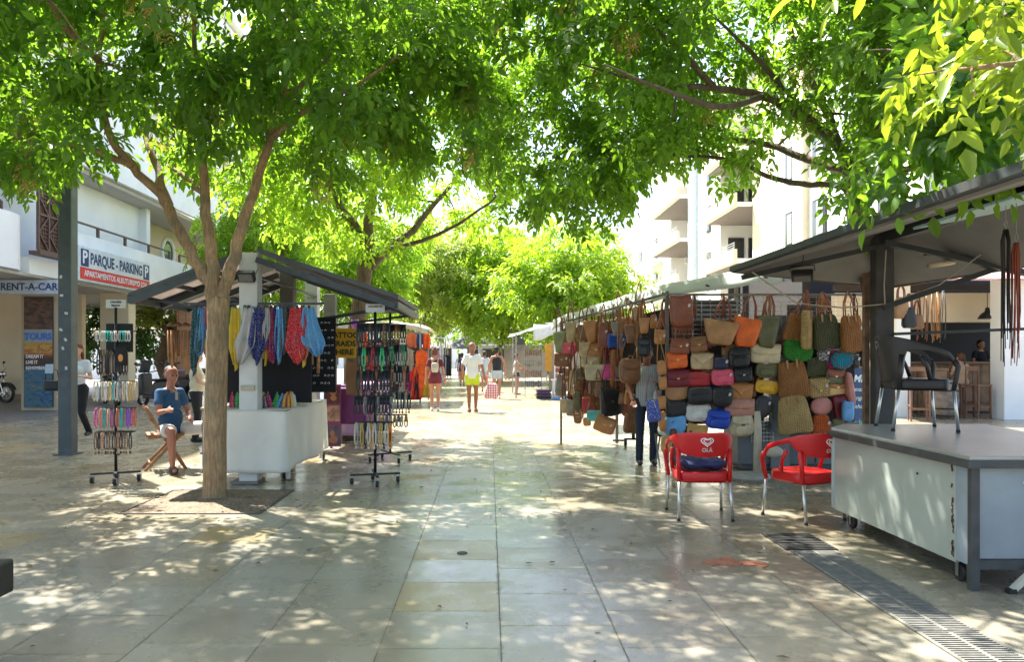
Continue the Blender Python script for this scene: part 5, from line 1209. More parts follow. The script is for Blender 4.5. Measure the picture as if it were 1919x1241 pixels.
        MB().tube([(-w*0.46,0.01,h*0.38),(-w*0.3,d*0.5,h*0.58),(w*0.3,d*0.5,h*0.58),(w*0.46,0.01,h*0.38)],0.005,5).build('strap',m,r,smooth=True)
    return r
F=9.62
rows=[ # kind, colour, pixel box, depth, label, hang y
 ('flap','chestnut',(1253,636,1291,661),F,'reddish brown satchel below the fringed suede bag, top row',None),
 ('flap','brown',(1291,637,1327,661),F,'brown saddle satchel in the top row right of the reddish one',None),
 ('flap','orange',(1248,662,1292,691),F,'orange flap bag in the left column of the front wall',None),
 ('env','beige',(1291,662,1336,691),F,'beige envelope bag right of the orange flap bag',None),
 ('camera','navy',(1335,666,1365,692),F,'dark navy bag between the beige envelope bag and the black backpack',None),
 ('pack','black',(1362,650,1408,690),F,'large black backpack under the orange straw tote',None),
 ('flap','maroon',(1248,694,1291,723),F,'maroon flap bag under the orange one',None),
 ('camera','red',(1290,696,1332,725),F,'deep red camera bag right of the maroon one',None),
 ('camera','pink',(1331,691,1379,727),F-.03,'bright pink crossbody bag in the middle of the front wall',None),
 ('flap','black',(1376,690,1413,719),F,'black bag with silver zip right of the pink crossbody',None),
 ('half','tan',(1250,724,1291,755),F,'tan half moon bag under the maroon flap bag',None),
 ('camera','black',(1291,727,1334,757),F,'black bag with metal badge under the deep red one',None),
 ('half','black',(1333,726,1374,767),F,'rounded black bag under the pink crossbody',None),
 ('env','cognac',(1366,721,1412,752),F,'tan envelope bag right of the rounded black one',None),
 ('flap','dusty pink',(1362,750,1414,780),F-.02,'dusty pink bag with laced flap under the tan envelope bag',None),
 ('half','black',(1249,753,1288,784),F,'floppy black bag under the tan half moon bag',None),
 ('camera','white',(1287,756,1332,787),F-.02,'white camera bag under the black badge bag',None),
 ('pack','cobalt',(1321,768,1368,808),F,'cobalt blue backpack with white cord under the rounded black bag',None),
 ('half','sky',(1245,781,1285,817),F-.02,'sky blue half moon bag at the bottom of the left column',None),
 ('half','mustard',(1283,790,1325,822),F,'mustard half moon bag hidden low behind the red chair',None),
 ('pack','cream',(1372,778,1412,817),F,'cream backpack with black buckle above the chair back',None),
 ('flap','cream',(1407,650,1458,682),F,'cream flap bag with tassel in the second column from the grey door',None),
 ('camera','olive',(1415,683,1459,709),F,'olive green bag just below the cream flap bag',None),
 ('camera','yellow',(1417,711,1458,740),F,'hard yellow box bag with brown patch under the olive one',None),
 ('roundb','charcoal',(1413,741,1450,779),F,'charcoal round bag beside the bare wire grid',None),
 ('tote','tan',(1311,597,1388,651),F-.10,'wide tan tote hanging by two handles, left of the orange one',556),
 ('tote','orange',(1369,597,1428,648),F-.07,'wide bright orange tote hanging from the top rail',556),
 ('tote','olive',(1413,596,1464,651),F,'olive tote behind the right edge of the orange one',556),
 ('fringe','chestnut',(1255,553,1299,615),F-.05,'large suede bag with a fringed hem at the top left of the wall',None),
 ('basket','cognac',(1467,588,1511,643),F-.02,'brown woven basket hanging tilted, first right of the grey door panel',550),
 ('basket','straw',(1502,588,1527,651),F-.05,'pale straw basket seen edge on between brown and olive baskets',550),
 ('basket','olive',(1519,590,1578,652),F-.08,'large olive woven basket in the upper right group',548),
 ('basket','cognac',(1570,590,1620,664),F-.15,'tan woven basket at the right end of the upper rail',548),
 ('half','green',(1471,636,1521,678),F-.03,'bright green woven half moon bag under the brown basket',None),
 ('roundb','magenta',(1546,655,1582,694),F-.02,'magenta round woven bag half hidden behind the turquoise one',None),
 ('roundb','turquoise',(1557,655,1595,692),F-.12,'turquoise round woven bag',None),
 ('purse','white',(1528,650,1553,676),F,'small black and white patterned purse left of the magenta round bag',None),
 ('basket','cognac',(1458,682,1517,746),F-.02,'square brown woven bag above the big straw bag',None),
 ('basket','straw',(1456,747,1518,807),F-.05,'big square straw bag with leather tabs, lowest of its column',None),
 ('basket','olive',(1508,672,1548,704),F,'small olive woven basket with brown flowers',None),
 ('env','straw',(1515,710,1556,746),F,'straw clutch with crochet surface under the small olive basket',None),
 ('flap','olive',(1548,692,1587,721),F-.03,'olive saddle bag with a chestnut flap under the turquoise round bag',None),
 ('flap','straw',(1552,716,1584,743),F-.05,'straw saddle bag with an orange brown flap below the olive one',None),
 ('roundb','rose',(1519,745,1562,783),F-.03,'rose round bag above the small orange bag',None),
 ('basket','orange',(1515,779,1558,813),F-.03,'orange woven bag at the bottom right of the wall',None),
 ('purse','sky',(1578,752,1598,793),F-.1,'slim sky blue purse at the right end, beside the chalkboard',None),
 ('purse','rose',(1584,700,1597,757),F-.1,'narrow pink purse edge at the right end above the blue one',None),
 ('flap','maroon',(1561,745,1585,791),F,'dark maroon purse right of the rose round bag',None),
 ('camera','black',(1596,661,1613,692),F-.05,'little black bag beside the dark kiosk post',600),
 ('purse','olive',(1562,785,1582,800),F-.05,'small dark olive pouch at the foot of the right end',None),
]
WN=({'camera':1},)
for kd,c,bx,Y,lb,hg in rows:
    wv = kd=='basket' or (kd in('half','roundb') and c in('green','magenta','turquoise')) or lb.startswith('straw clutch')
    fc={'olive saddle bag with a chestnut flap under the turquoise round bag':'chestnut','straw saddle bag with an orange brown flap below the olive one':'cognac'}.get(lb)
    bag(kd,c,bx,Y,lb,roll=rnd.uniform(-0.15,0.15)+(0.28 if 'tilted, first' in lb else 0)+(-0.12 if 'at the right end of the upper' in lb else 0),hang=hg,woven=wv,flapc=fc,rz=(0.9 if 'edge on' in lb else 0))
# second layer of the front wall, showing in the gaps
g3=random.Random(5); CF=['black','brown','grey','chestnut','beige','tan','navy','maroon','cognac','olive']
for i,(kd,c,bx,Y,lb,hg) in enumerate(rows):
    if i in (26,27,28,30,31,32,45,46,48,49) or i%5==4: continue
    c2=CF[(i*7)%10]; cx=(bx[0]+bx[2])/2+g3.choice((-1,1))*g3.uniform(13,20); cy=(bx[1]+bx[3])/2+g3.uniform(-14,16); w_=g3.uniform(22,34); h_=g3.uniform(22,32)
    cx=max(1258,min(1575,cx)); cy=min(cy,790)
    bag(g3.choice(['slouch','flap','half','tote','camera']),c2,(cx-w_/2,cy-h_/2,cx+w_/2,cy+h_/2),9.74,c2+' bag mostly hidden behind the '+' '.join(lb.split()[:9]),roll=g3.uniform(-.35,.35),hang=cy-h_/2-14)
bs(MB().box((3.15,11.0,2.05),(0.95,0.04,0.55)),'interior_shade_board',MATS['stall_back_dark']); bs(MB().box((4.6,10.9,1.95),(0.5,0.04,0.6)),'interior_shade_board',MATS['stall_back_dark'])  # dark boards stand in for the shaded interior of the stall
q=MB(); [q.box((2.9,9.9,2.0+0.06*k),(0.95,0.01,0.018)) for k in range(5)]; bs(q,'inner_shelf',m_railm)
# the wing reaching to the street
def WY(px): return 9.9+(1245-px)/190*2.6
wing=[
 ('tote','sage',(1038,620,1063,666),'pale olive green tote, farthest along the wing',575,0.1),
 ('flap','pink',(1054,641,1083,663),'small pink flap bag at the street end of the wing',600,0.1),
 ('tote','beige',(1060,606,1082,642),'grey beige tote above the small pink flap bag',570,0.1),
 ('flap','brown',(1038,666,1065,688),'flat brown bag below the pale olive tote',None,0.1),
 ('slouch','brown',(1080,604,1102,636),'brown suede hobo near the street end, top row',574,0.1),
 ('tote','cognac',(1098,598,1120,640),'caramel leather tote in the top row above the tan bag',572,0.1),
 ('flap','beige',(1088,645,1110,668),'beige flap bag beside the caramel one with a lace strap',600,0.05),
 ('flap','cognac',(1099,645,1130,668),'caramel flap bag hanging on a pale strap',612,0.05),
 ('env','beige',(1090,668,1122,692),'beige bag hidden behind the cream pleated one',None,0.05),
 ('env','cream',(1096,682,1131,711),'cream pleated flap bag shining in the middle of the wing',630,0.0),
 ('slouch','magenta',(1129,683,1157,714),'magenta bag with rounded shoulders next to the cream pleated bag',650,0.0),
 ('flap','blue',(1139,628,1176,655),'royal blue flap bag on a chestnut strap',588,0.0),
 ('tote','brown',(1168,607,1191,642),'brown tote right of the royal blue flap bag, top row',572,0.0),
 ('tote','grey',(1146,600,1166,626),'grey brown tote above the royal blue flap bag',568,0.0),
 ('tote','cognac',(1199,598,1218,624),'tan shopper in the top row above the seller',560,0.0),
 ('slouch','cognac',(1217,586,1231,615),'orange brown pouch hanging near the fringed bag',560,0.0),
 ('slouch','chestnut',(1231,578,1250,618),'dark chestnut pouch beside the fringed suede bag',556,0.0),
 ('pack','brown',(1159,671,1197,717),'studded brown backpack next to the seller\'s arm',620,-0.05),
 ('pack','black',(1196,629,1221,668),'black backpack above the seller\'s shoulder',606,0),
 ('env','cognac',(1228,622,1249,648),'caramel envelope bag in front of the seller\'s head',600,0),
 ('purse','cognac',(1233,678,1249,702),'tan purse, first in the hanging string beside the seller',640,0),
 ('purse','cognac',(1231,703,1248,730),'tan purse, second in the string beside the seller',None,0),
 ('purse','cognac',(1230,738,1248,766),'tan purse, third in the string beside the seller',None,0),
 ('purse','cognac',(1232,770,1247,806),'tan purse, fourth in the string beside the seller',None,0),
 ('purse','mustard',(1241,814,1260,847),'tan purse, lowest in the string above the bare foot',None,0),
 ('camera','red',(1091,741,1113,773),'red phone bag low on the wing',690,0.1),
 ('flap','black',(1129,734,1164,779),'wide black bag low in the middle of the wing',680,0),
 ('purse','red',(1136,744,1152,763),'little red purse in front of the wide black bag',700,0),
 ('tote','beige',(1050,746,1066,777),'beige shopper, lowest one at the street end',690,0.1),
 ('tote','grey',(1063,747,1079,776),'grey beige shopper beside the lowest one at the street end',690,0.1),
 ('camera','teal',(1104,768,1132,791),'teal camera bag near the bottom of the wing',730,0.1),
 ('flap','cognac',(1114,786,1149,813),'caramel box bag hanging lowest, swung to one side',740,0.1),
 ('purse','brown',(1078,774,1091,791),'small dark brown purse low at the street end',720,0.1),
 ('purse','cognac',(1091,781,1104,799),'small caramel purse beside the dark brown one, low at the street end',730,0.1),
 ('slouch','brown',(1156,733,1170,758),'brown pouch left of the two under the studded backpack',700,0),
 ('slouch','cognac',(1170,733,1188,758),'caramel pouch right of the two under the studded backpack',700,0),
 ('slouch','brown',(1165,770,1193,812),'slouching brown suede bag above the caster',735,0),
 ('drawstring','blue',(1210,742,1241,793),'blue drawstring bag with white dots at the seller\'s hip',700,0),
 ('slouch','brown',(1102,612,1118,650),'brown crinkled hobo behind the caramel flap bag',575,0.1),
 ('slouch','chestnut',(1120,606,1140,650),'chestnut hobo left of the royal blue flap bag',572,0.1),
 ('tote','brown',(1188,604,1202,650),'narrow brown tote just left of the tan shopper',566,0.0),
 ('camera','olive',(1076,735,1092,770),'dark green phone bag left of the red one',690,0.1),
 ('slouch','beige',(1066,690,1084,735),'tall beige hobo in the middle row at the street end',640,0.1),
 ('slouch','grey',(1044,700,1062,742),'grey taupe hobo below the flat brown bag',670,0.1),
 ('slouch','brown',(1116,712,1134,742),'brown hobo below the cream pleated bag',690,0),
 ('slouch','chestnut',(1140,655,1160,683),'chestnut pouch directly under the royal blue flap bag',None,0),
 ('purse','tan',(1196,690,1206,740),'tall tan purse half hidden behind the studded backpack',650,0),
]
for kd,c,bx,lb,hg,rz in wing:
    px=(bx[0]+bx[2])/2; Y=WY(px)+rnd.uniform(-0.12,0.12)
    if 'string' in lb: Y=9.55
    if 'seller' in lb and 'string' not in lb: Y=10.05 if 'hip' not in lb and 'head' not in lb else 9.75
    bag(kd,c,bx,Y,lb,rz=-rz*3 if rz else rnd.uniform(-0.3,0.3),roll=(0.32 if 'swung' in lb else rnd.uniform(-0.1,0.1)),hang=hg)
# second layer, half hidden behind the front ones on the wing
g2=random.Random(77); CT=['brown','chestnut','cognac','tan','black','grey','beige','brown','maroon']
front=[(bx,lb) for kd,c,bx,lb,hg,rz in wing if 'string' not in lb and 'seller' not in lb]
for i,(bx,lb) in enumerate(front):
    c=CT[(i*4)%9]; dx=g2.choice((-15,14)); dy=g2.uniform(8,26)*(1 if i%3 else -1); w_=g2.uniform(20,27); h_=g2.uniform(24,34)
    cx=(bx[0]+bx[2])/2+dx; cy=(bx[1]+bx[3])/2+dy; 
    if cx>1205: cx-=30
    if cy+h_/2>790: cy=760
    kd=g2.choice(['slouch','tote','slouch','flap'])
    bag(kd,c,(cx-w_/2,cy-h_/2,cx+w_/2,cy+h_/2),WY(cx)+0.33+g2.uniform(0,0.15),c+' bag half hidden behind the '+' '.join(lb.split()[:9]),roll=g2.uniform(-.15,.15),hang=cy-h_/2-g2.uniform(30,50))
for n_ in list(SC.objects):
    if n_.get('label','').startswith('blue drawstring'):
        for c_ in kids(n_):
            if c_.name.startswith('body'): c_.data.materials[0]=mat('blue_dotted',(0.015,0.05,0.32),0.6,extra=spots((0.75,0.78,0.85),45,0.25))
    if n_.get('label','').startswith('small black and white'):
        for c_ in kids(n_):
            if c_.name.startswith('body'): c_.data.materials[0]=mat('black_white_print',(0.03,0.03,0.03),0.6,extra=spots((0.8,0.8,0.8),40,0.45))
# loose straps and braided belts between the bags on the wing and top rail
g=random.Random(31); k_=0
m_str=[lmat('chestnut'),lmat('brown'),lmat('tan'),lmat('cognac'),lmat('black')]
def strand_bundle(px,ya,yb,Y,lb,i,n=7):
    a=P(px,ya,Y); L_=(yb-ya)/S*Y; q=MB()
    for j in range(n):
        x=g.uniform(-0.05,0.05); q.tube([(x*0.3,0,0),(x,g.uniform(-.02,.02),-L_*0.4),(x*0.8+g.uniform(-.02,.02),0,-L_*g.uniform(0.8,1.0))],0.0055,5)
    o=q.build('hanging_straps',m_str[i%5],smooth=True); o.location=a; tag(o,lb,'straps','loose leather straps between the bags'); return o
for i,(px,ya,yb,lb) in enumerate(((1070,668,748,'bundle of long brown straps over the beige shoppers at the street end'),(1086,640,730,'bundle of brown straps left of the cream pleated bag'),(1126,590,690,'bundle of tan straps left of the royal blue bag'),(1150,656,735,'caramel straps hanging below the royal blue bag'),(1136,690,745,'black straps over the wide black bag'),(1180,720,745,'chestnut straps under the studded backpack'),(1110,700,770,'brown straps over the teal camera bag'),(1162,575,672,'caramel straps down to the studded backpack'),(1205,560,600,'black straps above the tan shopper'),(1094,700,775,'tan straps beside the red phone bag'))):
    strand_bundle(px,ya,yb,WY(px)-0.05,lb,i)
for i,(px,lb) in enumerate(((1355,'chestnut straps above the wide tan tote'),(1300,'brown straps right of the fringed suede bag'),(1440,'tan straps above the olive tote'),(1545,'caramel straps above the large olive basket'),(1600,'black straps above the tan basket at the right end'))):
    strand_bundle(px,550,600,9.62,lb,i,9)
# bags hanging at the far side of the kiosk, seen past the post
for i,(px,ya,yb,c,lb) in enumerate(((1690,560,600,'tan','tan basket hanging behind the dark post against the bar'),(1702,575,612,'black','black bag hanging behind the dark post'),(1720,590,620,'brown','brown woven bag right of the dark post'))):
    bag('slouch',c,(px-14,ya,px+16,yb),9.9,lb,hang=ya-25)
for i,px in enumerate((1722,1735,1748,1757,1768)):
    strand_bundle(px,545,645,9.9,'long thin bag straps hanging in a row against the bar front, %s'%['leftmost','second from left','middle one','second from right','rightmost'][i],i,4)
# casters of the stall and odds and ends on the ground
r_=empty('trolley_foot',(2.38,12.35,0),0,'black caster trolley foot of the bag rack below the suede bag','trolley')
MB().box((0,0,0.13),(0.30,0.05,0.03)).box((-0.0,0,0.35),(0.05,0.05,0.45)).build('foot',m_ce,r_); caster(r_,-0.13,0,0.05); caster(r_,0.13,0,0.05)
o=MB().lathe([(0.22,0),(0.24,0.03),(0.22,0.07),(0.10,0.075)],20).build('parasol_base',mat('concrete_base',(0.35,0.33,0.29),0.8),smooth=False); o.location=(3.18,9.1,0); tag(o,'round pale concrete parasol foot behind the red chair with the cushion','parasol foot')
o=MB().tube([(0,0,0),(0.01,0,0.55),(0,0,0.75)],[0.05,0.045,0.035],10).build('rolled_parasol',mat('cream_canvas',(0.5,0.44,0.33),0.8),smooth=True); o.location=(3.28,9.15,0.075); tag(o,'cream rolled parasol tied with a black strap, standing behind the red chair','parasol')
q=MB().ell((0,0,0.07),(0.12,0.09,0.07)); o=q.build('cloth_sack',mat('cream_sack',(0.5,0.45,0.36),0.85),smooth=True); o.location=(3.42,9.0,0.28); tag(o,'small cream cloth sack tied to the rolled parasol','sack')
# ================================================================ CHAIRS
m_red=mat('red_plastic',(0.58,0.008,0.010),0.35,var=0.08,scale=4,spec=0.5)
m_blk=mat('black_plastic',(0.022,0.020,0.019),0.42,var=0.15,scale=4)
m_alu=mat('aluminium',(0.62,0.62,0.60),0.32,metal=0.85,var=0.05)
def chair(mp,rz,loc,label,legl=0.40,logo=True,lc=(0.85,0.8,0.75),tub=False):
    r=empty('armchair',loc,rz,label,'chair')
    s0=legl  # seat underside
    # back and arm band, swept round the sitter: u from left arm tip round the back to right arm tip
    def plan(u):
        a=(u*2-1)                        # -1..1
        if abs(a)<0.62:
            t=a/0.62*PI/2; return Vector((0.265*math.sin(t)*1.0,-0.215*math.cos(t)*0.9-0.03+0.0,0))
        s_=math.copysign(1,a); k=(abs(a)-0.62)/0.38
        return Vector((s_*(0.265+0.022*math.sin(k*PI)),-0.03+0.27*k,0))
    def ztop(u):
        a=abs(u*2-1); return s0+0.41-0.155*max(0,(a-0.18)/0.82)**1.6-0.06*max(0,(a-0.9)/0.1)**2
    def zbot(u):
        a=abs(u*2-1)
        if tub: return s0+0.02 if a<0.34 else min(ztop(u)-0.05, s0+0.02+0.26*min(1,(a-0.34)/0.10)**2)
        if a<0.42: return s0+0.185+0.07*(a/0.42)**2*0.6
        return ztop(u)-0.155*max(0.28,(1-(a-0.42)/0.22)) if a<0.64 else ztop(u)-0.045
    def lean(z): return -(z-s0)*0.16
    q=MB(); nu=56; nv=6; th=0.011
    ring=[]
    for i in range(nu+1):
        u=i/nu; p=plan(u); t=(plan(min(1,u+0.01))-plan(max(0,u-0.01))).normalized(); nn=Vector((t.y,-t.x,0))
        zt,zb=ztop(u),zbot(u); rg=[]
        for j in range(nv+1):
            z=zb+(zt-zb)*j/nv; back=max(0,1-abs(u*2-1)/0.62); rg.append(p+nn*th*(1+0.3*math.sin(PI*j/nv))+Vector((0,lean(z)*back,z)))
        for j in range(nv,-1,-1):
            z=zb+(zt-zb)*j/nv; back=max(0,1-abs(u*2-1)/0.62); rg.append(p-nn*th+Vector((0,lean(z)*back,z)))
        ring.append(rg)
    k=len(ring[0]); vs=[v for rg in ring for v in rg]
    fs=[(i*k+j,i*k+(j+1)%k,(i+1)*k+(j+1)%k,(i+1)*k+j) for i in range(nu) for j in range(k)]+[tuple(range(k))[::-1],tuple(nu*k+j for j in range(k))]
    q.add(vs,fs)
    q.build('backrest',mp,r,smooth=True,bevel=0.003)
    for sx in(-1,1):   # arm supports and rear uprights in the same plastic
        MB().tube([(sx*0.275,0.235,s0+0.20),(sx*0.275,0.262,s0+0.15),(sx*0.262,0.25,s0+0.04),(sx*0.25,0.235,s0-0.05)],[0.020,0.021,0.020,0.019],10).build('arm_support',mp,r,smooth=True)
        MB().tube([(sx*0.262,-0.02,s0+0.24),(sx*0.262,0.03,s0+0.15),(sx*0.245,0.06,s0+0.045)],[0.022,0.016,0.019],10).build('arm_support',mp,r,smooth=True)
        MB().tube([(sx*0.235,-0.155,s0+0.25),(sx*0.232,-0.165,s0+0.12),(sx*0.228,-0.175,s0-0.05)],[0.022,0.020,0.019],10).build('rear_upright',mp,r,smooth=True)
    # seat: dished slab with skirt
    out=[]
    for i in range(40):
        a=2*PI*i/40; c,s=math.cos(a),math.sin(a); out.append((math.copysign(abs(c)**0.45,c)*0.24,0.02+math.copysign(abs(s)**0.45,s)*0.225))
    q=MB(); rings=[(0.97,-0.055),(1.0,-0.03),(1.0,0.028),(0.97,0.042),(0.86,0.040),(0.5,0.030),(0.15,0.026)]; vs=[]
    for kk,z in rings: vs+=[(x*kk,0.02+(y-0.02)*kk,s0+z) for x,y in out]
    n=40; fs=[(i*n+j,i*n+(j+1)%n,(i+1)*n+(j+1)%n,(i+1)*n+j) for i in range(len(rings)-1) for j in range(n)]+[tuple((len(rings)-1)*n+j for j in range(n))]
    # underside
    vs+=[(x*0.93,0.02+(y-0.02)*0.93,s0+0.01) for x,y in out]; b=len(rings)*n
    fs+=[((j+1)%n,j,b+j,b+(j+1)%n) for j in range(n)]+[tuple(b+j for j in range(n))[::-1]]
    q.add(vs,fs).build('seat',mp,r,smooth=True)
    for sx in(-1,1):
        for (y0_,y1_) in((0.235,0.265),(-0.175,-0.225)):
            lg=MB().tube([(sx*(0.25 if y0_>0 else 0.228),y0_,s0-0.03),(sx*(0.262 if y0_>0 else 0.242),y1_,0.012)],0.0135,12).build('leg',m_alu,r,smooth=True)
            MB().lathe([(0.0165,0),(0.0165,0.022)],12,c=(sx*(0.262 if y0_>0 else 0.242),y1_,0)).build('foot_cap',MATS['rubber'],lg)
    if logo:
        lm=mat('logo_print_%s'%mp.name,lc,0.6)
        q=MB()
        def heart(sc,rr,t0=0,t1=2*PI,n=30,dx=0,dz=0):
            pts=[]
            for i in range(n):
                t=t0+(t1-t0)*i/(n-1); pts.append((dx+sc*(16*math.sin(t)**3)/17*1.12,0,dz+sc*(13*math.cos(t)-5*math.cos(2*t)-2*math.cos(3*t)-math.cos(4*t))/17*0.86))
            q.tube(pts,rr,5,closed=abs(t1-t0)>6.2)
        heart(0.052,0.0052); heart(0.030,0.0045,0.35,2*PI-0.5,dz=0.002); 
        zc=s0+0.33
        t=text_mesh('OLÁ',0.047,lm,None,(0,0,0),(0,0,0),depth=0.001,bold=0.002)
        tv=[(v.co.x,0,v.co.y-0.078) for v in t.data.vertices]; tf=[tuple(p.vertices) for p in t.data.polygons]; bpy.data.objects.remove(t)
        q.add(tv,tf)
        def rear_y(x,z):
            tt=math.asin(max(-1,min(1,x/0.265))); back=max(0,1-abs(tt/(PI/2)*0.62)/0.62)
            return -0.215*math.cos(tt)*0.9-0.03+lean(z)*back-th*1.3
        # seen from behind the chair the print reads left to right, so mirror x into the rear face
        q.v=[(x, rear_y(x,z+zc)-0.0022+y*0.3, z+zc) for x,y,z in q.v]
        o=q.build('logo',lm,r)
    return r
c1=chair(m_red,R(-3),(1.975,7.0,0),'red plastic armchair with a navy cushion on its seat, logo on the back')
c2=chair(m_red,R(25),(2.93,6.92,0),'red plastic armchair half hidden behind the grey counter, empty seat')
c3=chair(m_blk,R(-102),(3.68,6.50,0.866),'black plastic armchair standing on top of the metal counter',logo=True,lc=(0.20,0.17,0.15),tub=True)
for c_ in(c1,c2): c_['group']='red cafe armchairs'
# cushion on chair 1
q=MB().grid(lambda u,v:(0,0,0),1,1); q=MB()
def cush(u,v,s_):
    x=(u*2-1); y=(v*2-1); b=(1-x**4)*(1-y**4)
    return (x*0.215+0.006*math.sin(y*9),0.02+y*0.19+0.006*math.sin(x*8), 0.445+0.055+s_*0.05*b**0.5+0.012*math.sin(x*5+1)*b+0.012*math.sin(y*7+x*3)*b+(0.02*x*x))
q.grid(lambda u,v:cush(u,v,1),24,20); q.grid(lambda u,v:cush(u,v,-1),24,20)
m_cush=mat('navy_cushion',(0.025,0.035,0.11),0.85,var=0.3,scale=10,bump=0.4,bscale=30,extra=None)
o=q.build('cushion',m_cush,smooth=True); o.location=(1.975,7.0,0); o.rotation_euler=(0,0,R(-3)); tag(o,'crumpled navy blue cushion lying on the seat of the left red armchair','cushion')
# ================================================================ JEWELLERY RACKS
m_rk=mat('rack_black',(0.02,0.02,0.02),0.45,metal=0.4)
JC={'cream':(0.55,0.48,0.36),'white':(0.62,0.60,0.56),'black':(0.02,0.02,0.022),'teal':(0.03,0.42,0.36),'turquoise':(0.10,0.48,0.52),'coral':(0.72,0.20,0.12),'pink':(0.65,0.10,0.30),'magenta':(0.45,0.03,0.20),'violet':(0.22,0.14,0.55),'brown':(0.20,0.10,0.05),'gold':(0.55,0.36,0.10),'copper':(0.42,0.17,0.08),'green':(0.05,0.42,0.16),'red':(0.45,0.03,0.03),'grey':(0.25,0.24,0.22),'orange':(0.72,0.25,0.04)}
def jm(c): return mat('beads_'+c,JC[c],0.35,var=0.3,scale=60)
NECK={}; HV=False
def necklace(L,c,n=3,pend=None):
    key=(round(L,2),c,n,pend,HV)
    if key in NECK: return NECK[key]
    q=MB(); g=random.Random(hash(key)%999 if False else int(L*1000)+len(c)*7+n)
    for j in range(n):
        w=g.uniform(0.010,0.02)*(1.3 if HV else 1); l=L*g.uniform(0.9,1.0); yy=g.uniform(-0.006,0.006)
        q.tube([(-w*0.3,yy,0),(-w,yy,-l*0.5),(-w*0.8,yy,-l*0.88),(0,yy,-l),(w*0.8,yy,-l*0.88),(w,yy,-l*0.5),(w*0.3,yy,0)],0.0075 if HV else 0.0048,5)
    if HV: q.box((0,0.004,-0.055),(0.045,0.004,0.085))
    if pend: q.ell((0,0,-L-0.018),(0.014,0.007,0.02),8,6)
    o=q.build('necklace',jm(c),smooth=True); NECK[key]=o.data; bpy.data.objects.remove(o); return NECK[key]
def jrack(loc,rz,label,base_r,height,tiers,tiern,cardtxt,long_base=False,seed=1):
    r=empty('display_rack',loc,rz,label,'rack')
    MB().tube([(0,0,0.12),(0,0,height)],0.017,10).build('pole',m_rk,r,smooth=True)
    b=MB()
    for k in range(2):
        a=R(20)+k*PI/2; c_,s_=math.cos(a)*base_r,math.sin(a)*base_r; b.bar((-c_,-s_,0.11+0.012*k),(c_,s_,0.11+0.012*k),0.032,0.022)
    b.build('base',m_rk,r)
    for k in range(4):
        a=R(20)+k*PI/2; caster(r,math.cos(a)*base_r*0.93,math.sin(a)*base_r*0.93,0.036)
    MB().box((0.02,0,0.33),(0.05,0.02,0.02)).build('clamp',m_rk,r)
    card=MB().box((0,-0.0,height+0.045),(0.23,0.006,0.10)).build('card',m_pap,r)
    for i,t in enumerate(cardtxt): text_mesh(t,0.030,m_dkframe,card,(0,-0.006,height+0.065-0.04*i),bold=0.001)
    g=random.Random(seed)
    for ti,(z,rad,L_,cols,n,pend,desc,dens) in enumerate(tiers):
        ar=MB()
        for s_ in (-1,1): ar.bar((-rad,s_*0.06,z),(rad,s_*0.06,z),0.012)
        ar.bar((-rad,-0.06,z),(-rad,0.06,z),0.012); ar.bar((rad,-0.06,z),(rad,0.06,z),0.012); ar.bar((0,-rad*0.6,z),(0,rad*0.6,z),0.012)
        ar.build('tier_arm',m_rk,r)
        ORD=['first','second','third','fourth','fifth','sixth','seventh','eighth','ninth','tenth','eleventh','twelfth','thirteenth','fourteenth']
        for k in range(n):
            for sd in ((-1,) if dens==1 else (-1,1)):
                x=-rad+2*rad*(k+0.5)/n+g.uniform(-.006,.006); y=sd*(0.075+g.uniform(0,0.03))
                c=cols[k%len(cols)] if len(cols)<=n and sd<0 else g.choice(cols)
                o=bpy.data.objects.new('necklace',necklace(L_,c,dens+2,pend)); COL.objects.link(o)
                v=Matrix.Rotation(rz,4,'Z')@Vector((x,y,z)); o.location=Vector(loc)+v; o.rotation_euler=(0,0,rz+g.uniform(-.5,.5))
                tag(o,'%s %s, %s%s from left on %s of %s'%(c,desc,'rear row ' if sd>0 else '',ORD[k],tiern[ti],RN),'necklace' if not pend else 'pendant','jewellery hanging on '+RN)
    return r
tn=['top tier','second tier','third tier','fourth tier','lowest tier']
RN='the pole side rack'
jrack((-4.45,8.90,0),R(4),'tall black jewellery rack on four casters beside the grey pole',0.27,2.08,[
  (1.80,0.20,0.13,['cream','white','white','cream','turquoise','teal'],14,False,'bead bracelet loop',1),
  (1.57,0.17,0.30,['black','black','brown','black','black','brown'],12,False,'cord necklace',1),
  (1.20,0.22,0.24,['cream','white','grey','cream','white','gold','turquoise'],13,False,'shell necklace',2),
  (0.885,0.21,0.245,['pink','coral','teal','cream','magenta','coral','teal','grey','violet'],9,False,'bead strand',3),
  (0.60,0.21,0.22,['brown','black','copper','black','brown'],12,True,'cord pendant',1)],tn,['COLARES','Bijuteria'],seed=2)
bx=MB().box((0,0,0),(0.30,0.05,0.34)); o=bx.build('earring_board',MATS['black_cloth_board']); o.location=(-4.42,8.93,1.72); tag(o,'small black earring board fixed behind the top of the rack by the pole','board')
o=MB().box((0,0,0),(0.13,0.02,0.22)).build('pendant_card',MATS['black_cloth_board']); o.location=(-4.31,8.74,1.50); tag(o,'small black card with an orange pendant on the rack by the pole','card'); 
MB().ell((0,-0.012,-0.02),(0.03,0.006,0.045)).build('pendant',jm('orange'),o,smooth=True)
RN='the front rack'; HV=True
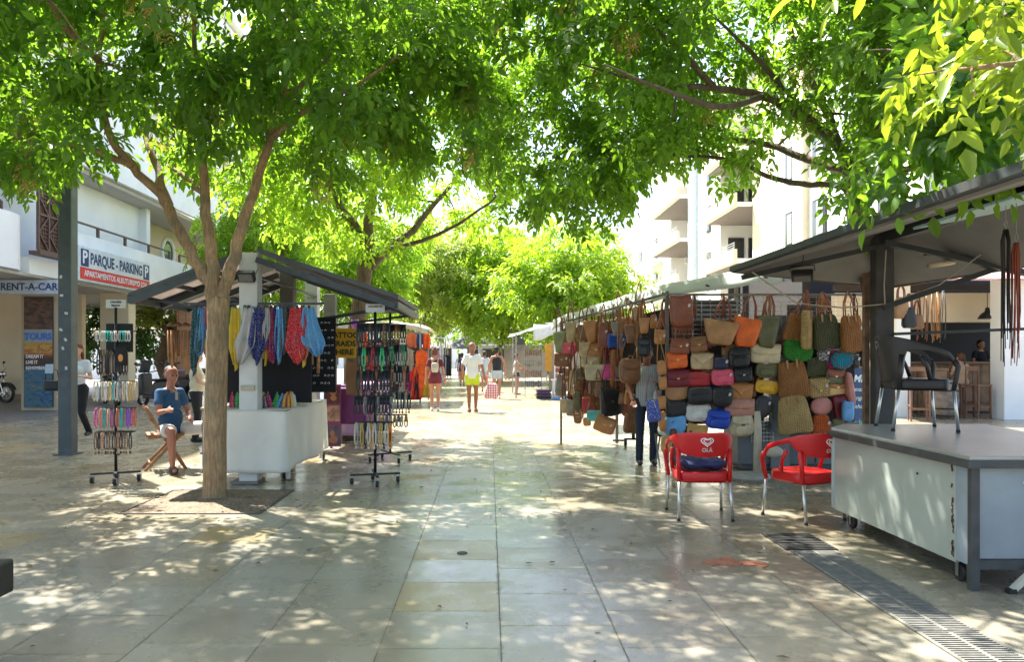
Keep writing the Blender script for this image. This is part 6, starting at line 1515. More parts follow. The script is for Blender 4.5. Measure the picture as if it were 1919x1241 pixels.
jrack((-1.345,8.80,0),R(-6),'crowded black jewellery rack, front one of the pair right of the white cloth',0.29,2.02,[
  (1.88,0.19,0.24,['black','black','black','black','brown'],11,True,'cord pendant',1),
  (1.60,0.19,0.24,['black','black','green','black','black','red'],11,True,'leather bracelet',1),
  (1.33,0.20,0.26,['black','copper','black','black','black'],11,True,'cord with disc',1),
  (1.03,0.23,0.22,['black','black','black','grey'],12,False,'chain necklace',1),
  (0.72,0.22,0.27,['cream','grey','gold','black','cream','orange'],12,True,'shell pendant',1)],tn,['COLARES 5€'],seed=3)
RN='the rear rack'
jrack((-1.42,10.7,0),R(10),'crowded black jewellery rack, rear one of the pair near the lilac table',0.33,2.12,[
  (1.95,0.22,0.22,['brown','black','black','copper'],11,True,'beaded cord',1),
  (1.66,0.24,0.26,['black','grey','green','black'],12,True,'leather cord',1),
  (1.36,0.26,0.26,['black','black','copper','black'],12,True,'disc pendant',1),
  (0.98,0.28,0.26,['black','grey','black','cream'],13,True,'shell strand',1),
  (0.66,0.24,0.18,['grey','cream','gold'],9,False,'chain strand',1)],tn,['Pulseiras'],seed=4)
# ================================================================ MOTORBIKES
m_mb=mat('bike_paint_black',(0.010,0.011,0.013),0.4); m_ch=mat('chrome',(0.6,0.6,0.6),0.15,metal=1.0)
def wheelset(root,x,r=0.31,wd=0.055):
    w_=MB().tube([(x+(r-wd*0.6)*math.cos(a),0,r+(r-wd*0.6)*math.sin(a)) for a in [2*PI*i/28 for i in range(28)]],wd,10,closed=True).build('wheel',MATS['rubber'],root,smooth=True)
    q=MB().tube([(x+(r*0.66)*math.cos(a),0,r+(r*0.66)*math.sin(a)) for a in [2*PI*i/24 for i in range(24)]],0.014,6,closed=True)
    for k in range(10): a=2*PI*k/10; q.tube([(x,0,r),(x+r*0.66*math.cos(a),0,r+r*0.66*math.sin(a))],0.006,5)
    q.lathe([(0.04,-0.05),(0.04,0.05)],12,M=Matrix.Translation((x,0,r))@Matrix.Rotation(R(90),4,'X')); q.build('rim',m_ch,w_)
def motorbike(loc,rz,label,kind='cruiser'):
    o=empty('motorbike' if kind!='scooter' else 'scooter',loc,rz,label,'motorbike' if kind!='scooter' else 'scooter',)
    if kind!='scooter':
        wheelset(o,0.75); wheelset(o,-0.75)
        q=MB(); q.tube([(0.55,0,0.88),(0.1,0,0.72),(-0.35,0,0.62),(-0.75,0,0.33)],0.028,8); q.tube([(0.55,0,0.85),(0.3,0,0.4),(-0.2,0,0.3),(-0.75,0,0.31)],0.026,8); q.build('frame',m_mb,o,smooth=True)
        MB().ell((0.18,0,0.83),(0.30,0.14,0.13),16,10).build('tank',m_mb,o,smooth=True)
        MB().ell((-0.28,0,0.76),(0.32,0.14,0.07),14,8).ell((-0.6,0,0.84),(0.18,0.12,0.06)).build('seat',m_blk,o,smooth=True)
        MB().box((0.08,0,0.45),(0.34,0.22,0.26)).lathe([(0.09,0),(0.1,0.05),(0.09,0.25)],12,c=(0.16,0,0.5)).lathe([(0.09,0),(0.1,0.05),(0.09,0.25)],12,c=(-0.04,0,0.5)).build('engine',m_ch,o,bevel=0.02)
        for s_ in(-1,1): MB().tube([(0.75,s_*0.09,0.31),(0.62,s_*0.09,0.66),(0.50,s_*0.09,0.98)],0.022,8).build('fork',m_ch,o)
        MB().tube([(0.50,-0.10,1.0),(0.40,-0.36,1.12),(0.30,-0.40,1.10)],0.013,8).tube([(0.50,0.10,1.0),(0.40,0.36,1.12),(0.30,0.40,1.10)],0.013,8).tube([(0.50,-0.1,1.0),(0.50,0.1,1.0)],0.013,8).build('handlebar',m_ch,o)
        MB().ell((0.66,0,0.92),(0.08,0.10,0.10),14,10).build('headlight',m_ch,o,smooth=True)
        MB().grid(lambda u,v:(0.75+0.35*math.cos(0.3+2.2*u),(v-0.5)*0.15,0.31+0.35*math.sin(0.3+2.2*u)),14,3).build('front_mudguard',m_mb,o,solid=0.008)
        MB().grid(lambda u,v:(-0.75+0.36*math.cos(0.3+2.6*u),(v-0.5)*0.18,0.31+0.36*math.sin(0.3+2.6*u)),14,3).build('rear_mudguard',m_mb,o,solid=0.008)
        MB().tube([(0.2,-0.15,0.42),(-0.1,-0.17,0.25),(-0.9,-0.18,0.27)],[0.025,0.035,0.045],10).build('exhaust',m_ch,o,smooth=True)
        for s_ in(-1,1): MB().tube([(0.35,s_*0.3,1.12),(0.33,s_*0.34,1.27)],0.006,5).ell((0.33,s_*0.35,1.30),(0.02,0.06,0.04)).build('mirror',m_mb,o,smooth=True)
    else:
        wheelset(o,0.62,0.25,0.055); wheelset(o,-0.62,0.25,0.055)
        def bodyf(pts,w): return MB().prism(pts,-w/2,w/2)
        bodyf([(0.62,0.95),(0.42,1.0),(0.36,0.45),(0.30,0.33),(0.55,0.33),(0.66,0.55)],0.36).build('leg_shield',m_mb,o,bevel=0.05)
        bodyf([(0.38,0.24),(0.38,0.36),(-0.10,0.36),(-0.10,0.24)],0.34).build('floorboard',m_mb,o,bevel=0.03)
        bodyf([(-0.05,0.30),(-0.05,0.74),(-0.5,0.80),(-0.85,0.78),(-0.90,0.62),(-0.55,0.45),(-0.35,0.30)],0.34).build('rear_body',m_mb,o,bevel=0.06)
        bodyf([(0.0,0.74),(0.02,0.82),(-0.35,0.84),(-0.42,0.90),(-0.85,0.92),(-0.88,0.82),(-0.5,0.80)],0.30).build('seat',m_blk,o,bevel=0.03)
        MB().box((-0.98,0,0.98),(0.30,0.36,0.26)).build('top_box',mat('topbox_dark',(0.05,0.02,0.03),0.3),o,bevel=0.05)
        for s_ in(-1,1): MB().tube([(0.46,s_*0.05,1.0),(0.38,s_*0.33,1.06)],0.016,8).build('handlebar',m_blk,o)
        MB().prism([(0.55,1.0),(0.42,1.38),(0.44,1.38),(0.58,1.0)],-0.17,0.17).build('windscreen',m_glass,o)
        MB().ell((0.62,0,0.86),(0.06,0.11,0.07)).build('headlight',m_ch,o,smooth=True)
        for s_ in(-1,1): MB().tube([(0.44,s_*0.25,1.05),(0.46,s_*0.32,1.24)],0.007,5).ell((0.46,s_*0.34,1.27),(0.02,0.07,0.045)).build('mirror',m_mb,o,smooth=True)
        MB().tube([(-0.3,-0.2,0.3),(-0.8,-0.22,0.36)],[0.04,0.055],10).build('exhaust',m_ch,o,smooth=True)
    return o
motorbike((-16.3,24.2,0.0),R(-12),'black cruiser motorbike cut by the left edge, parked in front of the cream wall')
motorbike((-11.75,23.2,0),R(-50),'dark motorbike parked between the banner pillar and the jewellery rack')
motorbike((-9.95,22.3,0),R(150),'black scooter with a top box parked just left of the seated man','scooter')
motorbike((-10.3,24.8,0),R(150),'dark scooter parked behind the other one near the gnarled olive trunk','scooter')
# gnarled olive tree beyond the scooters
def bumps(): pass
make_tree('olive_tree','thick gnarled old olive tree beyond the scooters behind the left kiosk',(-13.2,31.5,0),0.75,
  [([(-13.2,31.5,2.3),(-13.9,31.4,3.0),(-14.8,31.3,3.4)],0.30,0.08),([(-13.2,31.5,2.3),(-12.5,31.4,3.0),(-11.8,31.3,3.3)],0.30,0.08),([(-13.2,31.5,2.3),(-13.1,31.6,3.2)],0.28,0.1)],
  [((-13.9,31.3,3.25),(1.7,1.0,0.55)),((-12.2,31.3,3.2),(1.2,0.9,0.4))],70,LM['olive'],0.11,18,41,m_bark2,spread=0.3,group=None,
  trunk_pts=[(-13.3,31.5,-0.05),(-13.1,31.5,0.6),(-13.35,31.5,1.3),(-13.15,31.5,1.9),(-13.2,31.5,2.4)])
# wind chimes hanging at the kiosk left corner
for k,(px,yb,c,lb) in enumerate(((322,690,'tan','reddish wooden wind chime, left one under the kiosk corner'),(334,668,'brown','dark brown wooden wind chime in the middle under the kiosk corner'),(348,692,'tan','tan bamboo wind chime nearest the scarves'))):
    a=P(px,590,9.6); o=empty('wind_chime',a,0,lb,'wind chime','wind chimes hanging from the left eave'); L_=(yb-590)/S*9.6
    MB().lathe([(0.065,0),(0.05,0.03),(0.012,0.05)],12,c=(0,0,-0.15)).build('cap',lmat('brown'),o,smooth=True)
    for j in range(6):
        t=2*PI*j/6; MB().tube([(0.05*math.cos(t),0.05*math.sin(t),-0.20),(0.05*math.cos(t),0.05*math.sin(t),-L_*(0.8+0.2*(j%3)/2))],0.011,8).build('pipe',lmat(c),o,smooth=True)
    MB().tube([(0,0,0.08),(0,0,-0.15)],0.003,4).build('cord',m_dkframe,o)
# wooden folding chair of the seated man and his little table
m_fw=mat('folding_chair_wood',(0.33,0.155,0.06),0.5,var=0.2,scale=14)
fc=empty('folding_chair',(-4.34,10.0,0),R(-62),'slatted wooden folding chair under the seated man in blue','chair')
for sx in(-1,1):
    MB().bar((sx*0.21,0.24,0.0),(sx*0.21,-0.26,0.84),0.024,0.042).build('back_leg',m_fw,fc,bevel=0.003)
    MB().bar((sx*0.185,-0.26,0.0),(sx*0.185,0.17,0.45),0.024,0.038).build('front_leg',m_fw,fc,bevel=0.003)
    MB().bar((sx*0.185,-0.22,0.43),(sx*0.185,0.22,0.46),0.022,0.035).build('seat_rail',m_fw,fc)
q=MB(); [q.box((0,-0.20+0.066*k,0.468),(0.42,0.055,0.014)) for k in range(7)]; q.build('seat',m_fw,fc,bevel=0.002)
q=MB(); q.box((0,-0.225,0.79),(0.40,0.02,0.07)); q.box((0,-0.19,0.68),(0.40,0.02,0.06)); q.build('backrest',m_fw,fc,bevel=0.003)
MB().box((0,0.16,0.13),(0.40,0.02,0.03)).box((0,-0.20,0.10),(0.36,0.02,0.03)).build('stretcher',m_fw,fc)
wt=empty('work_table',(-3.60,10.25,0),R(6),'low working table beside the seated man, half hidden by the trunk','table')
MB().box((0,0,0.80),(0.55,0.6,0.03)).build('table_top',mat('pale_wood',(0.45,0.36,0.24),0.6),wt)
MB().box((0,-0.05,0.68),(0.50,0.45,0.20)).build('drawer',m_wood,wt)
for x in(-0.24,0.24):
    for y in(-0.26,0.26): MB().box((x,y,0.40),(0.03,0.03,0.78)).build('leg',m_railm,wt)
o=MB().slab([(-0.16,-0.14),(0.16,-0.14),(0.18,0.14),(-0.18,0.14)],0,0.22).build('black_basket',m_blk,bevel=0.02); o.location=(-3.62,10.1,0.22); tag(o,'black basket of goods on the shelf under the working table','basket')
MB().box((0,0,0.205),(0.56,0.6,0.02)).build('shelf',m_railm,wt)
# ================================================================ STALLS FARTHER DOWN THE STREET
def garment(kind,c,w,h,seed):
    g=random.Random(seed); ph=g.uniform(0,6); q=MB()
    def fn(u,v):
        s_=u*2-1
        if kind=='dress': wid=w*(0.38+0.10*min(1,v*6)-0.08*math.exp(-((v-0.30)/0.1)**2)+0.5*max(0,v-0.3))
        elif kind=='shirt': wid=w*(0.5 if v>0.22 else 0.42+0.2*math.sin(v/0.22*PI))
        else: wid=w*0.5
        z=-h*v-(0.06*abs(s_) if v<0.1 else 0)
        return (s_*wid,0.02*math.sin(s_*6+ph)*(0.4+v),z)
    q.grid(fn,14,14); return q
GC={'orange':(0.80,0.13,0.02),'red':(0.60,0.03,0.02),'multi':(0.35,0.28,0.20),'blue':(0.04,0.10,0.35),'white':(0.65,0.65,0.62),'purple':(0.22,0.02,0.14),'mustard':(0.6,0.35,0.03),'black':(0.02,0.02,0.025),'coral':(0.75,0.22,0.12),'grey':(0.35,0.37,0.38),'green':(0.10,0.28,0.10),'pink':(0.70,0.25,0.35)}
def gm(c): return mat('cloth_'+c,GC[c],0.85,trans=0.3,var=0.25,scale=5,extra=spots((0.7,0.65,0.5),20,0.25) if c in('multi','grey') else None)
def hang(kind,c,px,y0_,wp,hp,Y,lb,seed,nm=None,rz=0):
    a=P(px,y0_,Y); r_=empty(nm or kind,a,rz,lb,'garment' if kind!='bagp' else 'bag','clothes hanging on the far left stalls')
    garment(kind,c,wp/S*Y,hp/S*Y,seed).build('cloth',gm(c),r_,smooth=True,solid=0.004)
    MB().tube([(-0.2,0,-0.05),(0,0,0.01),(0.2,0,-0.05)],0.006,5).tube([(0,0,0.01),(0,0,0.07)],0.004,5).build('hanger',m_dkframe,r_)
st2=empty('clothes_stall',(-3.1,24.0,0),0,'clothes stall with a cream awning on the left beyond the racks','stall')
def sx2(mb,name,m,**k): mb.v=[(x+3.1,y-24.0,z) for x,y,z in mb.v]; return mb.build(name,m,st2,**k)
m_cawn=mat('cream_awning',(0.70,0.64,0.46),0.8,trans=0.4,dirt=0.1)
sx2(MB().grid(lambda u,v:(-4.6+2.75*u, 22.4+3.6*v, 2.62-0.22*(u*2-1)**2*(1 if u>0.5 else 0.6)-0.1*abs(v*2-1)-0.02*math.sin(u*20)),16,8).grid(lambda u,v:(-4.6+2.75*u,22.4,2.52-0.22*(u*2-1)**2*(1 if u>0.5 else 0.6)-0.14*v),16,2),'awning',m_cawn,smooth=True,solid=0.01,recalc=False)
q=MB(); 
for x in(-4.4,-2.1):
    for y in(22.7,25.7): q.bar((x,y,0),(x,y,2.5),0.05)
q.bar((-4.4,22.7,2.2),(-2.1,22.7,2.2),0.03); q.bar((-2.1,22.7,2.2),(-2.1,25.7,2.2),0.03); q.bar((-4.4,22.7,1.25),(-2.1,22.7,1.25),0.03)
sx2(q,'frame',m_railm)
sx2(MB().box((-3.3,24.4,1.1),(2.2,0.05,1.9)),'back_sheet',mat('stall_dark_cloth',(0.05,0.04,0.04),0.9))
for i,(kd,c,px,y0_,wp,hp,lb) in enumerate((
 ('dress','orange',790,655,26,90,'long orange dress with a white bow on the outer corner of the stall'),
 ('shirt','coral',771,622,18,30,'coral top on the upper rail of the clothes stall'),
 ('shirt','blue',787,622,12,24,'blue top on the upper rail beside the coral one'),
 ('shirt','orange',799,624,14,30,'orange white top at the corner of the upper rail'),
 ('shirt','multi',764,652,22,44,'patterned green brown shirt in the middle of the clothes stall'),
 ('shirt','white',755,622,12,30,'pale top at the left end of the upper rail'),
 ('dress','red',775,688,16,62,'red dress on the lower rail of the clothes stall'),
 ('dress','purple',764,690,12,60,'purple dress on the lower rail left of the red one'),
 ('shirt','grey',747,660,16,60,'grey white printed shirt next to the rear rack'),
 ('dress','mustard',801,700,12,44,'mustard skirt beside the long orange dress'),
 ('dress','black',782,700,10,48,'black dress between the red and the orange ones'),
 ('dress','multi',756,696,14,54,'patterned brown dress at the left of the lower rail'),
 ('shirt','orange',682,620,14,60,'orange top hanging at the left end behind the tree'),
 ('shirt','pink',706,640,18,60,'pink printed top behind the front jewellery rack'),
 ('shirt','grey',724,650,18,70,'grey printed top behind the rear jewellery rack'),
 ('dress','red',694,680,18,60,'red dress behind the front jewellery rack'))):
    hang(kd,c,px,y0_,wp,hp,22.6 if y0_>640 else 22.9,lb,i)
st3=empty('far_stall',(-3.0,34.0,0),0,'farther left stall with a whitish awning and dark clothes','stall')
MB().plate([(-1.4,-1.8,2.52),(1.0,-1.8,2.30),(1.0,2.0,2.36),(-1.4,2.0,2.6)],0.03).build('awning',mat('white_awning',(0.72,0.74,0.72),0.8,trans=0.4),st3)
q=MB(); [q.bar((x,y,0),(x,y,2.4),0.05) for x in(-1.2,0.9) for y in(-1.6,1.8)]; q.bar((0.9,-1.6,2.1),(0.9,1.8,2.1),0.03); q.build('frame',m_railm,st3)
for i,(c,px,y0_,wp,hp,lb) in enumerate((('pink',818,655,12,62,'pale pink dress on the farther left stall'),('white',827,648,10,70,'white dress at the corner of the farther left stall'),('black',838,665,12,40,'black jacket at the outer end of the farther left stall'),('multi',812,650,12,60,'patterned dress left of the pale pink one'),('grey',833,668,8,36,'grey shirt between the white dress and black jacket'))):
    hang('dress' if hp>50 else 'shirt',c,px,y0_,wp,hp,32.2,lb,40+i)
st4=empty('far_stall',(-3.6,50,0),0,'last small stall with a yellow green awning on the left','stall')
MB().plate([(-1.4,-1.8,2.62),(1.0,-1.8,2.2),(1.0,2.0,2.2),(-1.4,2.0,2.6)],0.03).build('awning',m_cawn,st4)
q=MB(); [q.bar((x,y,0),(x,y,2.3),0.06) for x in(-1.2,0.9) for y in(-1.6,1.8)]; q.build('frame',m_railm,st4); MB().box((0,1.4,1.1),(2.0,0.1,1.9)).build('back_sheet',MATS['stall_dark_cloth'],st4)
um=empty('market_umbrella',(-1.55,58,0),0,'dark grey market umbrella at the far end of the street','umbrella')
MB().lathe([(1.9,2.1),(1.2,2.6),(0.05,3.2)],8,cap=False).build('canopy',mat('umbrella_grey',(0.05,0.055,0.06),0.8),um,solid=0.02); MB().tube([(0,0,0),(0,0,3.2)],0.03,8).build('pole',m_railm,um)
for i,(x,y,c,lb) in enumerate(((0.2,62,(0.5,0.5,0.48),'pale grey market umbrella at the far end, right of the dark one'),(2.0,60,(0.06,0.06,0.06),'black market umbrella at the far end near the right stalls'))):
    u2=copy_tree(um,(x,y,0),label=lb); 
    for c_ in kids(u2):
        if c_.name.startswith('canopy'): c_.data=c_.data.copy(); c_.data.materials[0]=mat('umbrella_%d'%i,c,0.8)
for o_ in SC.objects:
    if o_.name.startswith('market_umbrella'): o_['group']='umbrellas at the street end'
# right side far stalls
st5=empty('far_stall',(2.2,28.5,0),0,'right stall with a drooping white awning and an orange rack, beyond the bags','stall')
def s5(mb,name,m,**k): mb.v=[(x-2.2,y-28.5,z) for x,y,z in mb.v]; return mb.build(name,m,st5,**k)
m_wawn=mat('white_drape',(0.78,0.80,0.82),0.8,trans=0.4)
s5(MB().grid(lambda u,v:(0.75+2.9*u, 26.3+4.4*v, 2.28+0.45*math.sin(PI*u*0.7)-0.04*abs(math.sin(u*12))),18,6).grid(lambda u,v:(1.55+1.3*u,26.25,2.62-(0.35+0.22*abs(math.sin(u*4+1.2)))*v),12,4),'awning',m_wawn,smooth=True,solid=0.01,recalc=False)
q=MB(); [q.bar((x,y,0),(x,y,2.3),0.05) for x in(0.95,3.4) for y in(26.6,30.4)]; s5(q,'frame',m_railm)
s5(MB().box((2.12,26.8,1.45),(0.24,0.05,1.0)),'panel',mat('ochre_panel',(0.55,0.28,0.04),0.8))
s5(MB().box((2.9,27.6,1.1),(1.4,0.06,1.8)),'back_sheet',mat('stall_beige',(0.35,0.31,0.25),0.9))
sh=empty('goods_shelf',(2.56,26.7,0),0,'tall shelf of orange and brown boxes on the white table of the right stall','shelf')
MB().box((-0.22,0,1.35),(0.04,0.1,1.35)).box((0.22,0,1.35),(0.04,0.1,1.35)).build('side_board',m_white,sh)
for k in range(7):
    MB().box((0,0,0.72+0.19*k),(0.44,0.12,0.012)).build('shelf_board',m_white,sh)
    if k<6: 
        q=MB(); [q.box((-0.17+0.085*j,-0.01,0.80+0.19*k),(0.07,0.09,0.12+0.02*((j+k)%2))) for j in range(5)]; q.build('boxes',mat('goods_%d'%(k%2),((0.6,0.13,0.03),(0.28,0.06,0.03))[k%2],0.6,var=0.5,scale=20),sh)
tt=empty('plastic_table',(2.75,26.6,0),0,'white plastic table holding the orange shelf','table')
MB().box((0,0,0.66),(1.1,0.6,0.04)).build('table_top',m_white,tt,bevel=0.01)
for x in(-0.48,0.48):
    for y in(-0.25,0.25): MB().tube([(x,y,0),(x*0.95,y*0.95,0.64)],[0.022,0.035],8).build('leg',m_white,tt)
rk=empty('display_rack',(1.60,27.2,0),0,'rack of small goods on the outer side of the far right stall','rack')
MB().bar((-0.3,0,0),(-0.3,0,1.9),0.03).bar((0.3,0,0),(0.3,0,1.9),0.03).bar((-0.3,0,1.9),(0.3,0,1.9),0.03).bar((-0.3,0,1.2),(0.3,0,1.2),0.02).build('frame',m_railm,rk)
for r_i in range(4):
    q=MB(); gg=random.Random(r_i)
    for k in range(9): q.box((-0.27+0.066*k,-0.03,1.75-0.38*r_i-0.12),(0.05,0.03,gg.uniform(0.16,0.28)))
    q.build('goods_row',mat('goods_row_%d'%r_i,((0.16,0.10,0.07),(0.2,0.2,0.16),(0.22,0.13,0.08),(0.1,0.1,0.12))[r_i],0.6,var=0.7,scale=14),rk)
cr=empty('crate',(1.9,26.2,0),0,'low crate with purple goods on the ground at the right stall','crate')
q=MB(); [q.box((0,y,z),(0.5,0.015,0.06)) for y in(-0.17,0.17) for z in(0.08,0.18,0.28)]; [q.box((x,0,z),(0.015,0.34,0.06)) for x in(-0.25,0.25) for z in(0.08,0.18,0.28)]; q.box((0,0,0.03),(0.5,0.34,0.02)); q.build('slats',m_blk,cr)
MB().box((0,0,0.2),(0.44,0.28,0.26)).build('goods',mat('purple_goods',(0.2,0.06,0.3),0.6,var=0.5,scale=20),cr,bevel=0.02)
q=MB().grid(lambda u,v:((u-0.5)*0.8*(1-0.3*abs(v-0.5)),(v-0.5)*0.6,0.03+0.06*math.sin(u*PI)*math.sin(v*PI)*(1+0.5*math.sin(u*15)*math.sin(v*12))),18,14); o=q.build('plastic_bag',mat('blue_plastic',(0.03,0.15,0.55),0.4,trans=0.2),smooth=True); o.location=(2.52,25.8,0); tag(o,'flat blue plastic bag lying on the sunlit ground by the right stall','bag')
st6=empty('far_stall',(1.9,44,0),0,'farthest right stall with a navy blue awning','stall')
MB().plate([(-1.4,-2,2.5),(1.8,-2,2.95),(1.8,2,2.95),(-1.4,2,2.5)],0.03).build('awning',mat('navy_awning',(0.06,0.07,0.20),0.7,trans=0.2),st6)
q=MB(); [q.bar((x,y,0),(x,y,2.5),0.06) for x in(-1.2,1.6) for y in(-1.8,1.8)]; q.build('frame',m_railm,st6)
MB().box((0.3,1.6,1.2),(2.6,0.1,2.0)).build('back_sheet',mat('stall_pale_cloth',(0.45,0.43,0.42),0.9,trans=0.3),st6)
tr=empty('trailer',(0.55,52,0),0,'grey food trailer with shelves closing the view behind the walkers','trailer')
MB().box((0,0,1.35),(2.6,1.6,1.9)).build('body',mat('trailer_grey',(0.28,0.29,0.29),0.6),tr,bevel=0.06); MB().box((0,-0.82,1.6),(2.0,0.06,0.8)).build('hatch',m_barw,tr); MB().box((0,-0.95,1.15),(2.1,0.3,0.05)).build('counter',m_railm,tr)
for x in(-0.9,0.9): MB().lathe([(0.3,-0.08),(0.3,0.08)],16,M=Matrix.Translation((x,-0.75,0.3))@Matrix.Rotation(R(90),4,'X')).build('wheel',MATS['rubber'],tr)
# ================================================================ PEOPLE
DEF=dict(pelvis=(0,0,.95),chest=(0,0,1.27),neck=(0,-.01,1.47),head=(0,.015,1.63),
 sR=(.158,-.01,1.405),eR=(.215,-.02,1.13),wR=(.235,.05,.89),sL=(-.158,-.01,1.405),eL=(-.215,-.02,1.13),wL=(-.235,.05,.89),
 hR=(.09,0,.92),kR=(.10,.03,.50),aR=(.10,-.02,.09),hL=(-.09,0,.92),kL=(-.10,.03,.50),aL=(-.10,-.02,.09))
def cap(mb,a,b,ra,rb,n=12):
    a=Vector(a);b=Vector(b);t=(b-a)
    if t.length<1e-6: t=Vector((0,0,1))
    t.normalize()
    mb.tube([a-t*ra*.96,a-t*ra*.7,a-t*ra*.35,a,b,b+t*rb*.35,b+t*rb*.7,b+t*rb*.96],[ra*.28,ra*.72,ra*.94,ra,rb,rb*.94,rb*.72,rb*.28],n)
def remesh(mb,name,m,parent,vox,it=3):
    me=bpy.data.meshes.new('t'); me.from_pydata(mb.v,[],mb.f); bm=bmesh.new(); bm.from_mesh(me); bmesh.ops.recalc_face_normals(bm,faces=bm.faces); bm.to_mesh(me); bm.free()
    o=bpy.data.objects.new('t',me); COL.objects.link(o)
    d=o.modifiers.new('r','REMESH'); d.mode='VOXEL'; d.voxel_size=vox; d.use_smooth_shade=True
    s=o.modifiers.new('s','SMOOTH'); s.factor=0.5; s.iterations=it
    bpy.context.view_layer.update()
    m2=bpy.data.meshes.new_from_object(o.evaluated_get(bpy.context.evaluated_depsgraph_get()))
    bpy.data.objects.remove(o); bpy.data.meshes.remove(me)
    m2.materials.clear(); m2.materials.append(m); m2.name=name
    m2.polygons.foreach_set('use_smooth',[True]*len(m2.polygons))
    o=bpy.data.objects.new(name,m2); COL.objects.link(o)
    if parent: o.parent=parent
    return o
def skin(n,c): return mat('skin_'+n,c,0.5,var=0.06,scale=12,spec=0.4)
def frame(d,up=Vector((0,0,1))):
    d=d.normalized(); s=d.cross(up); s=s.normalized() if s.length>.05 else Vector((1,0,0)); return d,s,s.cross(d)
def person(label,loc,rz,H,sk,pose=None,hair=None,top=None,bottom=None,shoes=None,belly=1.0,female=False,turn=0.0,vox=.011,tilt=0.0,extra=None,bald=False,group=None):
    J={k:Vector(v) for k,v in DEF.items()}
    if pose: J.update({k:Vector(v) for k,v in pose.items()})
    r=empty('person',loc,rz,label,'person',group); f=H/1.75; r.scale=(f,f,f)
    B=MB(); up=(J['neck']-J['pelvis']).normalized()
    side=(J['sR']-J['sL']).normalized(); fw=up.cross(side)*1.0
    if fw.dot(Vector((0,1,0)))<0 and 'sR' not in (pose or {}): fw=-fw
    Mt=Matrix((side,fw,up)).transposed().to_4x4()
    def E(mb,c,rad): mb.ell((0,0,0),rad,14,10,M=Matrix.Translation(c)@Mt)
    sw=.92 if female else 1.0; hw=1.08 if female else 1.0
    E(B,J['chest'],(.150*sw,.105*belly**.5,.19)); E(B,J['chest'].lerp(J['pelvis'],.55)+fw*.012*belly,(.132*sw*belly**.6,.100*belly,.17)); E(B,J['pelvis']+up*.01,(.155*hw,.112,.12))
    E(B,J['chest'].lerp(J['neck'],.5),(.120*sw,.080,.10))
    if female: 
        for s_ in(-1,1): E(B,J['chest']+side*.065*s_+fw*.085-up*.01,(.058,.05,.058))
    for s_ in ('R','L'):
        sh,el,wr=J['s'+s_],J['e'+s_],J['w'+s_]; k=.88 if female else 1
        cap(B,J['neck']-up*.035,sh,.045*k,.050*k); cap(B,sh,el,.052*k,.040*k); cap(B,el,wr,.040*k,.027*k)
        d,sd,n_=frame(wr-el,Vector((0.2,1,0.1)))
        inward=Vector((-1 if s_=='R' else 1,0,0))
        B.ell((0,0,0),(.040*k,.017,.052),10,8,M=Matrix.Translation(wr+d*.055)@Matrix((sd,n_,d)).transposed().to_4x4())
        for j,(o_,l) in enumerate(((-.029,.062),(-.010,.074),(.010,.069),(.028,.052))):
            a=wr+d*.088+sd*o_; b=a+d*l*.55+n_*.012; c=b+d*l*.38+n_*.030*(1 if j%2 else .8)
            B.tube([a-d*.02,a,b,c,c+(c-b)*.2],[.0085,.0092,.0088,.0078,.003],8)
        a=wr+d*.035+sd*.030; B.tube([a-d*.01,a,a+sd*.024+d*.026,a+sd*.026+d*.05+n_*.008,a+sd*.024+d*.056+n_*.012],[.009,.0115,.0105,.009,.003],8)
        hp,kn,an=J['h'+s_],J['k'+s_],J['a'+s_]
        cap(B,hp,hp.lerp(kn,.45),.088*hw,.078*hw); cap(B,hp.lerp(kn,.4),kn,.079*hw,.053)
        back=-(kn-hp).normalized().cross(Vector((1,0,0)))
        cap(B,kn,kn.lerp(an,.35),.050,.056); cap(B,kn.lerp(an,.3),an,.056,.034)
        ft=Vector((0.035 if s_=='R' else -.035,1,0)).normalized()
        if 't'+s_ in J: ft=(J['t'+s_]-an); ft.z=0; ft.normalize()
        dz=-.052 if 't'+s_ not in J else J['t'+s_].z-an.z
        cap(B,an-ft*.035+Vector((0,0,-.045)),an+ft*.12+Vector((0,0,dz)),.033,.030); cap(B,an+ft*.10+Vector((0,0,dz)),an+ft*.165+Vector((0,0,dz-.005)),.036,.022); cap(B,an,an-ft*.03+Vector((0,0,-.045)),.035,.033)
    # neck and head
    cap(B,J['neck']-up*.03,J['head']-Vector((0,.015,.07)),.056,.053)
    Hm=Matrix.Translation(J['head'])@Euler((tilt,0,turn)).to_matrix().to_4x4()@Matrix.Scale(1.06,4)
    def HE(mb,c,rad,n=16,m_=12): mb.ell(c,rad,n,m_,M=Hm)
    HE(B,(0,-.012,.028),(.077,.095,.090)); HE(B,(0,.015,-.022),(.064,.078,.082)); HE(B,(0,.045,-.078),(.036,.036,.030)); HE(B,(0,.060,-.018),(.052,.035,.045))
    B.ell((0,0,0),(.013,.020,.022),8,6,M=Hm@Matrix.Translation((0,.098,-.022))); B.ell((0,0,0),(.009,.014,.026),8,6,M=Hm@Matrix.Translation((0,.090,-.002)))
    for s_ in(-1,1): B.ell((0,0,0),(.010,.018,.028),8,6,M=Hm@Matrix.Translation((s_*.079,-.008,-.012)))
    HE(B,(0,.088,-.055),(.022,.012,.006),10,6); HE(B,(0,.085,.018),(.045,.012,.007),10,6)
    b=remesh(B,'body',sk,r,vox,2)
    q=MB()
    for s_ in(-1,1): q.ell((0,0,0),(.011,.008,.007),8,6,M=Hm@Matrix.Translation((s_*.030,.088,.004)))
    q.build('eyes',mat('eye_dark',(.02,.015,.012),.2),r,smooth=True)
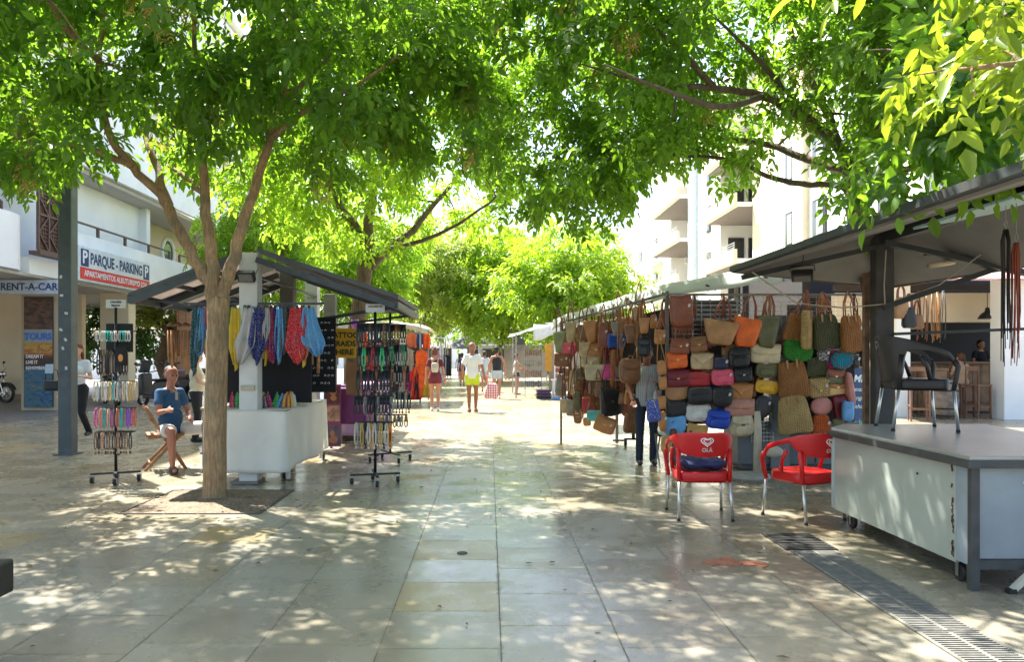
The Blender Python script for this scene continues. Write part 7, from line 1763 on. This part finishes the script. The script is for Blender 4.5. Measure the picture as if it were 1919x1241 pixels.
    q=MB(); q.ell((0,0,0),(.020,.006,.0035),8,6,M=Hm@Matrix.Translation((0,.0985,-.055))); q.build('mouth',mat('lips',(.30,.09,.07),.5),r,smooth=True)
    if not bald or hair:
        hc=hair[1] if hair else (.03,.02,.015); st=hair[0] if hair else 'short'
        hm=mat('hair_%.2f_%.2f'%(hc[0],hc[1]),hc,.7,var=.3,scale=40,bump=.5,bscale=120); q=MB()
        q2=MB(); 
        for s_ in(-1,1): q2.ell((0,0,0),(.019,.006,.004),8,6,M=Hm@Matrix.Translation((s_*.030,.093,.022)))
        q2.build('eyebrows',hm,r,smooth=True)
        if st!='none':
            q.ell((0,0,0),(.085,.098,.085),16,12,M=Hm@Matrix.Translation((0,-.024,.045)))
            if st in('short','bun','pony','long','bob'): q.ell((0,0,0),(.084,.075,.085),14,10,M=Hm@Matrix.Translation((0,-.048,-.005)))
            if st=='bun': q.ell((0,0,0),(.045,.04,.045),12,8,M=Hm@Matrix.Translation((0,-.10,.10)))
            if st=='pony': cap(q,Hm@Vector((0,-.115,.05)),Hm@Vector((0,-.15,-.16)),.035,.022)
            if st=='long': cap(q,Hm@Vector((0,-.06,-.02)),Hm@Vector((0,-.085,-.20)),.075,.065); [cap(q,Hm@Vector((s_*.06,-.03,.0)),Hm@Vector((s_*.075,-.02,-.18)),.032,.022) for s_ in(-1,1)]
            if st=='bob': [cap(q,Hm@Vector((s_*.055,-.035,.0)),Hm@Vector((s_*.06,-.03,-.08)),.035,.03) for s_ in(-1,1)]
            remesh(q,'hair',hm,r,vox,2)
    if top:
        kind,tm=top[:2]; q=MB(); e=.014
        k=.88 if female else 1
        E(q,J['chest'],(.150*sw+e,.105*belly**.5+e,.19)); E(q,J['chest'].lerp(J['pelvis'],.55)+fw*.012*belly,(.138*sw*belly**.6+e,.104*belly+e,.18))
        E(q,J['chest'].lerp(J['neck'],.45),(.118*sw+e,.080+e,.085))
        if kind!='crop': E(q,J['pelvis']+up*.02,(.155*hw+e,.112+e,.085 if kind!='dress' else .13))
        if female: 
            for s_ in(-1,1): E(q,J['chest']+side*.065*s_+fw*.085-up*.01,(.058+e,.05+e,.058+e))
        for s_ in('R','L'):
            sh,el,wr=J['s'+s_],J['e'+s_],J['w'+s_]
            cap(q,J['neck']-up*.06,sh,.046*k+.006,.052*k+.008) if kind!='tank' else cap(q,J['neck']-up*.08,J['neck'].lerp(sh,.55)-up*.02,.05,.045)
            if kind=='tshirt' or kind=='crop': cap(q,sh,sh.lerp(el,.5),.051*k+.008,.050*k+e)
            if kind=='shirt': cap(q,sh,sh.lerp(el,.62),.051*k+.008,.052*k+e)
            if kind=='dress' : cap(q,J['h'+s_],J['h'+s_].lerp(J['k'+s_],.25),.10,.11)
        if kind in('tshirt','shirt','dress'): q.lathe([(.150*hw,-.10),(.165*hw,.0),(.150,.12)],16,M=Matrix.Translation(J['pelvis'])@Mt@Matrix.Diagonal((1,.78*max(1,belly*.95),1,1)))
        remesh(q,'shirt' if kind!='tank' else 'tank_top',tm,r,vox,3)
    if bottom:
        kind,bmx=bottom[:2]; q=MB(); e=.012
        E(q,J['pelvis']+up*.0,(.158*hw+e,.114+e,.115))
        frac={'shorts':.55,'mini':.35,'trousers':1.0,'long':.8,'bermuda':.8}[kind]
        for s_ in('R','L'):
            hp,kn,an=J['h'+s_],J['k'+s_],J['a'+s_]
            if kind=='trousers':
                cap(q,hp,kn,.095*hw+.004,.062); cap(q,kn,an-Vector((0,0,.02)),.062,.055)
            else:
                d=(kn-hp); t1=hp+d*frac; q.tube([hp-d.normalized()*.05,hp,hp+d*frac*.5,t1],[.07,.098*hw,.095*hw,.090*hw],14)
        remesh(q,'trousers' if kind=='trousers' else 'shorts',bmx,r,vox,2)
    if shoes:
        kind,sm=shoes; 
        for s_ in('R','L'):
            q=MB(); an=J['a'+s_]; ft=Vector((0.035 if s_=='R' else -.035,1,0)).normalized()
            if 't'+s_ in J: ft=(J['t'+s_]-an); ft.z=0; ft.normalize()
            dz=-.052 if 't'+s_ not in J else J['t'+s_].z-an.z
            if kind=='shoe':
                cap(q,an-ft*.038+Vector((0,0,-.045)),an+ft*.12+Vector((0,0,dz)),.041,.038); cap(q,an+ft*.10+Vector((0,0,dz)),an+ft*.17+Vector((0,0,dz-.003)),.043,.028); cap(q,an+Vector((0,0,-.01)),an-ft*.03+Vector((0,0,-.045)),.044,.041)
                remesh(q,'shoe',sm,r,vox,2)
            else:
                base=an+Vector((0,0,min(dz,-.052)-.03)); sd=ft.cross(Vector((0,0,1)))
                pts=[]
                for i in range(20):
                    a=2*PI*i/20; pts.append(base+ft*(.065+.135*math.cos(a))+sd*(.045*math.sin(a)*(1+.15*math.cos(a))))
                q.v=[tuple(p) for p in pts]+[tuple(p+Vector((0,0,.012))) for p in pts]; q.f=[tuple(range(19,-1,-1)),tuple(range(20,40))]+[(i,(i+1)%20,(i+1)%20+20,i+20) for i in range(20)]
                for dd in(.02,.11): 
                    c=base+ft*dd; q.tube([c+sd*.042+Vector((0,0,.005)),c+sd*.034+Vector((0,0,.055)),c+Vector((0,0,.078 if dd<.05 else .068)),c-sd*.034+Vector((0,0,.055)),c-sd*.042+Vector((0,0,.005))],.008,6)
                q.build('sandal',sm,r,smooth=False)
    return r,J,Hm,Mt
fab=lambda n,c,**k: mat('fabric_'+n,c,.85,var=.08,scale=6,bump=.25,bscale=9,**k)
tan_=skin('tan',(.42,.20,.12)); dark_tan=skin('deep_tan',(.27,.11,.06)); fair=skin('fair',(.55,.33,.24)); ruddy=skin('ruddy',(.40,.17,.11))
# seated man in the blue t-shirt
sit=dict(pelvis=(0,-.08,.53),chest=(0,-.10,.88),neck=(0,-.085,1.10),head=(0,-.05,1.265),sR=(.162,-.09,1.035),eR=(.25,.02,.78),wR=(.33,.28,.82),sL=(-.162,-.09,1.035),eL=(-.245,-.03,.76),wL=(-.10,.18,.69),
  hR=(.10,-.05,.53),kR=(.29,.32,.55),aR=(.29,.35,.12),tR=(.36,.50,.06),hL=(-.10,-.05,.53),kL=(-.32,.33,.56),aL=(-.34,.27,.10),tL=(-.40,.42,.045))
m_blue=fab('blue_tee',(.03,.10,.22)); m_wsh=fab('white_shorts',(.62,.60,.55)); m_sand=mat('sandal_dark',(.04,.03,.025),.6)
r,J,Hm,Mt=person('seated man in a blue t-shirt and white shorts on the wooden folding chair',(-4.22,10.0,-0.015),R(-120),1.74,ruddy,sit,('none',(.10,.09,.08)),('tshirt',m_blue),('bermuda',m_wsh),('sandal',m_sand),belly=1.22,turn=R(-16),tilt=R(-6),vox=.009)
q=MB(); q.ell((0,0,0),(.077,.080,.06),14,10,M=Hm@Matrix.Translation((0,-.040,.062))); q.ell((0,0,0),(.078,.062,.07),14,10,M=Hm@Matrix.Translation((0,-.050,.01))); remesh(q,'hair',mat('hair_grey',(.12,.11,.10),.8,bump=.5),r,.009)
q=MB(); q.tube([J['neck']+Vector((.06,.0,.02)),J['neck']+Vector((.03,.09,-.03)),J['neck']+Vector((0,.125,-.05)),J['neck']+Vector((-.03,.09,-.03)),J['neck']+Vector((-.06,.0,.02))],.004,5); q.box(tuple(J['neck']+Vector((0,.135,-.11))),(.035,.012,.11)); q.build('lanyard',mat('grey_metal',(.35,.35,.33),.4),r)
# woman in cream tank top working behind
arms=dict(eR=(.21,.06,1.16),wR=(.13,.27,1.06),eL=(-.21,.06,1.16),wL=(-.10,.28,1.04))
person('woman in a cream tank top and black trousers standing behind the seated man',(-5.14,13.1,0),R(-75),1.60,fair,arms,('bun',(.05,.03,.02)),('tank',fab('cream_top',(.62,.56,.42))),('trousers',fab('black',(.015,.015,.018))),('shoe',mat('shoe_black',(.02,.02,.02),.5)),belly=1.25,female=True,tilt=R(-25),vox=.012)
# woman behind the pole
walk=dict(kR=(.09,.10,.50),aR=(.09,.02,.09),kL=(-.09,.04,.49),aL=(-.09,-.26,.15),eR=(.25,-.02,1.14),wR=(.28,.04,.89),eL=(-.23,.0,1.12),wL=(-.20,.20,1.16))
r,J,Hm,Mt=person('red haired woman in a white t-shirt and black trousers walking behind the grey pole',(-7.36,13.35,0),R(185),1.73,fair,walk,('long',(.16,.035,.012)),('crop',fab('white_tee',(.70,.72,.78))),('trousers',MATS['fabric_black']),('shoe',mat('shoe_black',(.02,.02,.02),.5)),female=True,tilt=R(-12),vox=.012)
o=empty('handbag',(-7.76,13.25,.98),R(20),'black handbag and folded papers carried by the woman behind the pole','bag')
pillow(MB(),outline('rect',.26,.20),.09).build('body',lmat('black'),o,smooth=True); MB().tube([(-.11,0,.08),(-.08,0,.28),(.08,0,.28),(.11,0,.08)],.009,6).build('strap',lmat('black'),o,smooth=True)
pillow(MB(),outline('rect',.13,.18),.02,y0=.0).build('papers',fab('bluewhite',(.45,.55,.7)),o); kids(o)[-1].location=(-.03,-.06,.30)
# walkers on the street
w1=dict(kR=(.09,.02,.50),aR=(.085,-.05,.09),kL=(-.085,.09,.51),aL=(-.085,.10,.09),eR=(.235,.0,1.15),wR=(.26,.04,.92),eL=(-.235,-.04,1.15),wL=(-.26,-.02,.90))
r,J,Hm,Mt=person('woman in a maroon top and shorts with a beige backpack walking away',(G(815,771).x,G(815,771).y,0),R(4),1.72,tan_,w1,('bun',(.12,.035,.02)),('tshirt',fab('maroon',(.13,.018,.03))),('mini',fab('maroon2',(.15,.02,.035))),('shoe',mat('shoe_white',(.6,.6,.58),.6)),female=True,belly=1.05,vox=.013)
bp_=empty('backpack',(0,0,0),0,'small beige backpack on the back of the woman in maroon','backpack'); bp_.location=r.location; bp_.rotation_euler=r.rotation_euler; bp_.scale=r.scale
q=MB(); pillow(q,outline('soft',.20,.30),.12); q.v=[(x,y-.185,z+1.22) for x,y,z in q.v]; q.build('body',fab('beige_pack',(.45,.40,.30)),bp_,smooth=True)
q=MB(); pillow(q,outline('soft',.15,.13),.04); q.v=[(x,y-.255,z+1.16) for x,y,z in q.v]; q.build('pocket',fab('beige_pack2',(.50,.46,.36)),bp_,smooth=True)
for s_ in(-1,1): MB().tube([(s_*.07,-.15,1.34),(s_*.10,-.08,1.49),(s_*.11,.04,1.46),(s_*.12,.10,1.30)],.014,6).build('strap',fab('beige_pack',(.45,.40,.30)),bp_,smooth=True)
w2_=dict(kR=(.09,.07,.51),aR=(.075,.10,.09),kL=(-.085,.03,.50),aL=(-.07,-.08,.10),eR=(.25,-.01,1.15),wR=(.30,.05,.90),eL=(-.245,-.04,1.14),wL=(-.26,.05,.92))
r,J,Hm,Mt=person('tall bald man in a white t-shirt and neon yellow shorts walking away',(G(885,773).x,G(885,773).y,0),R(-4),1.87,dark_tan,w2_,('none',(.3,.3,.28)),('shirt',fab('white_tee2',(.66,.66,.62))),('shorts',fab('neon',(.50,.62,.02))),('sandal',mat('sandal_brown',(.15,.06,.03),.6)),turn=R(-35),vox=.013)
# carrier bag with red pattern
def chk(m,N,L,b,tc,out):
    mp=N.new('ShaderNodeMapping'); mp.inputs['Rotation'].default_value=(0,R(45),0); L.new(tc.outputs['Object'],mp.inputs[0])
    c=N.new('ShaderNodeTexChecker'); c.inputs['Scale'].default_value=22; c.inputs[1].default_value=(.62,.05,.08,1); c.inputs[2].default_value=(.75,.68,.66,1); L.new(mp.outputs[0],c.inputs[0]); L.new(c.outputs[0],b.inputs['Base Color'])
o=empty('carrier_bag',(.06,20.05,.58),R(8),'red and white chequered carrier bag held by the man in white','bag')
pillow(MB(),outline('slouch',.40,.46),.16,wav=.08).build('body',mat('bag_check',(.6,.1,.1),.6,extra=chk),o,smooth=True); MB().tube([(-.08,0,.2),(-.16,0,.36),(-.10,0,.40),(.0,0,.22)],.010,6).build('handle',mat('bag_handle',(.6,.25,.25),.6),o,smooth=True)
w3=dict(kR=(.09,.10,.51),aR=(.085,.12,.09),kL=(-.085,.02,.50),aL=(-.08,-.14,.11),eR=(.26,-.03,1.15),wR=(.27,.02,.90),eL=(-.26,.02,1.15),wL=(-.30,.08,.93))
r,J,Hm,Mt=person('man in a black tank top, pale shorts and dark cap walking away',(G(931,748).x,G(931,748).y,0),R(0),1.82,tan_,w3,('short',(.02,.02,.02)),('tank',fab('black_tank',(.02,.022,.026))),('shorts',fab('pale_shorts',(.42,.48,.50))),('shoe',MATS['shoe_white']),turn=R(-20),vox=.014)
q=MB(); q.ell((0,0,0),(.09,.105,.07),14,8,M=Hm@Matrix.Translation((0,-.02,.07))); q.ell((0,0,0),(.07,.07,.01),12,6,M=Hm@Matrix.Translation((0,.11,.06))); q.build('cap',MATS['fabric_black'],r,smooth=True)
r,J,Hm,Mt=person('person in a pale blue shirt between the two walking men, farther off',(G(908,735).x,G(908,735).y,0),R(2),1.72,tan_,w1,('short',(.05,.03,.02)),('shirt',fab('paleblue',(.50,.58,.66))),('shorts',fab('paleblue2',(.4,.45,.5))),('shoe',MATS['shoe_black']),vox=.016)
r,J,Hm,Mt=person('distant person in a navy top walking left of the man in white',(G(866,723).x,G(866,723).y,0),R(0),1.66,tan_,w1,('bob',(.03,.02,.02)),('tshirt',fab('navy_top',(.03,.04,.16))),('mini',fab('navy_top2',(.03,.04,.12))),('shoe',MATS['shoe_black']),female=True,vox=.018)
reach=dict(eR=(.24,.10,1.20),wR=(.20,.34,1.12),eL=(-.23,.10,1.18),wL=(-.16,.33,1.05))
r,J,Hm,Mt=person('woman in a striped beige top and dark shorts browsing the right stall',(G(969,740).x-.02,G(969,740).y,0),R(-78),1.60,ruddy,reach,('bob',(.05,.02,.015)),('tshirt',fab('striped_beige',(.40,.31,.24))),('mini',fab('dark_shorts',(.03,.035,.05))),('sandal',MATS['sandal_brown']),belly=1.3,female=True,tilt=R(-12),vox=.014)
# bag seller
def stripes(m,N,L,b,tc,out):
    w_=N.new('ShaderNodeTexWave'); w_.inputs['Scale'].default_value=11; w_.bands_direction='X'; L.new(tc.outputs['Object'],w_.inputs[0])
    mx=N.new('ShaderNodeMix'); mx.data_type='RGBA'; L.new(w_.outputs['Fac'],mx.inputs[0]); mx.inputs[6].default_value=(.42,.42,.40,1); mx.inputs[7].default_value=(.26,.27,.28,1); L.new(mx.outputs[2],b.inputs['Base Color'])
sel=dict(head=(0,.04,1.62),eR=(.27,-.01,1.15),wR=(.22,.14,.95),eL=(-.24,.02,1.15),wL=(-.14,.16,1.0))
r,J,Hm,Mt=person('seller in a striped grey shirt and jeans standing among the hanging handbags',(G(1213,872).x,10.35,0),R(178),1.66,dark_tan,sel,('short',(.04,.035,.03)),('shirt',mat('striped_shirt',(.4,.4,.4),.8,extra=stripes)),('trousers',fab('dark_jeans',(.02,.028,.05))),('shoe',MATS['shoe_black']),belly=1.12,tilt=R(-14),vox=.010)
# person seated behind the hanging bags: lower leg and sandal show
hid=dict(pelvis=(0,-.05,.55),chest=(0,-.05,.88),neck=(0,-.05,1.10),head=(0,-.03,1.26),sR=(.17,-.05,1.05),eR=(.22,.05,.80),wR=(.15,.26,.72),sL=(-.17,-.05,1.05),eL=(-.22,.05,.80),wL=(-.15,.26,.72),hR=(.09,-.02,.55),kR=(.12,.40,.56),aR=(.12,.42,.11),tR=(.13,.60,.06),hL=(-.09,-.02,.55),kL=(-.12,.40,.56),aL=(-.12,.38,.11),tL=(-.14,.55,.06))
person('person sitting behind the hanging bags, only a brown leg and flip-flop showing',(2.42,9.98,0),R(-172),1.65,skin('brown',(.12,.05,.03)),hid,('short',(.02,.015,.012)),('tshirt',fab('grey_tee',(.25,.25,.25))),('bermuda',fab('white_shorts',(.6,.6,.6))),('sandal',mat('flipflop',(.45,.25,.18),.6)),vox=.012)
o=empty('folding_stool',(2.42,10.08,0),0,'low folding stool under the person behind the bags','stool'); MB().box((0,0,.44),(.34,.30,.03)).build('seat',m_blk,o,bevel=.01); q=MB()
for x in(-.15,.15): q=MB(); q.bar((x,-.14,0),(x,.14,.43),.02); q.bar((x,.14,0),(x,-.14,.43),.02); q.build('crossed_legs',m_railm,o)
# bar staff and guest
person('barman in a black shirt standing behind the bar counter',(P(1838,650,20.6).x,20.6,.22),R(180),1.72,skin('olive',(.35,.18,.11)),dict(eR=(.25,.05,1.16),wR=(.16,.25,1.10),eL=(-.25,.05,1.16),wL=(-.16,.25,1.10)),('short',(.015,.012,.01)),('tshirt',fab('black_shirt',(.012,.012,.014))),('trousers',MATS['fabric_black']),('shoe',MATS['shoe_black']),vox=.014)
sg=dict(pelvis=(0,-.05,.88),chest=(0,-.02,1.20),neck=(0,.0,1.41),head=(0,.03,1.56),sR=(.165,0,1.36),eR=(.22,.08,1.12),wR=(.12,.26,1.16),sL=(-.165,0,1.36),eL=(-.22,.08,1.12),wL=(-.12,.26,1.16),hR=(.09,-.02,.88),kR=(.11,.36,.82),aR=(.11,.30,.42),tR=(.11,.45,.36),hL=(-.09,-.02,.88),kL=(-.11,.36,.82),aL=(-.11,.30,.42),tL=(-.11,.45,.36))
person('woman with a ponytail in a patterned peach top sitting at the bar',(P(1802,700,18.7).x,18.72,-.02),R(8),1.66,fair,sg,('pony',(.12,.05,.025)),('tshirt',fab('peach_top',(.55,.36,.22))),('shorts',MATS['fabric_black']),('shoe',MATS['shoe_black']),female=True,vox=.014)
copy_tree(st,(P(1802,700,18.7).x,18.68,0),R(188),'wooden bar stool under the woman with the ponytail')

person('far walker in a red top beside the grey umbrella',(1.15,47,0),R(10),1.70,tan_,w1,('short',(.03,.02,.02)),('tshirt',fab('red_top',(.45,.06,.05))),('shorts',fab('dk_blue',(.03,.04,.09))),('shoe',MATS['shoe_black']),vox=.022)
person('far walker in a white dress left of the navy topped one',(-1.75,44,0),R(-20),1.66,fair,w1,('long',(.10,.05,.03)),('dress',fab('white_dress',(.65,.65,.62))),('shorts',fab('white_dress2',(.65,.65,.62))),('shoe',MATS['shoe_white']),female=True,vox=.022)
